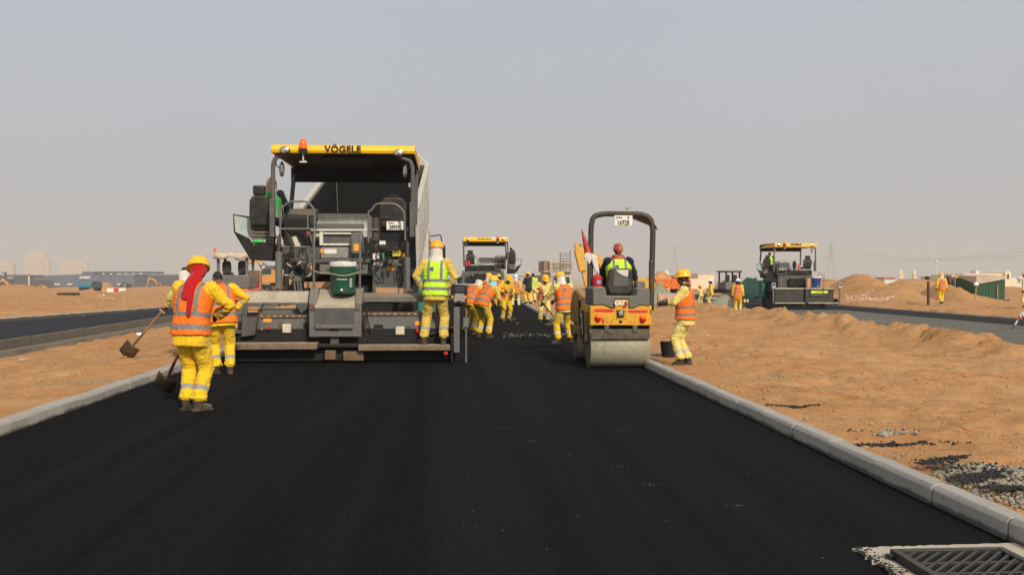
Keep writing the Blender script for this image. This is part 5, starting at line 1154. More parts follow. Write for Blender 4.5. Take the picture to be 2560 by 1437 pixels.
# ================================================================== ROLLER at the right kerb
RO = Vector((2.927, 16.60, 0))
def RL(cx, cy, d): return P(1400 + cx/3.192, 500 + cy/3.192, RO.y + d) - RO
CATY = paint('yellow roller paint', (0.72, 0.36, 0.022), 0.45, 0, 0.35, (0.22, 0.14, 0.06), 3, 0.08, 0.4, dust=0.25)
PLAS = paint('grey moulded plastic', (0.150, 0.145, 0.128), 0.65, 0, 0.35, (0.2, 0.16, 0.11), 4, 0.1, 0.3, dust=0.4)
DRUM = paint('polished drum steel', (0.33, 0.305, 0.215), 0.62, 0.1, 0.25, (0.30, 0.27, 0.19), 2, 0.05, 0.5, dust=0.15)
MUDDY = paint('tar and mud caked steel', (0.15, 0.125, 0.095), 0.9, 0.1, 0.85, (0.035, 0.03, 0.025), 9, 0.9, 0.2, dust=0.4)
def roller():
    rt = thing('tandem_roller', 'small yellow tandem roller with pale steel drum beside the right kerb', 'roller', RO)
    def rbx(nm, mat, x0, y0, x1, y1, d, t, bevel=0.008, par=None):
        a, b = RL(x0, y1, d), RL(x1, y0, d); return MB().box(a.x, b.x, d, d+t, a.z, b.z).build(nm, mat, par or rt, bevel)
    def rpl(nm, mat, pts, d, t, bevel=0.008, par=None):
        return MB().prism([(RL(x, y, d).x, RL(x, y, d).z) for x, y in pts], 'y', d, d+t).build(nm, mat, par or rt, bevel)
    xl, xr_ = RL(246, 1220, -0.36).x, RL(719, 1220, -0.36).x; r = 0.365
    for dy, nm in ((0.0, 'rear_drum'), (1.72, 'front_drum')):
        o = MB().lathe([(r-0.03, xl), (r-0.006, xl+0.003), (r, xl+0.012), (r, xr_-0.012), (r-0.006, xr_-0.003), (r-0.03, xr_)], (0, dy, r), 64, 1, 1, 'x').build(nm, DRUM, rt)
        MB().lathe([(0, xl+0.06), (0.10, xl+0.02), (0.12, xl+0.06), (r-0.05, xl+0.07), (r-0.035, xl-0.002), (r-0.02, xl-0.002)], (0, dy, r), 40, 1, 1, 'x').build('drum_end', RUST, o)
    # rear frame
    yp = rpl('rear_panel', CATY, [(242, 846), (335, 840), (372, 852), (405, 868), (440, 868), (440, 796), (545, 796), (545, 868), (588, 868), (640, 842), (732, 850), (732, 1000), (242, 998)], -0.34, 0.06, 0.008)
    rpl('plastic_shroud', PLAS, [(262, 702), (280, 694), (362, 696), (372, 765), (610, 767), (618, 705), (702, 700), (718, 712), (720, 846), (640, 838), (588, 862), (548, 862), (548, 790), (437, 790), (437, 862), (405, 862), (372, 846), (335, 834), (262, 840)], -0.30, 0.92, 0.02)
    rbx('shroud_block', PLAS, 612, 650, 682, 712, 0.05, 0.3, 0.02)
    for a in ((240, 262), (712, 733)): rbx('frame_side', CATY, a[0], 842, a[1], 1010, -0.28, 1.1, 0.01)
    rbx('frame_void', BLK, 262, 1000, 716, 1050, -0.20, 0.4); rbx('scraper', MUDDY, 246, 1030, 717, 1112, -0.41, 0.05, 0.012)
    for x in (375, 600): rbx('scraper_bracket', MUDDY, x-18, 1000, x+18, 1055, -0.43, 0.06)
    # body under the seat and front hood
    MB().box(xl+0.12, xr_-0.12, 0.30, 1.9, 0.62, 1.02).build('centre_frame', BLK, rt, 0.02)
    MB().prism([(0.75, 0.66), (0.75, 1.02), (1.10, 1.30), (1.55, 1.36), (1.95, 1.28), (2.22, 1.05), (2.28, 0.70)], 'x', xl-0.03, xr_+0.03).build('front_hood', paint('shaded grimy hood yellow', (0.42, 0.23, 0.04), 0.6, 0, 0.6, (0.14, 0.09, 0.05), 3, 0.15), rt, 0.06, segs=3)  # hood yellow darkened to carry the shade of this side, along with grime
    MB().box(xl-0.034, xl-0.02, 0.8, 1.0, 0.72, 1.15).build('side_vent', BLK, rt)
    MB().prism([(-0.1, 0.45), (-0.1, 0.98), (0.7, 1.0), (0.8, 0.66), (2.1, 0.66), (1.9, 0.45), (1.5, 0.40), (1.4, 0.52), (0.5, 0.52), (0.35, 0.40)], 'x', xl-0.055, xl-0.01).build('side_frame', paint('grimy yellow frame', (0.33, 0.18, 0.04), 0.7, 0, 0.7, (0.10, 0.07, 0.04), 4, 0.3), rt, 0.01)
    MB().box(xl-0.062, xl-0.056, 0.30, 0.50, 0.66, 0.92).build('side_sticker', WHITE_L, rt); MB().box(xl-0.066, xl-0.062, 0.335, 0.465, 0.72, 0.87).build('side_sticker_print', BLACK_L, rt)
    MB().box(xl-0.062, xl-0.056, 0.14, 0.28, 0.56, 0.66).build('side_sticker', WHITE_L, rt)
    for q in ([(0.62, 0.98), (0.58, 0.80), (0.42, 0.70), (0.30, 0.50)], [(0.1, 1.0), (0.05, 0.8), (-0.02, 0.62), (0.12, 0.45)]):
        MB().tube(rounded([(xl-0.075, y, z) for y, z in q], 0.08), 0.014, 6).build('hose', HOSE, rt)
    # roll bar and canopy
    ROPSM = paint('brown black roll bar', (0.055, 0.050, 0.042), 0.6, 0.1, 0.4, (0.15, 0.12, 0.08), 5, 0.1, 0.3, dust=0.3)
    rops = MB().tube(rounded([RL(x, y, 0.45) for x, y in ((240, 880), (248, 200), (268, 128), (350, 110), (640, 112), (722, 142), (742, 230), (726, 880))], 0.22, 8), 0.050, 10).build('roll_bar', ROPSM, rt)
    for x in (238, 732):
        MB().cyl(RL(x-14, 500, 0.40), RL(x+14, 500, 0.40), 0.035, n=8).build('roll_bar_hinge', ROPSM, rops); MB().cyl(RL(x-16, 535, 0.40), RL(x+16, 535, 0.40), 0.022, n=8).build('roll_bar_pin', ROPSM, rops)
        a = RL(x, 660, 0.40); MB().box(a.x-0.035, a.x+0.035, 0.38, 0.50, a.z-0.45, a.z+0.40).build('roll_bar_sleeve', ROPSM, rops, 0.01)
    re_ = [(365, 98), (450, 94), (560, 96), (640, 104), (705, 128), (748, 178), (780, 236)]; fr_ = [(430, 120), (490, 122), (560, 130), (600, 150), (650, 170), (712, 196), (762, 236)]
    A = [RL(x, y, 0.40) for x, y in re_]; Bp = [RL(x, y, 1.55) for x, y in fr_]; Mi = [a.lerp(b, 0.5) + Vector((0, 0, 0.05)) for a, b in zip(A, Bp)]
    cm = MB(); n = len(A); cm.add(A + Mi + Bp, [(r_*n+j, r_*n+j+1, (r_+1)*n+j+1, (r_+1)*n+j) for r_ in (0, 1) for j in range(n-1)])
    co_ = cm.build('canopy_sheet', paint('brown canopy sheet', (0.13, 0.065, 0.045), 0.7, 0, 0.4, (0.2, 0.14, 0.09), 4), rops, smooth=70); s_ = co_.modifiers.new('t', 'SOLIDIFY'); s_.thickness = 0.02
    c = RL(541, 80, 0.45); MB().lathe([(0.02, -0.05), (0.02, 0.0), (0.05, 0.04), (0.045, 0.045), (0, 0.02)], c, 12).build('horn', CREAM, rops)
    p, q = RL(432, 208, 0.36), RL(577, 124, 0.36); pt = MB().box(p.x, q.x, 0.34, 0.36, p.z, q.z).build('registration_plate', WHITE_L, rops, 0.008); c = (p+q)/2
    lettering('16928', 0.125, BLACK_L, pt, (c.x-0.005, 0.337, c.z-0.038), offset=0.003, depth=0.002, xs=0.72); lettering('D', 0.055, BLACK_L, pt, (c.x+0.09, 0.337, c.z+0.055), offset=0.002, depth=0.002); lettering('DUBAI', 0.04, BLACK_L, pt, (c.x-0.08, 0.337, c.z+0.055), offset=0.001, depth=0.002)
    # lamps, stickers, maker's sign
    for x, y in ((306, 942), (664, 948)):
        c = RL(x, y, -0.380); k = MB().lathe([(0, -0.035), (0.03, -0.03), (0.052, -0.01), (0.056, 0.04), (0, 0.04)], (c.x, -0.360, c.z), 20, 1.35, 1.0, 'y').build('tail_lamp', plain('red lens', (0.55, 0.012, 0.012), 0.2), yp); 
        MB().lathe([(0, -0.034), (0.03, -0.029), (0.050, -0.009), (0.053, 0.03), (0, 0.03)], (c.x, -0.364, c.z+0.020), 20, 1.0, 0.97, 'y').build('amber_lens', AMBER, k)
    c = RL(344, 960, -0.350); MB().ell((c.x, -0.345, c.z), (0.024, 0.012, 0.05), 12, 8).build('reflector', plain('red reflector', (0.75, 0.04, 0.015), 0.3), yp)
    rbx('work_lamp', BLK, 460, 878, 515, 932, -0.390, 0.05, 0.012, yp); rbx('work_lamp_lens', CHROME, 468, 886, 507, 924, -0.398, 0.02, 0.008, yp)
    for q in ([(270, 881), (285, 869), (420, 871), (434, 883), (420, 894), (285, 892)], [(541, 887), (556, 876), (690, 878), (704, 889), (690, 900), (556, 897)]): rpl('red_arrow_sticker', plain('red sticker', (0.60, 0.02, 0.01), 0.5), q, -0.347, 0.006, 0, yp)
    c = RL(485, 970, -0.350); MB().lathe([(0, 0), (0.026, 0), (0.026, 0.012), (0, 0.012)], (c.x, -0.350, c.z), 16, 1, 1, 'y').build('vent_cap', BLK, yp)
    bt = MB()
    for x, y in ((452, 944), (520, 944), (452, 884), (522, 886), (376, 972), (412, 972), (560, 974), (594, 974)): c = RL(x, y, -0.345); bt.cyl((c.x, -0.348, c.z), (c.x, -0.338, c.z), 0.009, n=8)
    tag(bt.build('panel_bolts', BLK, yp), kind='stuff')
    c = RL(514, 828, -0.345); MB().prism([(c.x-0.045, c.z-0.07), (c.x+0.02, c.z-0.07), (c.x+0.055, c.z-0.01), (c.x+0.025, c.z+0.05), (c.x-0.02, c.z+0.05), (c.x-0.02, c.z-0.03)], 'y', -0.346, -0.342).build('sign_hexagon', plain('dark red print', (0.22, 0.02, 0.025), 0.5), yp)
    c = RL(478, 822, -0.350); lettering('CAT', 0.10, plain('white print', (0.8, 0.78, 0.74), 0.5), yp, (c.x, -0.352, c.z), offset=0.006, depth=0.003, xs=0.92)
    MB().prism([(c.x-0.028, c.z-0.04), (c.x+0.026, c.z-0.04), (c.x, c.z-0.006)], 'y', -0.360, -0.356).build('sign_triangle', CATY, yp)
    # operator station
    c = RL(480, 755, 0.25); se = rpl('seat', VINYL, [(392, 560), (410, 546), (555, 546), (580, 562), (590, 700), (570, 758), (400, 755), (370, 700)], 0.22, 0.14, 0.035)
    rpl('seat_back_panel', GRAPH, [(430, 558), (545, 558), (548, 690), (422, 690)], 0.208, 0.03, 0.01, se); rpl('torn_patch', plain('torn white cloth', (0.6, 0.57, 0.52), 0.8), [(445, 556), (548, 558), (540, 612), (500, 600), (462, 575)], 0.200, 0.012, 0, se)
    a, b = RL(395, 750, 0.3), RL(570, 735, 0.3); MB().box(a.x, b.x, 0.34, 0.85, a.z-0.02, a.z+0.10).build('seat_cushion', VINYL, se, 0.04)
    rbx('control_box', BLK, 308, 548, 372, 690, 0.9, 0.25, 0.015); w = RL(470, 600, 1.05)
    st = [(w.x+0.18*math.cos(2*math.pi*i/16), w.y+0.06*math.sin(2*math.pi*i/16), w.z+0.16*math.sin(2*math.pi*i/16)) for i in range(17)]
    MB().tube(st, 0.015, 6, False).cyl(w, w + Vector((0, 0.2, -0.4)), 0.03).build('steering_wheel', BLK, rt)
    c = RL(296, 690, 0.35); fe = MB().lathe([(0, 0), (0.09, 0), (0.095, 0.02), (0.095, 0.16), (0.06, 0.20), (0.03, 0.21), (0, 0.22)], c, 18).build('fire_extinguisher', RED_P, rt); MB().box(c.x-0.02, c.x+0.05, c.y-0.102, c.y-0.09, c.z+0.05, c.z+0.11).build('extinguisher_label', plain('blue label', (0.15, 0.35, 0.6), 0.5), fe)
    return rt
roller()
# a traffic cone jammed on the left roll bar post, with a rag
c0 = RO + RL(225, 422, 0.40); c1 = RO + RL(172, 236, 0.40); ax = (c1 - c0)
cn = thing('traffic_cone', 'faded red traffic cone stuck on the left roll bar of the roller', 'cone', c0); Mx = ax.to_track_quat('Z', 'Y').to_matrix().to_4x4(); Lc = ax.length
o = MB().lathe([(0.065, 0), (0.055, Lc*0.25), (0.03, Lc*0.65), (0.012, Lc*0.97), (0, Lc)], n=18).build('cone_body', paint('faded red plastic', (0.42, 0.025, 0.025), 0.5, 0, 0.25, (0.3, 0.15, 0.1), 5), cn); o.matrix_local = Mx
o = MB().lathe([(0.066, Lc*0.01), (0.064, Lc*0.10), (0.060, Lc*0.12)], n=18).build('cone_collar', RED_P, cn); o.matrix_local = Mx
rg_ = MB()
for st_, (path, ws) in enumerate(((((206, 470), (212, 438), (235, 424), (262, 432), (272, 470), (284, 520), (296, 568), (302, 592)), (0.02, 0.05, 0.06, 0.065, 0.055, 0.05, 0.04, 0.02)), (((240, 426), (232, 450), (226, 478), (224, 500)), (0.05, 0.055, 0.05, 0.02)))):
    rings = []
    for i, ((x, y), w) in enumerate(zip(path, ws)):
        c = RO + RL(x, y, 0.345 - 0.02*st_); rings.append([c + Vector((w*(1 + 0.25*mnoise.noise((a_, i*1.3, st_)))*math.cos(a_), 0.028*(1 + 0.6*math.cos(5*a_ + i))*math.sin(a_), 0.03*math.cos(a_)*math.sin(i*1.7))) for a_ in [2*math.pi*j/14 for j in range(14)]])
    rg_.loft(rings)
tag(rg_.build('rag', S_WHT, smooth=80), 'pale pinkish rag tied to the roller roll bar under the red cone', 'rag')

# ================================================================== the two pavers farther off
def far_paver(label, loc, mirror, scale, kind):
    rt = thing('asphalt_paver', label, 'paver', loc); rt.scale = (scale,)*3; B = lambda: MB(mirror); sg = -1 if mirror else 1
    paver_upper(rt, B, detail=False, letters=(kind == 3), mirror=mirror, roof=paint('hazy pale canopy', (0.80, 0.50, 0.09), 0.5, 0, 0.1, (0.5, 0.35, 0.1), 2, 0.02, 0.4, dust=0.2) if kind == 3 else None)  # dusty haze mixed into this canopy's colour as a paler yellow
    def bx(nm, mat, a, bevel=0.01, par=None): return MB.build(B().box(*a), nm, mat, par or rt, bevel)
    bx('screed_plate', BLK, (-2.0, 2.0, 0.25, 1.1, 0.03, 0.30)); 
    for s in (-1, 1):
        bx('foot_board', BEIGE, (s*0.10, s*2.05, 0.0, 0.34, 0.30, 0.37)); bx('screed_half', paint('sooty brown steel', (0.035, 0.032, 0.028), 0.7, 0.1, 0.5, (0.10, 0.08, 0.05), 2), (s*0.06, s*1.9, 0.40, 1.0, 0.38, 1.20)); bx('screed_cover', BEIGE, (s*0.05, s*1.92, 0.36, 1.1, 1.203, 1.29))
        bx('end_plate', BLK, (s*2.06, s*2.02, 0.05, 1.7, 0.02, 0.6)); po = bx('end_post', GREY2, (s*2.10, s*2.18, 0.0, 0.1, 0.3, 1.25)); bx('control_panel', paint('pale control panel', (0.35, 0.40, 0.42), 0.5), (s*2.02, s*2.26, -0.06, 0.06, 1.25, 1.62), 0.03, po); bx('panel_display', BLK, (s*2.07, s*2.21, -0.07, -0.055, 1.45, 1.56), 0.0, po)
        MB.build(B().cyl((s*1.22, 1.25, 1.3), (s*1.22, 1.25, 2.1), 0.06, n=14), 'lift_cylinder', GREY2, rt)
    bx('engine_bay', BLK, (-1.15, 1.10, 2.0, 3.2, 1.72, 2.42), 0.04); bx('side_tank', GRAPH, (-1.30, -1.16, 1.9, 4.6, 1.0, 1.9), 0.02); bx('side_tank', GRAPH, (1.16, 1.30, 1.9, 4.6, 1.0, 1.9), 0.02)
    bx('rear_bulkhead', GRAPH, (-1.25, 1.15, 1.7, 1.9, 1.25, 2.05), 0.03); bx('engine_box', BLK, (-0.6, 0.5, 1.45, 1.75, 1.35, 1.9), 0.05); bx('pump_block', BLK, (0.6, 1.0, 1.5, 1.75, 1.3, 1.75), 0.05)
    for q in ([(-0.9, 1.9), (-0.7, 1.4), (-0.3, 1.6)], [(0.3, 2.0), (0.5, 1.5), (0.8, 1.9)], [(-0.2, 1.9), (0.0, 1.45), (0.25, 1.8)]):
        MB.build(B().tube(rounded([(x, 1.4, z) for x, z in q], 0.2), 0.03, 7), 'hose', HOSE, rt)
    if kind == 3:
        st = bx('arrow_sticker', plain('lime sticker', (0.72, 0.85, 0.02), 0.5), (0.42, 1.50, 0.393, 0.399, 0.95, 1.10), 0)
        lettering('<<<+>>>', 0.13, BLACK_L, st, (0.96, 0.391, 1.025), offset=0.004, depth=0.002)
        ld = MB()
        for x in (0.38, 1.22): ld.tube([(x, 0.30, 0.80), (x, 0.30, 2.05), (x, 1.2, 2.3)], 0.022, 7)
        ld.cyl((0.38, 0.30, 0.82), (1.22, 0.30, 0.82), 0.022, n=7); ld.build('ladder', GREY2, rt)
        MB().tube([(-1.30, 0.6, 0.1), (-1.30, 0.6, 1.6)], 0.06, 8).build('chain_guard', RUST, rt); MB().box(-1.75, -1.57, 3.3, 5.0, 0.6, 1.75).build('side_door', TEAL, rt, 0.03)
        MB().prism([(5.0, 0.45), (5.0, 1.85), (7.0, 1.95), (8.6, 1.5), (8.9, 0.6), (8.0, 0.40)], 'x', -1.66, -1.58).build('hopper_side', TEAL, rt, 0.02)
        for z in (0.85, 1.1, 1.35, 1.6): MB().box(-1.765, -1.745, 3.6, 4.0, z-0.07, z+0.07).build('step_hole', BLK, rt)
        ey = MB().prism([(-1.55, 4.02), (-1.0, 4.12), (-0.9, 4.06), (-1.5, 3.94)], 'y', 1.2, 1.55); 
        cl = MB().ell((0.0, 2.2, 2.75), (0.14, 0.10, 0.30), 12, 8).build('draped_cloth', BLACKJ, rt); MB().ell((0.3, 2.2, 2.62), (0.09, 0.07, 0.25), 12, 8).build('red_cloth', plain('salmon cloth', (0.7, 0.12, 0.09), 0.8), rt); MB().ell((-0.28, 2.25, 2.68), (0.10, 0.08, 0.26), 12, 8).build('grey_cloth', plain('grey cloth', (0.3, 0.29, 0.27), 0.8), rt)
    else:
        MB().box(sg*0.95-0.2, sg*0.95+0.2, 1.9, 2.1, 2.35, 2.75).build('red_cloth', plain('dark red cloth', (0.45, 0.02, 0.03), 0.8), rt, 0.08)
        c = L(1228, 178, 1.465); [MB().box(-c.x-0.45+0.14*i_, -c.x-0.37+0.14*i_, 1.452, 1.459, c.z-0.05, c.z+0.04-0.03*(i_ % 2)).build('worn_letter', BLACK_L, rt) for i_ in range(6)]; bx('white_sticker', WHITE_L, (-0.95, -0.55, 1.452, 1.46, c.z-0.06, c.z+0.06), 0)
    return rt
far_paver('paver with yellow canopy farther along the new road beyond the raking workers', (P(1214, 690, 59.5).x - 0.17, 58.0, -0.18), True, 1.0, 2)
far_paver('paver with a pale yellow canopy on the side road behind the sand ridge', (P(1990, 690, 56.5).x + 0.10, 55.0, -0.32), False, 0.93, 3)
c3 = Vector((P(1990, 690, 56.5).x + 0.10, 55.0, -0.32))
BLUEC = paint('blue cooler plastic', (0.012, 0.06, 0.26), 0.45, 0, 0.15, (0.2, 0.15, 0.1), 5)
cooler(0, 0, 0, 'blue drinks cooler on the screed of the right hand paver', BLUEC, loc=c3 + Vector((0.85, 0.70, 1.29))*0.93, scale=1.15)
bg = MB().box(-0.16, 0.16, -0.1, 0.1, 0, 0.55).build('cement_sack', paint('printed sack', (0.55, 0.25, 0.14), 0.8, 0, 0.5, (0.6, 0.5, 0.35), 9), None, 0.06, loc=c3 + Vector((0.40, 0.75, 1.29))*0.93); tag(bg, 'red and cream sack standing beside the blue cooler', 'sack')
# ================================================================== OTHER MACHINES
EXY = paint('excavator yellow', (0.68, 0.38, 0.05), 0.5, 0, 0.4, (0.3, 0.2, 0.1), 1.5, 0.06, 0.4, dust=0.3)
EXO = paint('dusty orange machine', (0.62, 0.30, 0.09), 0.6, 0, 0.4, (0.4, 0.28, 0.16), 1.5, 0.06, 0.3, dust=0.3)
CABG = plain('dark green cab glass', (0.03, 0.075, 0.06), 0.12)
def on_ground(px, Y, py=700):
    p = P(px, py, Y); return Vector((p.x, Y, gz(p.x, Y)))
def excavator(label, loc, rz, boom, paintm, group=None, scale=1.0, fat=1.0):
    """boom: list of (forward, up) points: pivot, knee, stick top, stick end in the machine's own frame (forward = +x)"""
    t = thing('excavator', label, 'excavator', loc, rz, group); t.scale = (scale,)*3
    for s in (-1, 1):
        tr = MB().prism([(-1.9, 0.35), (-1.6, 0.03), (1.6, 0.03), (1.9, 0.35), (1.9, 0.55), (1.6, 0.85), (-1.6, 0.85), (-1.9, 0.55)], 'y', s*0.85, s*1.40).build('crawler_track', RUBB, t, 0.05)
        for i in range(4): MB().cyl((-1.2+i*0.8, s*1.405, 0.35), (-1.2+i*0.8, s*1.43, 0.35), 0.22, n=12).build('track_roller', GRAPH, tr)
    MB().cyl((0, 0, 0.7), (0, 0, 1.1), 0.7, n=20).build('slew_ring', BLK, t)
    h = MB().prism([(-2.3, 1.05), (-2.4, 1.6), (-2.1, 2.15), (0.1, 2.1), (0.3, 1.75), (1.1, 1.7), (1.2, 1.05)], 'y', -1.25, 1.25).build('house', paintm, t, 0.06)
    MB().prism([(-2.75, 1.1), (-2.85, 1.7), (-2.4, 2.2), (-2.2, 2.1), (-2.2, 1.1)], 'y', -1.2, 1.2).build('counterweight', paintm, h, 0.08)
    cb = MB().prism([(-0.1, 1.72), (-0.1, 2.85), (0.1, 2.98), (1.0, 2.98), (1.35, 2.5), (1.3, 1.72)], 'y', 0.25, 1.2).build('cab', paintm, t, 0.04)
    MB().prism([(0.0, 2.05), (0.05, 2.82), (0.95, 2.86), (1.22, 2.45), (1.2, 2.0)], 'y', 0.24, 1.21).build('cab_glass', CABG, cb)
    a, b, c, d = [Vector((p[0], -0.25, p[1])) for p in boom]
    bm = MB(); 
    for p, q, w0, w1 in ((a, b, 0.42, 0.52), (b, c, 0.52, 0.34)): bm.bar(p, q, 0.40*fat, (w0+w1)/2*fat, (0, 0, 1))
    bm.cyl(b + Vector((0, -0.22, 0)), b + Vector((0, 0.22, 0)), 0.27, n=14); bo = bm.build('boom', paintm, t, 0.03)
    for s in (-1, 1): MB().cyl(Vector((a.x+0.7, -0.25+s*0.3, a.z-0.35)), b.lerp(a, 0.25) + Vector((0, s*0.3, -0.05)), 0.07, n=10).build('boom_ram', GRAPH, bo)
    st = MB(); e = c + (c-d).normalized()*0.55; st.bar(e, c, 0.34, 0.34*fat); st.bar(c, c.lerp(d, 0.55), 0.36*fat, 0.62*fat); st.bar(c.lerp(d, 0.5), d, 0.32, 0.36*fat); st.cyl(c + Vector((0, -0.2, 0)), c + Vector((0, 0.2, 0)), 0.2, n=12); so = st.build('stick', paintm, t, 0.03)
    MB().cyl(b.lerp(c, 0.35) + Vector((0, 0, 0.40)), e, 0.065, n=10).build('stick_ram', GRAPH, so)
    # bucket
    u = (d-c).normalized(); v = Vector((-u.z, 0, u.x)); 
    if v.x > 0: v = -v
    pts = [d, d + u*0.35 - v*0.15, d + u*0.95 + v*0.1, d + u*1.05 + v*0.75, d + u*0.55 + v*1.0, d + u*0.30 + v*0.55]
    MB().prism([(p.x, p.z) for p in pts], 'y', -0.75, 0.25).build('bucket', RUST, t, 0.03); return t
# arm of the big one shows left of the roller
pe = on_ground(1546, 62)
excavator('yellow excavator behind the roller, its boom reaching left over a folded stick', pe, R(178), [(0.6, 1.8), (1.9, 3.8), (3.3, 4.45), (2.5, 1.3)], EXY, 'excavators on the site', 0.8, 1.7)
excavator('orange excavator behind the far machines left of the nearest paver', on_ground(690, 115), R(165), [(0.6, 1.8), (2.6, 3.9), (4.6, 3.1), (4.3, 1.0)], EXO, 'excavators on the site')
excavator('tiny orange excavator with raised arm before the right end of the blue warehouse', on_ground(402, 340), R(184), [(0.6, 1.8), (2.4, 4.6), (4.0, 4.8), (4.8, 1.4)], EXO, 'excavators on the site')
excavator('small dark excavator with lowered arm on the sand right of the blue truck', on_ground(330, 300), R(176), [(0.6, 1.8), (2.2, 3.2), (3.6, 2.2), (3.8, 0.6)], paint('dark excavator', (0.08, 0.08, 0.07), 0.6), 'excavators on the site')
excavator('small yellow excavator beside the red lorry in front of the dark tent', on_ground(96, 380), R(10), [(0.6, 1.8), (1.8, 2.6), (2.8, 1.9), (2.9, 0.6)], EXY, 'excavators on the site')
excavator('orange excavator whose arm tip shows above the tall sand mound on the right', on_ground(2156, 112), R(185), [(0.6, 1.8), (1.2, 3.2), (1.6, 4.0), (2.4, 2.2)], EXO, 'excavators on the site', 0.72)
excavator('far orange excavator at the left edge of the picture before the dark sheds', on_ground(-14, 260), R(5), [(0.6, 1.8), (2.2, 3.6), (3.4, 2.4), (4.0, 0.9)], EXO, 'excavators on the site')

def backhoe(label, loc, rz):
    t = thing('wheel_loader', label, 'loader', loc, rz); t.scale = (0.85,)*3
    MB().box(-1.1, 1.1, -1.2, 1.9, 0.75, 1.45).build('body', CREAM, t, 0.06); cb = MB().prism([(-1.05, 1.4), (-0.95, 2.75), (0.95, 2.75), (1.05, 1.4)], 'y', -1.1, 0.5).build('cab', CREAM, t, 0.04)
    MB().prism([(-0.86, 1.62), (-0.80, 2.58), (-0.06, 2.58), (-0.06, 1.62)], 'y', -1.12, -1.105).build('rear_window', CABG, cb); MB().prism([(0.06, 1.62), (0.06, 2.58), (0.80, 2.58), (0.86, 1.62)], 'y', -1.12, -1.105).build('rear_window', CABG, cb)
    MB().box(-1.15, 1.15, -1.2, 0.6, 2.753, 2.85).build('cab_roof', WHITEP, cb, 0.03); MB().cyl((0.1, -0.9, 2.85), (0.1, -0.9, 3.02), 0.07, n=10).build('beacon', AMBER, cb)
    for s in (-1, 1): wheel(t, (s*1.0, -0.6, 0.72), 0.72, 0.45); wheel(t, (s*0.9, 1.7, 0.5), 0.5, 0.35)
    MB().tube(rounded([(-1.1, -1.0, 2.5), (-1.55, -1.1, 2.6), (-1.6, -1.1, 2.2)], 0.1), 0.03, 6).build('mirror_arm', BLK, cb); MB().box(-1.72, -1.5, -1.15, -1.05, 1.75, 2.25).build('mirror', BLK, cb, 0.03)
    MB().prism([(1.9, 0.3), (2.0, 1.2), (2.7, 1.0), (2.9, 0.3)], 'x', -1.2, 1.2).build('bucket', EXY, t, 0.02)
backhoe('cream wheel loader with green tinted cab windows behind the raking workers', on_ground(1404, 95), 0)

def canopy_roller(label, loc, rz=0, scale=1.0, canvas=True):
    t = thing('road_roller', label, 'roller', loc, rz); t.scale = (scale,)*3; s1 = 0.78
    ORG = paint('orange roller paint', (0.80, 0.14, 0.02), 0.5, 0, 0.3, (0.3, 0.15, 0.08), 3); gm = GREY2 if canvas else BLK
    bd = MB().box(-s1, s1, 0.0, 3.2, 0.75, 1.30).build('body', ORG if canvas else gm, t, 0.06); MB().box(-s1*1.02, s1*1.02, 0.15, 1.8, 1.31, 1.95).build('deck', GREY2, t, 0.05)
    MB().box(-s1, s1, -0.12, 0.02, 0.55, 0.78).build('bumper', BLK, t, 0.03)
    if canvas:
        MB().box(-0.10, 0.14, -0.012, 0.0, 0.90, 1.02).build('white_sticker', WHITE_L, bd); MB().box(0.18, 0.50, -0.012, 0.0, 1.14, 1.24).build('blue_sticker', plain('blue sticker', (0.03, 0.05, 0.25), 0.5), bd)
    for x in (-0.66, 0.66):
        for y in (0.3, 1.7): MB().box(x-0.06, x+0.06, y-0.06, y+0.06, 1.9, 2.85).build('post', GREY2 if canvas else BLK, t, 0.01)
    n = 13; rows = []; rng = random.Random(5)
    for y in (0.05, 0.5, 1.0, 1.5, 1.95):
        rows.append([(-0.80+1.6*j/(n-1), y, 2.98 + 0.03*math.sin(j*1.3+y*4)) for j in range(n)])
    mb = MB(); vs = [v for r_ in rows for v in r_]; mb.add(vs, [(i*n+j, i*n+j+1, (i+1)*n+j+1, (i+1)*n+j) for i in range(4) for j in range(n-1)])
    if canvas:   # skirt hanging at the back and sides
        sk = [[(x, y-0.03, z) for x, y, z in rows[0]], [(x+rng.uniform(-.02, .02), y-0.07+0.04*math.sin(j*2.1), z-0.16) for j, (x, y, z) in enumerate(rows[0])], [(x+rng.uniform(-.02, .02), y-0.05+0.05*math.sin(j*1.7), z-0.27-0.05*math.sin(j*0.9)) for j, (x, y, z) in enumerate(rows[0])]]
        vs = [v for r_ in sk for v in r_]; mb.add(vs, [(i*n+j, i*n+j+1, (i+1)*n+j+1, (i+1)*n+j) for i in range(2) for j in range(n-1)])
        for s in (-1, 1):
            sd = [[(s*0.80, y, 2.97) for y in (0.05, 0.5, 1.0, 1.5, 1.95)], [(s*0.84, y, 2.72+0.03*math.sin(y*7)) for y in (0.02, 0.5, 1.0, 1.5, 1.95)]]
            mb.add([v for r_ in sd for v in r_], [(j, j+1, j+6, j+5) for j in range(4)])
    o = mb.build('canopy', paint('cream canvas', (0.55, 0.48, 0.37), 0.9, 0, 0.3, (0.3, 0.24, 0.16), 3) if canvas else paint('dark canopy board', (0.06, 0.045, 0.04), 0.8), t, smooth=70); m_ = o.modifiers.new('t', 'SOLIDIFY'); m_.thickness = 0.03 if canvas else 0.12
    for x in (-0.35, 0.38): build_seat(t, MB, (x, 0.7, 1.95), detail=False, w=0.42, hr=False)
    if canvas: MB().cyl((-0.75, 0.05, 3.0), (-0.75, 0.05, 3.18), 0.06, n=10).build('beacon', AMBER, t)
    for i in range(4): wheel(t, (-0.58+i*0.39, 0.45, 0.42), 0.42, 0.30, n=20)
    for i in range(3): wheel(t, (-0.4+i*0.4, 2.75, 0.42), 0.42, 0.32, n=20)
    return t
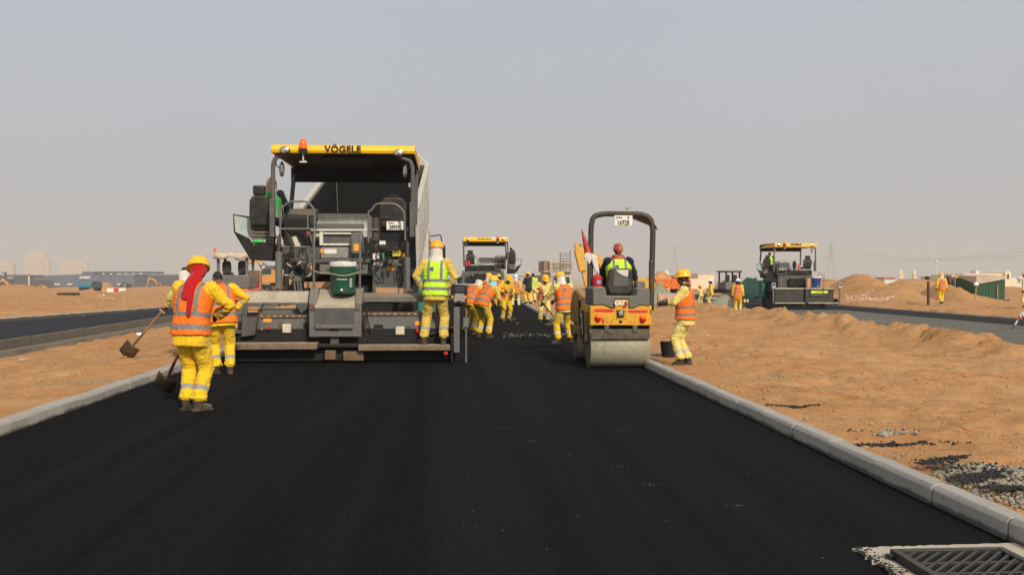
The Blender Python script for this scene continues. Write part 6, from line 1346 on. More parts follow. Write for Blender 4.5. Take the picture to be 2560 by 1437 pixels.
canopy_roller('orange and grey roller with a cream canvas canopy behind the workers on the left', on_ground(578, 45.5), R(0), 1.0)
canopy_roller('small far roller with a dark flat canopy between the two white helmeted workers', on_ground(1836, 78), R(10), 0.92, False)

def lorry(label, loc, rz, bedc, cabc, scale=1.0, heap=None, group='lorries far across the site'):
    t = thing('tipper_lorry', label, 'truck', loc, rz, group); t.scale = (scale,)*3
    MB().box(-3.2, 3.0, -0.45, 0.45, 0.75, 1.0).build('chassis', BLK, t, 0.02)
    bd = MB().prism([(-3.3, 1.05), (-3.5, 2.3), (0.9, 2.3), (0.9, 1.05)], 'y', -1.2, 1.2).build('bed', bedc, t, 0.04)
    for i in range(4): MB().box(-2.9+i*1.1, -2.8+i*1.1, -1.26, -1.2, 1.1, 2.25).build('bed_rib', bedc, bd)
    cb = MB().prism([(1.1, 0.8), (1.1, 2.7), (2.6, 2.7), (3.0, 1.9), (3.1, 0.8)], 'y', -1.15, 1.15).build('cab', cabc, t, 0.06); MB().prism([(1.4, 1.85), (1.4, 2.5), (2.45, 2.5), (2.72, 1.85)], 'y', -1.16, 1.16).build('side_window', plain('cab glass', (0.03, 0.04, 0.045), 0.1), cb)
    MB().box(2.9, 3.05, -1.0, 1.0, 1.5, 1.95).build('windscreen', plain('cab glass', (0.03, 0.04, 0.045), 0.1), cb)
    for x in (-2.5, -1.3, 2.2):
        for s in (-1, 1):
            w_ = MB().lathe([(0.25, -0.18), (0.5, -0.18), (0.5, 0.18), (0.25, 0.18)], (x, s*1.0, 0.5), 18, 1, 1, 'y').build('wheel', RUBB, t); MB().lathe([(0, -0.14), (0.26, -0.1), (0.26, 0.1), (0, 0.14)], (x, s*1.0, 0.5), 12, 1, 1, 'y').build('rim', GREY2, w_)
    if heap is not None: MB().lathe([(1.1, 2.25), (0.8, 2.7), (0.3, 3.2), (0, 3.3)], (-1.2, 0, 0), 16, 1.6, 1.0).build('sand_load', heap, t)
    return t
lorry('turquoise blue tipper lorry on the sand before the blue warehouse', on_ground(226, 290), R(-8), paint('turquoise truck bed', (0.02, 0.22, 0.34), 0.5), paint('dark blue cab', (0.02, 0.05, 0.09), 0.5))
lorry('lorry with dull red cab beside a long blue bed at the far left', on_ground(62, 400), R(0), paint('bright blue bed', (0.015, 0.20, 0.40), 0.5), paint('dull red cab', (0.25, 0.07, 0.07), 0.5), 1.25)
lorry('orange tipper lorry heaped with sand right of the small roller', on_ground(1670, 112), R(35), paint('orange truck bed', (0.72, 0.15, 0.02), 0.5), paint('rust orange cab', (0.55, 0.12, 0.03), 0.5), 0.95, M_SAND)

# ================================================================== BUILDINGS AND STRUCTURES
def bpx(px0, px1, ytop, ybase, Y, depth):
    a, b = P(px0, ybase, Y), P(px1, ytop, Y); return (a.x, b.x, Y, Y+depth, a.z, b.z)
def block(nm, mat, rt, a, bevel=0):
    o = rt.location; return MB().box(a[0]-o.x, a[1]-o.x, a[2]-o.y, a[3]-o.y, a[4]-o.z, a[5]-o.z).build(nm, mat, rt, bevel)
WBLUE = paint('blue grey cladding', (0.075, 0.095, 0.145), 0.6, 0, 0.1, (0.1, 0.1, 0.12), 0.05, 0, 0.3, dust=0.0, var=0.06)
WDARK = paint('dark navy cladding', (0.030, 0.036, 0.055), 0.6, 0, 0.1, (0.05, 0.05, 0.06), 0.05, 0, 0.3, dust=0.0, var=0.06)
rt = thing('warehouse', 'long blue grey warehouse with a white name sign on the left horizon', 'building', P(260, 719, 900))
k = P(0, 0, 900); o = rt.location
a, b, c, d = P(92, 720, 900), P(205, 720, 900), P(205, 685, 900), P(92, 690, 900)
MB().prism([(a.x-o.x, a.z-o.z), (b.x-o.x, b.z-o.z), (c.x-o.x, c.z-o.z), (d.x-o.x, d.z-o.z)], 'y', 0, 60).build('wall', WBLUE, rt)
block('wall', WBLUE, rt, bpx(205.2, 336, 686, 720, 899, 60)); block('wall', WDARK, rt, bpx(336.2, 445, 690, 720, 898, 60)); block('wall', WBLUE, rt, bpx(205, 232, 679, 686, 900, 60))
block('roof_parapet', WDARK, rt, bpx(232.2, 370, 679, 684.5, 903, 50)); block('roof', WBLUE, rt, bpx(370, 440, 686, 690, 905, 50))
for x in (258, 277, 297, 315, 333, 351): block('roof_vent', WHITEP, rt, bpx(x-2, x+2, 683, 686.5, 897, 3))
for x0, x1 in ((115, 127), (132, 149), (168, 179), (252, 262), (293, 301), (306, 312)): block('white_door', WHITEP, rt, bpx(x0, x1, 708.5, 712.5, 896, 2))
c = P(213, 694.3, 897) - o; lettering('STREIT', 3.1, plain('white sign letters', (0.85, 0.83, 0.78), 0.5), rt, c, offset=0.12, depth=0.3, spacing=1.05, name='name_sign')
rt = thing('dark_shed', 'dark navy shed at the left edge with a pale panel on its wall', 'building', P(30, 720, 870))
block('wall', WDARK, rt, bpx(-60, 36, 687, 722, 870, 40)); block('wall', WDARK, rt, bpx(36.2, 65, 687.5, 722, 866, 40)); block('pale_panel', paint('pale panel', (0.25, 0.25, 0.25), 0.6), rt, bpx(18, 33, 691, 697, 865, 1)); block('sign_tower', WDARK, rt, bpx(5, 12, 680, 690, 864, 4)); block('sign_stripe', WHITEP, rt, bpx(7, 9, 682.5, 689.5, 863, 0.8))
p0, p1 = P(56, 720, 840), P(93, 694, 840); rt = thing('arched_tent', 'black arched storage tent beside the blue warehouse', 'tent', ((p0.x+p1.x)/2, 840, p0.z)); w = (p1.x-p0.x)/2; hh = p1.z-p0.z
MB().prism([(-w, 0)] + [(-w*math.cos(R(a_)), hh*(0.55+0.45*math.sin(R(a_)))) for a_ in range(0, 181, 15)] + [(w, 0)], 'y', 0, 35).build('tent_cover', paint('black tent', (0.020, 0.022, 0.026), 0.7), rt); MB().box(-0.5, 0.5, -2.0, -1.2, 0, hh*1.15).build('white_mast', WHITEP, rt)
TOWM = paint('cream tower render', (0.62, 0.44, 0.30), 0.8, 0, 0.1, (0.4, 0.3, 0.25), 0.02, 0, 0.2, dust=0, var=0.05); TOWD = plain('tower window band', (0.47, 0.34, 0.24), 0.6)
def tower(label, x0, x1, ytop, steps, Y=3500):
    rt = thing('apartment_tower', label, 'tower', P((x0+x1)/2, 722, Y), group='hazy apartment towers')
    block('tower_body', TOWM, rt, bpx(x0, x1, ytop, 722, Y, 25)); yy = ytop
    for (a, b, t_) in steps: block('upper_storeys', TOWM, rt, bpx(a, b, t_, yy, Y+2, 20)); yy = t_
    n = int((x1-x0)/7)
    for i in range(1, n): x = x0 + (x1-x0)*i/n; block('window_bay', TOWD, rt, bpx(x-0.8, x+0.8, ytop+3, 718, Y-0.5, 0.6))
tower('tallest of three hazy cream towers above the dark tent', 60, 121, 646, [(70, 110, 630), (85, 94, 626)])
tower('right hand hazy cream tower behind the blue warehouse', 149, 217, 658, [(155, 208, 651), (180, 189, 645)]); tower('left hand hazy cream tower cut by the picture edge', -30, 32, 658, [(-20, 20, 651), (-4, 5, 646)])

# concrete frame with scaffold in the middle distance
CONC = paint('raw beige concrete', (0.46, 0.41, 0.32), 0.85, 0, 0.3, (0.3, 0.22, 0.15), 0.6, 0.1, 0.2, dust=0.1)
rt = thing('concrete_building', 'unfinished beige concrete structure behind the excavator arm', 'building', on_ground(1397, 130)); Y = 130
block('top_slab', CONC, rt, bpx(1374, 1432, 652, 676, Y, 8)); block('end_wall', paint('brown end wall', (0.26, 0.17, 0.12), 0.8), rt, bpx(1360, 1374, 652, 677, Y+0.5, 8)); block('ledge', CONC, rt, bpx(1360, 1425, 677, 680, Y-0.6, 9))
for a in ((1362, 1376), (1424, 1433)): block('column', CONC, rt, bpx(a[0], a[1], 680, 722, Y+1, 6))
for y in (660, 668): block('slab_joint', paint('shuttering line', (0.25, 0.21, 0.16), 0.9), rt, bpx(1375, 1431, y, y+0.9, Y-0.08, 0.1))
for x in (1401, 1416): block('slab_joint', paint('shuttering line', (0.25, 0.21, 0.16), 0.9), rt, bpx(x, x+0.9, 652.5, 675.5, Y-0.09, 0.1))
sc = thing('scaffold', 'thin steel scaffold tower standing on the unfinished concrete structure', 'scaffold', P(1412, 652, 131)); o = sc.location; SCM = paint('scaffold tube', (0.16, 0.14, 0.12), 0.6)
for dy in (0, 2):
    for x in (1400.5, 1425.5): a, b = P(x, 722, 128+dy) - o, P(x, 630 if x < 1410 else 624, 128+dy) - o; MB().cyl(a, b, 0.06, n=6).build('standard', SCM, sc)
    for y in (634, 640, 647, 653, 664, 684): a, b = P(1400, y, 128+dy) - o, P(1426, y, 128+dy) - o; MB().cyl(a, b, 0.05, n=6).build('ledger', SCM, sc)
wl_ = thing('concrete_wall', 'long pale concrete wall behind the heaps beyond the far paver', 'wall', on_ground(1335, 140)); block('wall_face', CONC, wl_, bpx(1296, 1362, 690, 726, 140, 0.6)); block('coping', CONC, wl_, bpx(1295, 1363, 688.5, 690, 139.9, 0.8))
rt = thing('plywood_hoarding', 'brown plywood hoarding on pale timber posts behind the left foreground workers', 'hoarding', on_ground(638, 50)); Y = 50
block('plywood_sheet', paint('brown plywood', (0.20, 0.12, 0.075), 0.85, 0, 0.4, (0.12, 0.07, 0.04), 2, 0.2), rt, bpx(612, 655, 676, 742, Y, 0.03)); block('red_board', paint('red painted board', (0.22, 0.04, 0.03), 0.8), rt, bpx(617, 650, 703, 742, Y-0.06, 0.03))
for x in (615, 650): block('timber_post', TIMBER, rt, bpx(x-1.3, x+1.3, 676, 745, Y-0.14, 0.06))

# ---- right of the road: hut, villa, mast, minarets, pylons
HUT = paint('green corrugated hoarding', (0.025, 0.085, 0.045), 0.7, 0, 0.25, (0.12, 0.10, 0.05), 0.8, 0.1, 0.3, dust=0.1); TARP = paint('pale dusty tarpaulin', (0.50, 0.43, 0.33), 0.9, 0, 0.4, (0.3, 0.2, 0.13), 1.0, 0.3, 0.2)
Y = 78; g = on_ground(2450, Y); rt = thing('green_hut', 'green walled site hut with a pale tarpaulin roof on the right', 'hut', g); o = rt.location
for i in range(9):   # wall sheets
    x0, x1 = 2439 + i*8.2, 2439 + (i+1)*8.2 - 0.25; block('wall_sheet', HUT, rt, bpx(x0, x1, 694 + 0*i, 760, Y + (0.04 if i % 2 else 0), 0.06))
p, q = P(2439, 760, Y) - o, P(2388, 760, Y+3.2) - o; zt = P(2439, 694, Y).z - o.z
for i in range(6):
    a, b = p.lerp(q, i/6), p.lerp(q, (i+0.97)/6); MB().add([(a.x, a.y, p.z), (b.x, b.y, p.z), (b.x, b.y, zt), (a.x, a.y, zt), (a.x+0.05, a.y+0.05, p.z), (b.x+0.05, b.y+0.05, p.z), (b.x+0.05, b.y+0.05, zt), (a.x+0.05, a.y+0.05, zt)], [(0, 3, 2, 1), (4, 5, 6, 7), (0, 1, 5, 4), (1, 2, 6, 5), (2, 3, 7, 6), (3, 0, 4, 7)]).build('wall_sheet', HUT, rt)
e = P(2513, 694, Y) - o; r0, r1, r2 = Vector((q.x-0.1, q.y, zt+0.18)), Vector((p.x, p.y-0.12, zt-0.55)), Vector((e.x+0.1, p.y-0.12, zt-0.10)); rr = Vector((e.x+0.1, p.y+3.3, zt+0.25)); rl = Vector((p.x, p.y+3.3, zt+0.25))
m_ = MB().add([r0, r1, Vector((p.x, p.y-0.1, zt+0.12)), rl], [(0, 1, 2, 3)]).add([r1, r2, Vector((e.x+0.1, p.y-0.1, zt+0.12)), Vector((p.x, p.y-0.1, zt+0.12))], [(0, 1, 2, 3)]).add([Vector((p.x, p.y-0.1, zt+0.12)), Vector((e.x+0.1, p.y-0.1, zt+0.12)), rr, rl], [(0, 1, 2, 3)])
to = m_.build('tarpaulin_roof', TARP, rt, smooth=None); s_ = to.modifiers.new('t', 'SOLIDIFY'); s_.thickness = 0.05
block('door_post', TIMBER, rt, bpx(2493, 2495.5, 712, 752, Y-0.12, 0.08)); block('corner_post', TIMBER, rt, bpx(2384, 2388, 690, 722, Y+3.1, 0.1)); block('base_plank', BLK, rt, bpx(2470, 2524, 749.5, 752.5, Y-1.6, 0.25))
tp = MB(); n = 9; rows = []
for i in range(5): rows.append([P(2346 + 42*j/(n-1), 690 + i*7 + 2.0*math.sin(j*1.1+i), Y+4.5 + 0.35*math.sin(j*1.9 + i*0.7)) for j in range(n)])
tp.add([v for r_ in rows for v in r_], [(i*n+j, i*n+j+1, (i+1)*n+j+1, (i+1)*n+j) for i in range(4) for j in range(n-1)]); o_ = tp.build('brown_tarpaulin', paint('brown tarpaulin', (0.13, 0.09, 0.07), 0.85), smooth=70); s_ = o_.modifiers.new('t', 'SOLIDIFY'); s_.thickness = 0.06; tag(o_, 'crumpled brown tarpaulin hung left of the green hut', 'tarpaulin')
VIL = paint('cream villa render', (0.78, 0.64, 0.44), 0.8, 0, 0.1, (0.5, 0.4, 0.3), 0.2, 0, 0.2, dust=0, var=0.05)
Y = 260; rt = thing('villa', 'cream villa with an arched gable behind the green hut', 'building', on_ground(2460, Y))
block('main_wing', VIL, rt, bpx(2410, 2514, 684, 730, Y, 14)); block('low_wing', VIL, rt, bpx(2380, 2440, 687, 730, Y+2, 12)); block('roof_box', WHITEP, rt, bpx(2440, 2448, 676, 684, Y+1, 3)); o = rt.location
a, b = P(2513, 730, Y-1) - o, P(2528, 682, Y-1) - o; tz = P(2520, 676.5, Y-1).z - o.z; MB().prism([(a.x, a.z), (b.x, a.z), (b.x, b.z), ((a.x*0.3+b.x*0.7), tz-0.15), ((a.x+b.x)/2, tz), ((a.x*0.7+b.x*0.3), tz-0.15), (a.x, b.z)], 'y', -1, 9).build('gable', VIL, rt)
block('arched_window', plain('dark window', (0.06, 0.05, 0.05), 0.3), rt, bpx(2518, 2523, 685, 697, Y-1.1, 0.2)); block('annex', VIL, rt, bpx(2528.2, 2540, 694, 730, Y, 10)); 
rt = thing('white_house', 'low white house at the right edge behind the sand', 'building', on_ground(2555, 280)); block('wall', WHITEP, rt, bpx(2538, 2600, 697, 730, 280, 14)); o = rt.location
MB().prism([(P(2542, 697, 280).x-o.x, P(2542, 697, 280).z-o.z), (P(2590, 697, 280).x-o.x, P(2590, 697, 280).z-o.z), (P(2562, 690, 280).x-o.x, P(2562, 690, 280).z-o.z), (P(2552, 690, 280).x-o.x, P(2552, 690, 280).z-o.z)], 'y', -0.5, 13).build('roof', WHITEP, rt)
for x0, x1 in ((2546, 2551), (2556, 2561)): block('window', plain('grey window', (0.25, 0.24, 0.23), 0.4), rt, bpx(x0, x1, 700, 706, 279.8, 0.3))
rt = thing('light_mast', 'tall thin white light mast on the right horizon', 'mast', on_ground(2341, 420)); z = P(2341, 656, 420).z - rt.location.z; MB().tube([(0, 0, 0), (0, 0, z)], [0.30, 0.18], 8).build('pole', WHITEP, rt); MB().lathe([(0.25, z-0.4), (0.6, z), (0.6, z+0.5), (0.2, z+0.9), (0, z+1.0)], n=10).build('lamp_head', WHITEP, rt)
rt = thing('domed_kiosk', 'low white domed roof left of the brown tarpaulin', 'building', on_ground(2342, 400)); block('wall', VIL, rt, bpx(2330, 2354, 693, 725, 400, 10)); block('roof_slab', WHITEP, rt, bpx(2328, 2356, 690.5, 693, 399, 12))
for px, lab in ((2249.5, 'left one of a close pair of thin minarets on the right horizon'), (2254.5, 'right one of a close pair of thin minarets on the right horizon'), (2285, 'single pinkish minaret right of the close pair')):
    rt = thing('minaret', lab, 'minaret', on_ground(px, 700), group='minarets'); z = P(px, 675, 700).z - rt.location.z; k = 1.5 if px > 2280 else 0.9
    MB().lathe([(k, 0), (k, z*0.75), (k*1.35, z*0.76), (k*1.35, z*0.79), (k*0.8, z*0.80), (k*0.7, z*0.93), (0, z*1.04)], n=10).build('shaft', VIL, rt); MB().lathe([(k*1.01, z*0.45), (k*1.01, z*0.55)], n=10).build('red_band', paint('pink band', (0.5, 0.2, 0.16), 0.8), rt)
rt = thing('red_roofed_house', 'low house with a red roof between the sand mounds on the right horizon', 'building', on_ground(2226, 420)); block('wall', WHITEP, rt, bpx(2211, 2238, 697, 720, 420, 10)); block('roof', paint('red roof', (0.42, 0.14, 0.10), 0.8), rt, bpx(2210, 2239, 693, 697, 419.5, 11))
rt = thing('cream_block', 'wide cream building in the haze behind the right hand workers', 'building', on_ground(1770, 500)); block('wall', VIL, rt, bpx(1745, 1786, 685, 720, 500, 20)); block('low_wing', VIL, rt, bpx(1725, 1768, 697, 722, 480, 15)); block('roof_edge', WHITEP, rt, bpx(1744, 1787, 684, 685, 499.5, 21))
rt = thing('mosque', 'small hazy mosque dome with a minaret behind the orange lorry', 'building', on_ground(1690, 600)); o = rt.location; block('wall', VIL, rt, bpx(1665, 1712, 697, 722, 600, 20)); zz = P(1672, 697, 600) - o; MB().lathe([(2.6, zz.z), (2.7, zz.z+2), (1.8, zz.z+4.2), (0.5, zz.z+5.6), (0, zz.z+6.4)], (zz.x, 8, 0), 14).build('dome', WHITEP, rt); zz = P(1714, 668, 600) - o; MB().lathe([(0.9, 0), (0.9, zz.z*0.8), (1.2, zz.z*0.81), (0.7, zz.z*0.83), (0, zz.z)], (zz.x, 8, 0), 8).build('minaret_shaft', paint('pink minaret', (0.55, 0.36, 0.28), 0.8), rt)
def pylon(label, px, topy, Y, wid):
    b = on_ground(px, Y); rt = thing('power_pylon', label, 'pylon', b, group='power pylons'); H = P(px, topy, Y).z - b.z; w = wid/2
    m0 = MB(); PYM = paint('galvanised lattice', (0.32, 0.29, 0.26), 0.7, 0.1); wd = lambda z: w*(1-z/H)**1.2*0.9 + 0.35 if z < H*0.62 else w*0.10 + 0.35
    zs = [0, 0.14, 0.27, 0.39, 0.50, 0.60, 0.69, 0.78, 0.87, 0.95]; r = 0.065*H/33
    for sx, sy in ((-1, -1), (1, -1), (1, 1), (-1, 1)): m0.tube([(sx*wd(z*H), sy*wd(z*H), z*H) for z in zs] + [(0, 0, H)], r, 5)
    for z0, z1 in zip(zs[:-1], zs[1:]):
        for sy in (-1, 1):
            m0.cyl((-wd(z0*H), sy*wd(z0*H), z0*H), (wd(z1*H), sy*wd(z1*H), z1*H), r*0.6, n=4); m0.cyl((wd(z0*H), sy*wd(z0*H), z0*H), (-wd(z1*H), sy*wd(z1*H), z1*H), r*0.6, n=4)
    m0.build('lattice', PYM, rt); tips = []
    for zf, l in ((0.68, 0.16), (0.80, 0.20), (0.92, 0.15)):
        ar = MB()
        for s in (-1, 1):
            ar.cyl((0, 0, zf*H+0.5), (s*l*H, 0, zf*H), r*0.8, n=5); ar.cyl((0, 0, zf*H-0.9), (s*l*H, 0, zf*H), r*0.8, n=5); tips.append(b + Vector((s*l*H, 0, zf*H - 0.8)))
        ar.build('cross_arm', PYM, rt)
    return tips
tips = pylon('steel lattice power pylon in the haze right of the third paver', 2077, 603, 620, 9)
pylon('very faint distant pylon above the hazy mosque', 1686, 612, 1500, 18)
WIRE = plain('grey wire', (0.12, 0.115, 0.11), 0.6); ends = [(2600, 592), (2620, 600), (2600, 612), (2620, 620), (2600, 628), (2620, 640)]
for i, tpt in enumerate(tips):
    e = P(ends[i][0]+120, ends[i][1]-6, 330); pts = [tpt.lerp(e, t_) - Vector((0, 0, 5.5*4*t_*(1-t_))) for t_ in [j/14 for j in range(15)]]
    tag(MB().tube(pts, 0.03, 4).build('power_line', WIRE), 'thin power line to the right edge, %s counted upward at the pylon' % ('lowest left', 'lowest right', 'middle left', 'middle right', 'top left', 'top right')[i], 'power line', 'power lines')

# ---- loose site things
def post(nm, px, ytop, Y, w, mat, label, cat='post', lean=0.0):
    g = on_ground(px, Y); z = P(px, ytop, Y).z; o = MB().box(-w/2, w/2, -w/2, w/2, -0.2, max(z-g.z, 0.3)).build(nm, mat, None, 0.004, loc=g); o.rotation_euler = (0, lean, 0); return tag(o, label, cat)
post('marker_post', 2321, 703, 52, 0.11, paint('dark stained post', (0.05, 0.032, 0.028), 0.8), 'dark upright post on the sand left of the walking worker')
g = on_ground(2318, 60); tag(MB().ell((0, 0, 0.06), (0.16, 0.14, 0.12), 12, 8).build('dark_ball', BLK, loc=(g.x, g.y, P(2318, 697, 60).z)), 'dark round object on the sand crest above the marker post', 'ball')
st = thing('helmet_on_stick', 'white hard hat hung on a wooden stick before the green hut', 'stick', on_ground(2437, 66)); zt = max(P(2440, 712, 66).z - st.location.z, 0.8); MB().bar((0, 0, -0.2), (0.10, 0, zt), 0.06, 0.06).build('stick', TIMBER, st); MB().lathe([(0.19, zt-0.03), (0.16, zt), (0.15, zt+0.10), (0.09, zt+0.18), (0, zt+0.20)], (0.1, 0, 0), 16).build('hung_helmet', H_WHT, st)
def striped(label, px, py, Y, h, tilt=0.0, r=0.035):
    g = on_ground(px, Y); t = thing('barrier_stake', label, 'stake', g, group='red and white stakes'); n = 6
    for i in range(n): MB().cyl((tilt*i/n*h, 0, h*i/n), (tilt*(i+1)/n*h, 0, h*(i+1)/n), r, n=8).build('stripe', RED_P if i % 2 else WHITEP, t)
    return t
striped('red and white stake on the sand in front of the third paver', 1956, 770, 44, 0.55)
tr_ = thing('barrier_tripod', 'red and white barrier legs at the right edge beside the side road', 'barrier', on_ground(2556, 33))
for dx, dy in ((-0.45, 0), (0.35, 0.2), (0.1, -0.4)):
    for i in range(5): a, b = Vector((dx*(1-i/5), dy*(1-i/5), 0.75*i/5)), Vector((dx*(1-(i+1)/5), dy*(1-(i+1)/5), 0.75*(i+1)/5)); MB().bar(a, b, 0.06, 0.04).build('leg_section', (RED_P if i % 2 else WHITEP) if i > 1 else GRAPH, tr_)
rg = np.random.RandomState(21)
def tape(label, px0, px1, py0, py1, Y0, Y1, n, seed):
    rg = np.random.RandomState(seed); m0, m1 = MB(), MB()
    for _ in range(n):
        px, Y = rg.uniform(px0, px1), rg.uniform(Y0, Y1); g = on_ground(px, Y); a = rg.uniform(0, 3.14); q = [g + Vector((0, 0, 0.05))]
        for i in range(7): q.append(q[-1] + Vector((0.16*math.cos(a), 0.16*math.sin(a), rg.uniform(-0.10, 0.14)))); a += rg.uniform(-0.7, 0.7)
        for i in range(7): q[i].z = max(q[i].z, g.z+0.02); (m0 if i % 2 else m1).bar(q[i], q[i+1], 0.012, 0.035)
    o = m0.build('barrier_tape', plain('faded red tape', (0.55, 0.22, 0.17), 0.6)); tag(o, label, 'barrier tape', kind='stuff'); tag(m1.build('tape_white_bands', plain('dusty white tape', (0.68, 0.60, 0.52), 0.6), o), kind='stuff')
tape('tangled red and white barrier tape on the sand mound right of the third paver', 2105, 2225, 0, 0, 56, 66, 26, 4)
tape('scraps of red and white tape beyond the side road on the left', 225, 325, 0, 0, 54, 62, 4, 6)
tape('pinkish litter of barrier tape below the orange lorry', 1650, 1720, 0, 0, 90, 104, 22, 7)
GRM = paint('grey green aggregate', (0.27, 0.27, 0.20), 0.95, 0, 0.4, (0.18, 0.17, 0.13), 1.2, 0.6, 0.15, dust=0.0)
def heap(nm, label, px, Y, topy, rx, ry, mat, seed=1):
    g = on_ground(px, Y); h = max(P(px, topy, Y).z - g.z, 0.3); n, m_ = 30, 9; rng = random.Random(seed); rings = []
    for i in range(m_):
        t_ = i/(m_-1); ring = []
        for j in range(n):
            a = 2*math.pi*j/n; k = 1 + 0.16*mnoise.noise((math.cos(a)*1.5+seed, math.sin(a)*1.5, t_*2)); ring.append((rx*k*(1-t_)*math.cos(a), ry*k*(1-t_)*math.sin(a), -0.1 + (h+0.1)*(1-(1-t_)**1.35) + 0.05*h*mnoise.noise((math.cos(a)*4, math.sin(a)*4, t_*5+seed))))
        rings.append(ring)
    return tag(MB().loft(rings).build(nm, mat, smooth=70, loc=g), label, 'heap')
heap('aggregate_heap', 'grey green gravel heap right of the roller post', 1645, 62, 712, 1.7, 1.7, GRM, 2); heap('rubble_heap', 'low grey rubble heap beneath the timber stack', 1738, 64, 748, 1.6, 1.2, GRM, 5); heap('rubble_heap', 'grey rubble heap left of the third paver hopper', 1812, 60, 736, 1.5, 1.0, GRM, 8)
rt = thing('concrete_barrier', 'pinkish concrete barrier block behind the man at the right kerb', 'barrier', on_ground(1683, 56)); o = rt.location; a = bpx(1646, 1722, 733, 762, 56, 0.5); MB().prism([(0, a[4]-o.z), (0.06, a[5]-o.z), (0.36, a[5]-o.z), (0.42, a[4]-o.z)], 'x', a[0]-o.x, a[1]-o.x).build('block', paint('pinkish concrete', (0.48, 0.34, 0.24), 0.9), rt, 0.02)
for x in (1670, 1690, 1700): MB().prism([(P(x-2, 752, 56).x-o.x, P(x, 752, 56).z-o.z), (P(x+2, 752, 56).x-o.x, P(x, 752, 56).z-o.z), (P(x, 747, 56).x-o.x, P(x, 746, 56).z-o.z)], 'y', -0.012+0.04, 0.03).build('stencil_mark', GRAPH, rt)
sg_ = thing('notice_board', 'small lime notice board on legs before the orange lorry', 'sign', on_ground(1650, 95)); o = sg_.location; block('board', paint('lime grey board', (0.36, 0.42, 0.16), 0.7), sg_, bpx(1644, 1656, 703, 718, 95, 0.08)); block('leg', GRAPH, sg_, bpx(1645, 1646, 718, 727, 95, 0.06)); block('leg', GRAPH, sg_, bpx(1654, 1655, 718, 727, 95, 0.06)); block('board_print', GRAPH, sg_, bpx(1646, 1654, 707, 708, 94.98, 0.02)); block('board_print', GRAPH, sg_, bpx(1646, 1654, 711, 712, 94.98, 0.02))
g = on_ground(1812, 62); pk = thing('timber_stack', 'stack of long pale planks left of the third paver', 'planks', g)
for i in range(4):
    for j in range(3): MB().box(-1.25+0.06*((i*3+j) % 2), 1.2+0.05*(j % 2), j*0.30, j*0.30+0.26, 0.05+i*0.24, 0.05+i*0.24+0.16).build('plank', TIMBER if i % 2 else BEIGE, pk, 0.01)
g = on_ground(1845, 52); bk = thing('cable_bundle', 'grey bundled posts standing beside the white helmeted worker', 'bundle', (P(1825, 0, 52).x, 52, g.z))
for i in range(4): MB().cyl((i*0.14, 0, 0), (i*0.14+0.02, 0.05, 0.75 + 0.06*(i % 2)), 0.06, n=8).build('post', GRAPH if i % 2 else GREY2, bk)
# litter and barriers far left
for i, (px, Y, lab, mt) in enumerate(((276, 215, 'white plastic road barrier left of the pair far across the left sand', WHITEP), (306, 215, 'white plastic road barrier right of the red one on the left sand', WHITEP), (291, 215, 'red plastic road barrier between two white ones on the left sand', RED_P))):
    t = thing('plastic_barrier', lab, 'barrier', on_ground(px, Y), group='plastic barriers'); MB().prism([(-0.3, 0), (-0.12, 0.9), (0.12, 0.9), (0.3, 0)], 'x', -0.75, 0.75).build('shell', mt, t, 0.04)
dr = thing('traffic_drum', 'orange white and blue traffic drum on the sand far left', 'drum', on_ground(259, 110))
for z0, z1, mt in ((0, 0.2, plain('blue band', (0.02, 0.04, 0.2), 0.5)), (0.2, 0.35, WHITEP), (0.35, 0.5, plain('blue band', (0.02, 0.04, 0.2), 0.5)), (0.5, 0.75, ORANGE_L)): MB().lathe([(0, z0), (0.19, z0), (0.17, z1), (0, z1)], n=14).build('drum_band', mt, dr)
g = on_ground(170, 120); tag(MB().cyl((-1.3, 0, 0.15), (1.3, 0.2, 0.15), 0.17, n=14).build('dark_pipe', BLK, loc=g), 'short dark pipe lying on the sand left of the drum', 'pipe')
g = G(1658, 893, 0.08); bk = thing('bucket', 'black bucket standing behind the man at the right kerb', 'bucket', (g.x+0.1, g.y, gz(g.x+0.1, g.y))); MB().lathe([(0, 0), (0.125, 0), (0.155, 0.27), (0.163, 0.275), (0.163, 0.285), (0.150, 0.285), (0.12, 0.02), (0, 0.02)], n=24).build('pail', BLK, bk); MB().tube([(0.16*math.cos(R(a_)), -0.02-0.05*math.sin(R(a_)), 0.26+0.10*math.sin(R(a_))) for a_ in range(0, 181, 20)], 0.006, 6).build('bail', GRAPH, bk)
rg = np.random.RandomState(5); gpt = []
for _ in range(150): p = G(1640 + rg.normal(0, 7), 885 + rg.normal(0, 4), 0.09); gpt.append((p.x, p.y, 0.0, rg.uniform(0.008, 0.02)))
scatter('kerbside_gravel', settle(gpt), M_GRAVEL, 'small patch of grey gravel beside the black bucket', 'gravel', 31)
# far scrub on the horizon
SCR = plain('hazy scrub', (0.05, 0.06, 0.035), 0.9)
def scrub(label, px, Y, w, h, seed):
    g = on_ground(px, Y); t = thing('tree', label, 'tree', g, group='far trees on the right horizon'); rng = random.Random(seed); m0 = MB()
    for _ in range(420):
        a, r_ = rng.uniform(0, 6.28), rng.random()**0.5; c = Vector((w*r_*math.cos(a), w*0.6*r_*math.sin(a), h*(0.25 + 0.75*rng.random()*(1-0.6*r_*r_)))); s = rng.uniform(0.25, 0.7); u = Vector((rng.uniform(-1, 1), rng.uniform(-1, 1), rng.uniform(-1, 1))).normalized(); v = u.orthogonal().normalized()
        m0.add([c, c+u*s, c+u*s*0.5+v*s*0.5], [(0, 1, 2)])
    m0.build('crown', SCR, t, smooth=None); MB().tube([(0, 0, -0.3), (0.1, 0, h*0.4), (0.3, 0.1, h*0.7)], [0.25, 0.18, 0.06], 7).build('trunk', TIMBER, t)
